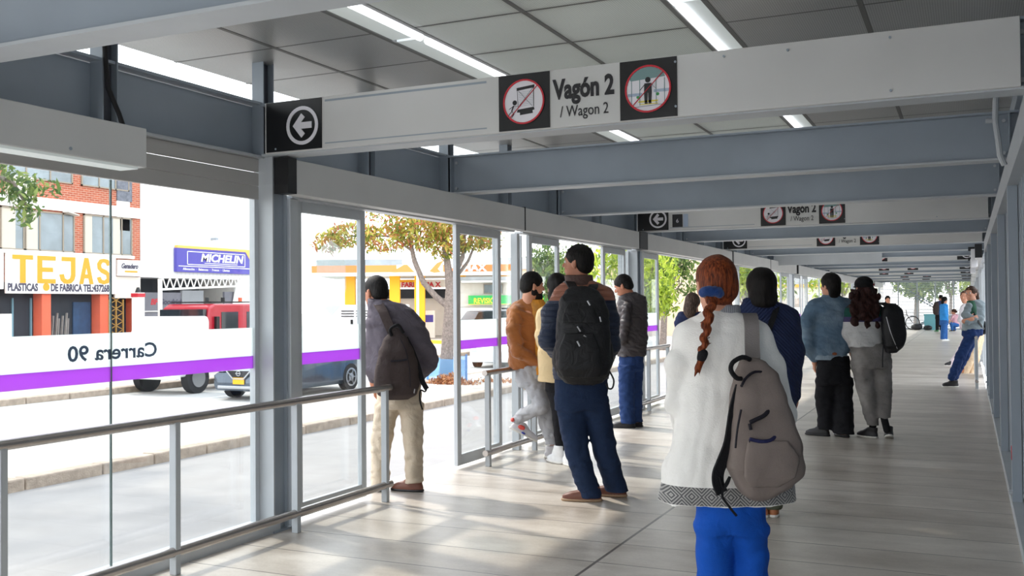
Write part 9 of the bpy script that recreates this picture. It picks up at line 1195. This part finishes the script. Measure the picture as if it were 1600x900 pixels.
 {'n':'hair','m':'hair_dark_brown','h':0.014,'p':[('ell',(-.003,-.006,.918),(.091,.107,.095),(0,0,1.047)),('ell',(.074,-.05,.882),(.061,.061,.061),(0,0,1.047),{'k':0.03}),('ell',(-.101,.05,.841),(.086,.066,.086),(0,0,1.047),{'op':'-','k':0.02})],'k':0.03},
 {'n':'shirt','m':'shirt_pink','h':0.014,'p':[('loft',[(.768,.041,0,.114,.07),(.682,.068,0,.171,.11),(.511,.065,0,.171,.12),(.312,.062,0,.171,.12)],{'p':2.3}),('cap',(-.119,-.1,.656),(-.187,-.12,.515),.05,.04,{'k':0.04})],'k':0.04},
 {'n':'jeans','m':'jeans_blue','h':0.013,'p':[('cap',(.096,-.05,.285),(-.176,-.12,.345),.1,.08,{'k':0.03}),('cap',(-.176,-.12,.345),(-.128,-.1,.089),.08,.055,{'k':0.03}),('cap',(.155,.08,.281),(-.007,.1,.282),.1,.08,{'k':0.03}),('cap',(-.007,.1,.282),(.075,.1,.082),.08,.055,{'k':0.03})],'k':0.03},
 {'n':'shoe','m':'shoe_black','h':0.013,'p':[('loft',[(.01,0,.055,.042,.128),(.04,0,.053,.043,.126),(.058,0,.04,.04,.105),(.075,0,.01,.038,.075),(.105,0,-.012,.04,.052)],{'c':(-.085,-.1,0),'e':(0,0,1.396),'p':2.3})],'k':0.02},
 {'n':'sole','m':'sole_white','h':0.013,'p':[('loft',[(0,0,.055,.042,.132),(.008,0,.055,.045,.135),(.02,0,.055,.044,.134)],{'c':(-.085,-.1,0),'e':(0,0,1.396),'p':2.4})],'k':0.01,'sub':'last'},
 {'n':'shoe','m':'shoe_black','h':0.013,'p':[('loft',[(.01,0,.055,.042,.128),(.04,0,.053,.043,.126),(.058,0,.04,.04,.105),(.075,0,.01,.038,.075),(.105,0,-.012,.04,.052)],{'c':(.029,.1,0),'e':(0,0,1.396),'p':2.3})],'k':0.02},
 {'n':'sole','m':'sole_white','h':0.013,'p':[('loft',[(0,0,.055,.042,.132),(.008,0,.055,.045,.135),(.02,0,.055,.044,.134)],{'c':(.029,.1,0),'e':(0,0,1.396),'p':2.4})],'k':0.01,'sub':'last'}]},
{'t':'person','name':'person','cat':'person','label':'dark-haired woman in a dark green hooded coat walking towards us,only head and shoulder visible','root':(-2.35,35.273,0),'pieces':[
 {'n':'body','m':'skin_light','h':0.012,'p':[('ell',(-.087,.008,1.458),(.075,.093,.085),(0,0,2.88)),('ell',(-.095,-.021,1.396),(.062,.067,.076),(0,0,2.88)),('ell',(-.099,-.037,1.348),(.04,.042,.034),(0,0,2.88),{'k':0.03}),('ell',(-.104,-.057,1.327),(.022,.02,.014),(0,0,2.88),{'k':0.02}),('ell',(-.11,-.08,1.452),(.044,.012,.01),(0,0,2.88),{'k':0.015}),('ell',(-.14,-.059,1.398),(.02,.016,.018),(0,0,2.88),{'k':0.015}),('ell',(-.074,-.077,1.398),(.02,.016,.018),(0,0,2.88),{'k':0.015}),('ell',(-.143,-.084,1.431),(.016,.012,.01),(0,0,2.88),{'op':'-','k':0.012}),('ell',(-.084,-.099,1.431),(.016,.012,.01),(0,0,2.88),{'op':'-','k':0.012}),('cap',(-.112,-.086,1.438),(-.117,-.105,1.402),.0071,.0121,{'k':0.008}),('ell',(-.125,-.092,1.396),(.008,.009,.007),(0,0,2.88),{'k':0.006}),('ell',(-.103,-.097,1.396),(.008,.009,.007),(0,0,2.88),{'k':0.006}),('ell',(-.112,-.087,1.371),(.024,.009,.006),(0,0,2.88),{'k':0.006}),('ell',(-.112,-.086,1.36),(.02,.009,.006),(0,0,2.88),{'k':0.006}),('ell',(-.015,-.013,1.418),(.009,.018,.031),(0,0,2.88),{'k':0.008}),('cap',(-.012,-.008,1.391),(-.008,-.005,1.441),.0061,.0081,{'k':0.006}),('ell',(-.159,.025,1.418),(.009,.018,.031),(0,0,2.88),{'k':0.008}),('cap',(-.16,.032,1.391),(-.162,.036,1.441),.0061,.0081,{'k':0.006}),('cap',(-.083,.021,1.371),(-.048,0,1.276),.0524,.0587,{'k':0.03}),('loft',[(1.168,-.007,0,.107,.08),(.74,.008,0,.129,.08)])],'k':0.03},
 {'n':'hair','m':'hair_black','h':0.012,'p':[('ell',(-.084,.019,1.463),(.093,.106,.093),(0,0,2.88)),('ell',(-.076,.049,1.366),(.086,.05,.101),(0,0,2.88),{'k':0.03}),('ell',(-.114,-.093,1.381),(.073,.071,.086),(0,0,2.88),{'op':'-','k':0.02})],'k':0.03},
 {'n':'coat','m':'coat_green','h':0.012,'p':[('loft',[(1.297,-.027,0,.107,.08),(1.19,.015,0,.193,.12),(.954,.033,0,.236,.14),(.632,.049,0,.257,.15),(.44,.046,0,.257,.15)],{'p':2.3}),('cap',(-.158,0,1.084),(-.177,.02,.741),.06,.05,{'k':0.04}),('cap',(.206,0,1.081),(.251,.02,.737),.06,.05,{'k':0.04})],'k':0.04},
 {'n':'trousers','m':'trouser_black','h':0.012,'p':[('loft',[(.526,-.038,0,.096,.09),(.227,-.043,0,.075,.07)]),('loft',[(.525,.112,0,.096,.09),(.225,.107,0,.075,.07)])],'k':0.03},
 {'n':'shoe','m':'shoe_black','h':0.012,'p':[('loft',[(.01,0,.055,.042,.128),(.04,0,.053,.043,.126),(.058,0,.04,.04,.105),(.075,0,.01,.038,.075),(.105,0,-.012,.04,.052)],{'c':(-.043,0,0),'e':(0,0,3.142),'p':2.3})],'k':0.02},
 {'n':'sole','m':'sole_black','h':0.012,'p':[('loft',[(0,0,.055,.042,.132),(.008,0,.055,.045,.135),(.02,0,.055,.044,.134)],{'c':(-.043,0,0),'e':(0,0,3.142),'p':2.4})],'k':0.01,'sub':'last'},
 {'n':'shoe','m':'shoe_black','h':0.012,'p':[('loft',[(.01,0,.055,.042,.128),(.04,0,.053,.043,.126),(.058,0,.04,.04,.105),(.075,0,.01,.038,.075),(.105,0,-.012,.04,.052)],{'c':(.107,0,0),'e':(0,0,2.967),'p':2.3})],'k':0.02},
 {'n':'sole','m':'sole_black','h':0.012,'p':[('loft',[(0,0,.055,.042,.132),(.008,0,.055,.045,.135),(.02,0,.055,.044,.134)],{'c':(.107,0,0),'e':(0,0,2.967),'p':2.4})],'k':0.01,'sub':'last'}]}]
# ---------------------------------------------------------------- build the people and what they carry
def build_figure(d):
    base=tuple(d.get('base',(0,0,0))); c,s=math.cos(YAW),math.sin(YAW); rx,ry=d['root'][:2]; loc=(rx+c*base[0]-s*base[1],ry+s*base[0]+c*base[1],base[2])
    t=thing(d['name'],d['label'],d['cat'],loc,YAW); last=None
    legs=[]
    for p in d['pieces']:       # legs of the body run inside the trousers
        if p['n'] in('trousers','jeans'):
            for q in p['p']:
                if q[0]=='cap': legs.append(('cap',q[1],q[2],max(q[3]-.025,.02),max(q[4]-.025,.02)))
                else: legs.append(('loft',[(a[0],a[1],a[2],max(a[3]*.6,.02),max(a[4]*.6,.02)) for a in q[1]]))
    for p in d['pieces']:
        if 'strap' in p or 'tube' in p:
            mb=MB(); mb.local=True; pts=p.get('strap') or p.get('tube')
            V=[Vector(q) for q in pts]; out=[]      # smooth the path
            for i in range(len(V)-1):
                a,b=V[i],V[i+1]; pa=V[max(i-1,0)];nb=V[min(i+2,len(V)-1)]
                for k in range(4):
                    u=k/4; out.append(.5*((2*a)+(b-pa)*u+(2*pa-5*a+4*b-nb)*u*u+(3*a-pa-3*b+nb)*u**3))
            out.append(V[-1])
            if 'strap' in p: mb.strap(out,p['w'],p['t'],p['wd'])
            else: mb.tube(out,p['r'],8)
            o=mb.build(p['n'],MATS[p['m']],t,smooth=True)
        else:
            if p['n']=='body': p['p']=list(p['p'])+legs
            if p.get('d'): p['d']=[(a*1.25,tuple(c*3.0 for c in fr),sd) if max(fr)<60 else (a,fr,sd) for a,fr,sd in p['d']]
            o=skin(p['n'],p['p'],p['h'],MATS[p['m']],t,p['k'],p.get('d'),label=p.get('l'))
        if base!=(0,0,0): o.data.transform(Matrix.Translation([-q for q in base]))
        if p.get('sub') and last is not None: o.parent=last
        else: last=o
    for e in (d.get('eyes') or []):
        mb=MB(); mb.local=True; bm=bmesh.new(); bmesh.ops.create_uvsphere(bm,u_segments=16,v_segments=10,radius=e[1]); mb.add([Vector(e[0])+v.co for v in bm.verts],[tuple(v.index for v in f.verts) for f in bm.faces]); bm.free()
        o=mb.build('eye',MATS['eye_white'],t,smooth=True); n=(Vector(e[2])-Vector(e[0])).normalized()
        mb=MB(); mb.local=True; mb.cyl(Vector(e[0])+n*(e[1]*.86),Vector(e[0])+n*(e[1]*1.03),e[1]*.5,e[1]*.42,12); mb.build('iris',MATS['iris'],o)
    return t
for d_ in PEOPLE: build_figure(d_)
# ---------------------------------------------------------------- things by the end gate
bk=thing('bicycle','bicycle parked against the end gate','bicycle',(-2.6,50.6,0))
for x in(-2.95,-2.0): MB().ring((x,50.75,.33),Ux,Uz,.29,.33,.03).build('wheel',M['tyre'],bk)
MB().tube([(-2.95,50.74,.33),(-2.75,50.74,.75),(-2.25,50.74,.72),(-2.5,50.74,.33),(-2.75,50.74,.75)],.018).tube([(-2.0,50.74,.33),(-2.25,50.74,.72),(-2.28,50.74,.92)],.018).tube([(-2.5,50.74,.33),(-2.95,50.74,.33)],.014).build('bicycle_frame',M['chassis'],bk,smooth=True)
MB().tube([(-2.28,50.5,.95),(-2.28,50.74,.93),(-2.28,50.95,.95)],.014).build('handlebar',M['chassis'],bk); MB().obox((-2.78,50.74,.80),(.12,.06,.03)).build('saddle',M['black_plastic'],bk,bevel=.02)
bagm=skin('bag',[('ell',(-2.2,50.25,.14),(.26,.18,.15)),('ell',(-2.05,50.25,.2),(.1,.1,.12))],.02,mat('bag_black',srgb(34,36,40),.6),None); tag(bagm,'black bag on the floor in front of the bicycle','bag','bags on the floor by the end gate')
bagm=skin('bag',[('ell',(-1.72,50.2,.11),(.2,.16,.12))],.02,M['bag_black'],None); tag(bagm,'small black bag on the floor beside the teal crate','bag','bags on the floor by the end gate')
for i,(x,z,hh,l) in enumerate(((-1.62,0,.38,'teal crate on the floor by the end gate, under another'),(-1.62,.38,.36,'teal crate stacked on top of another by the end gate'))):
    c_=thing('crate',l,'crate',(x,50.7,z),0,'teal crates by the end gate'); MB().box(x-.26,x+.26,50.5,50.9,z,z+hh-.03).build('body',mat('crate_teal',srgb(120,185,195),.6),c_,bevel=.01); MB().box(x-.28,x+.28,50.48,50.92,z+hh-.05,z+hh).build('rim',M['crate_teal'],c_,bevel=.005)
bk.location.x-=.4
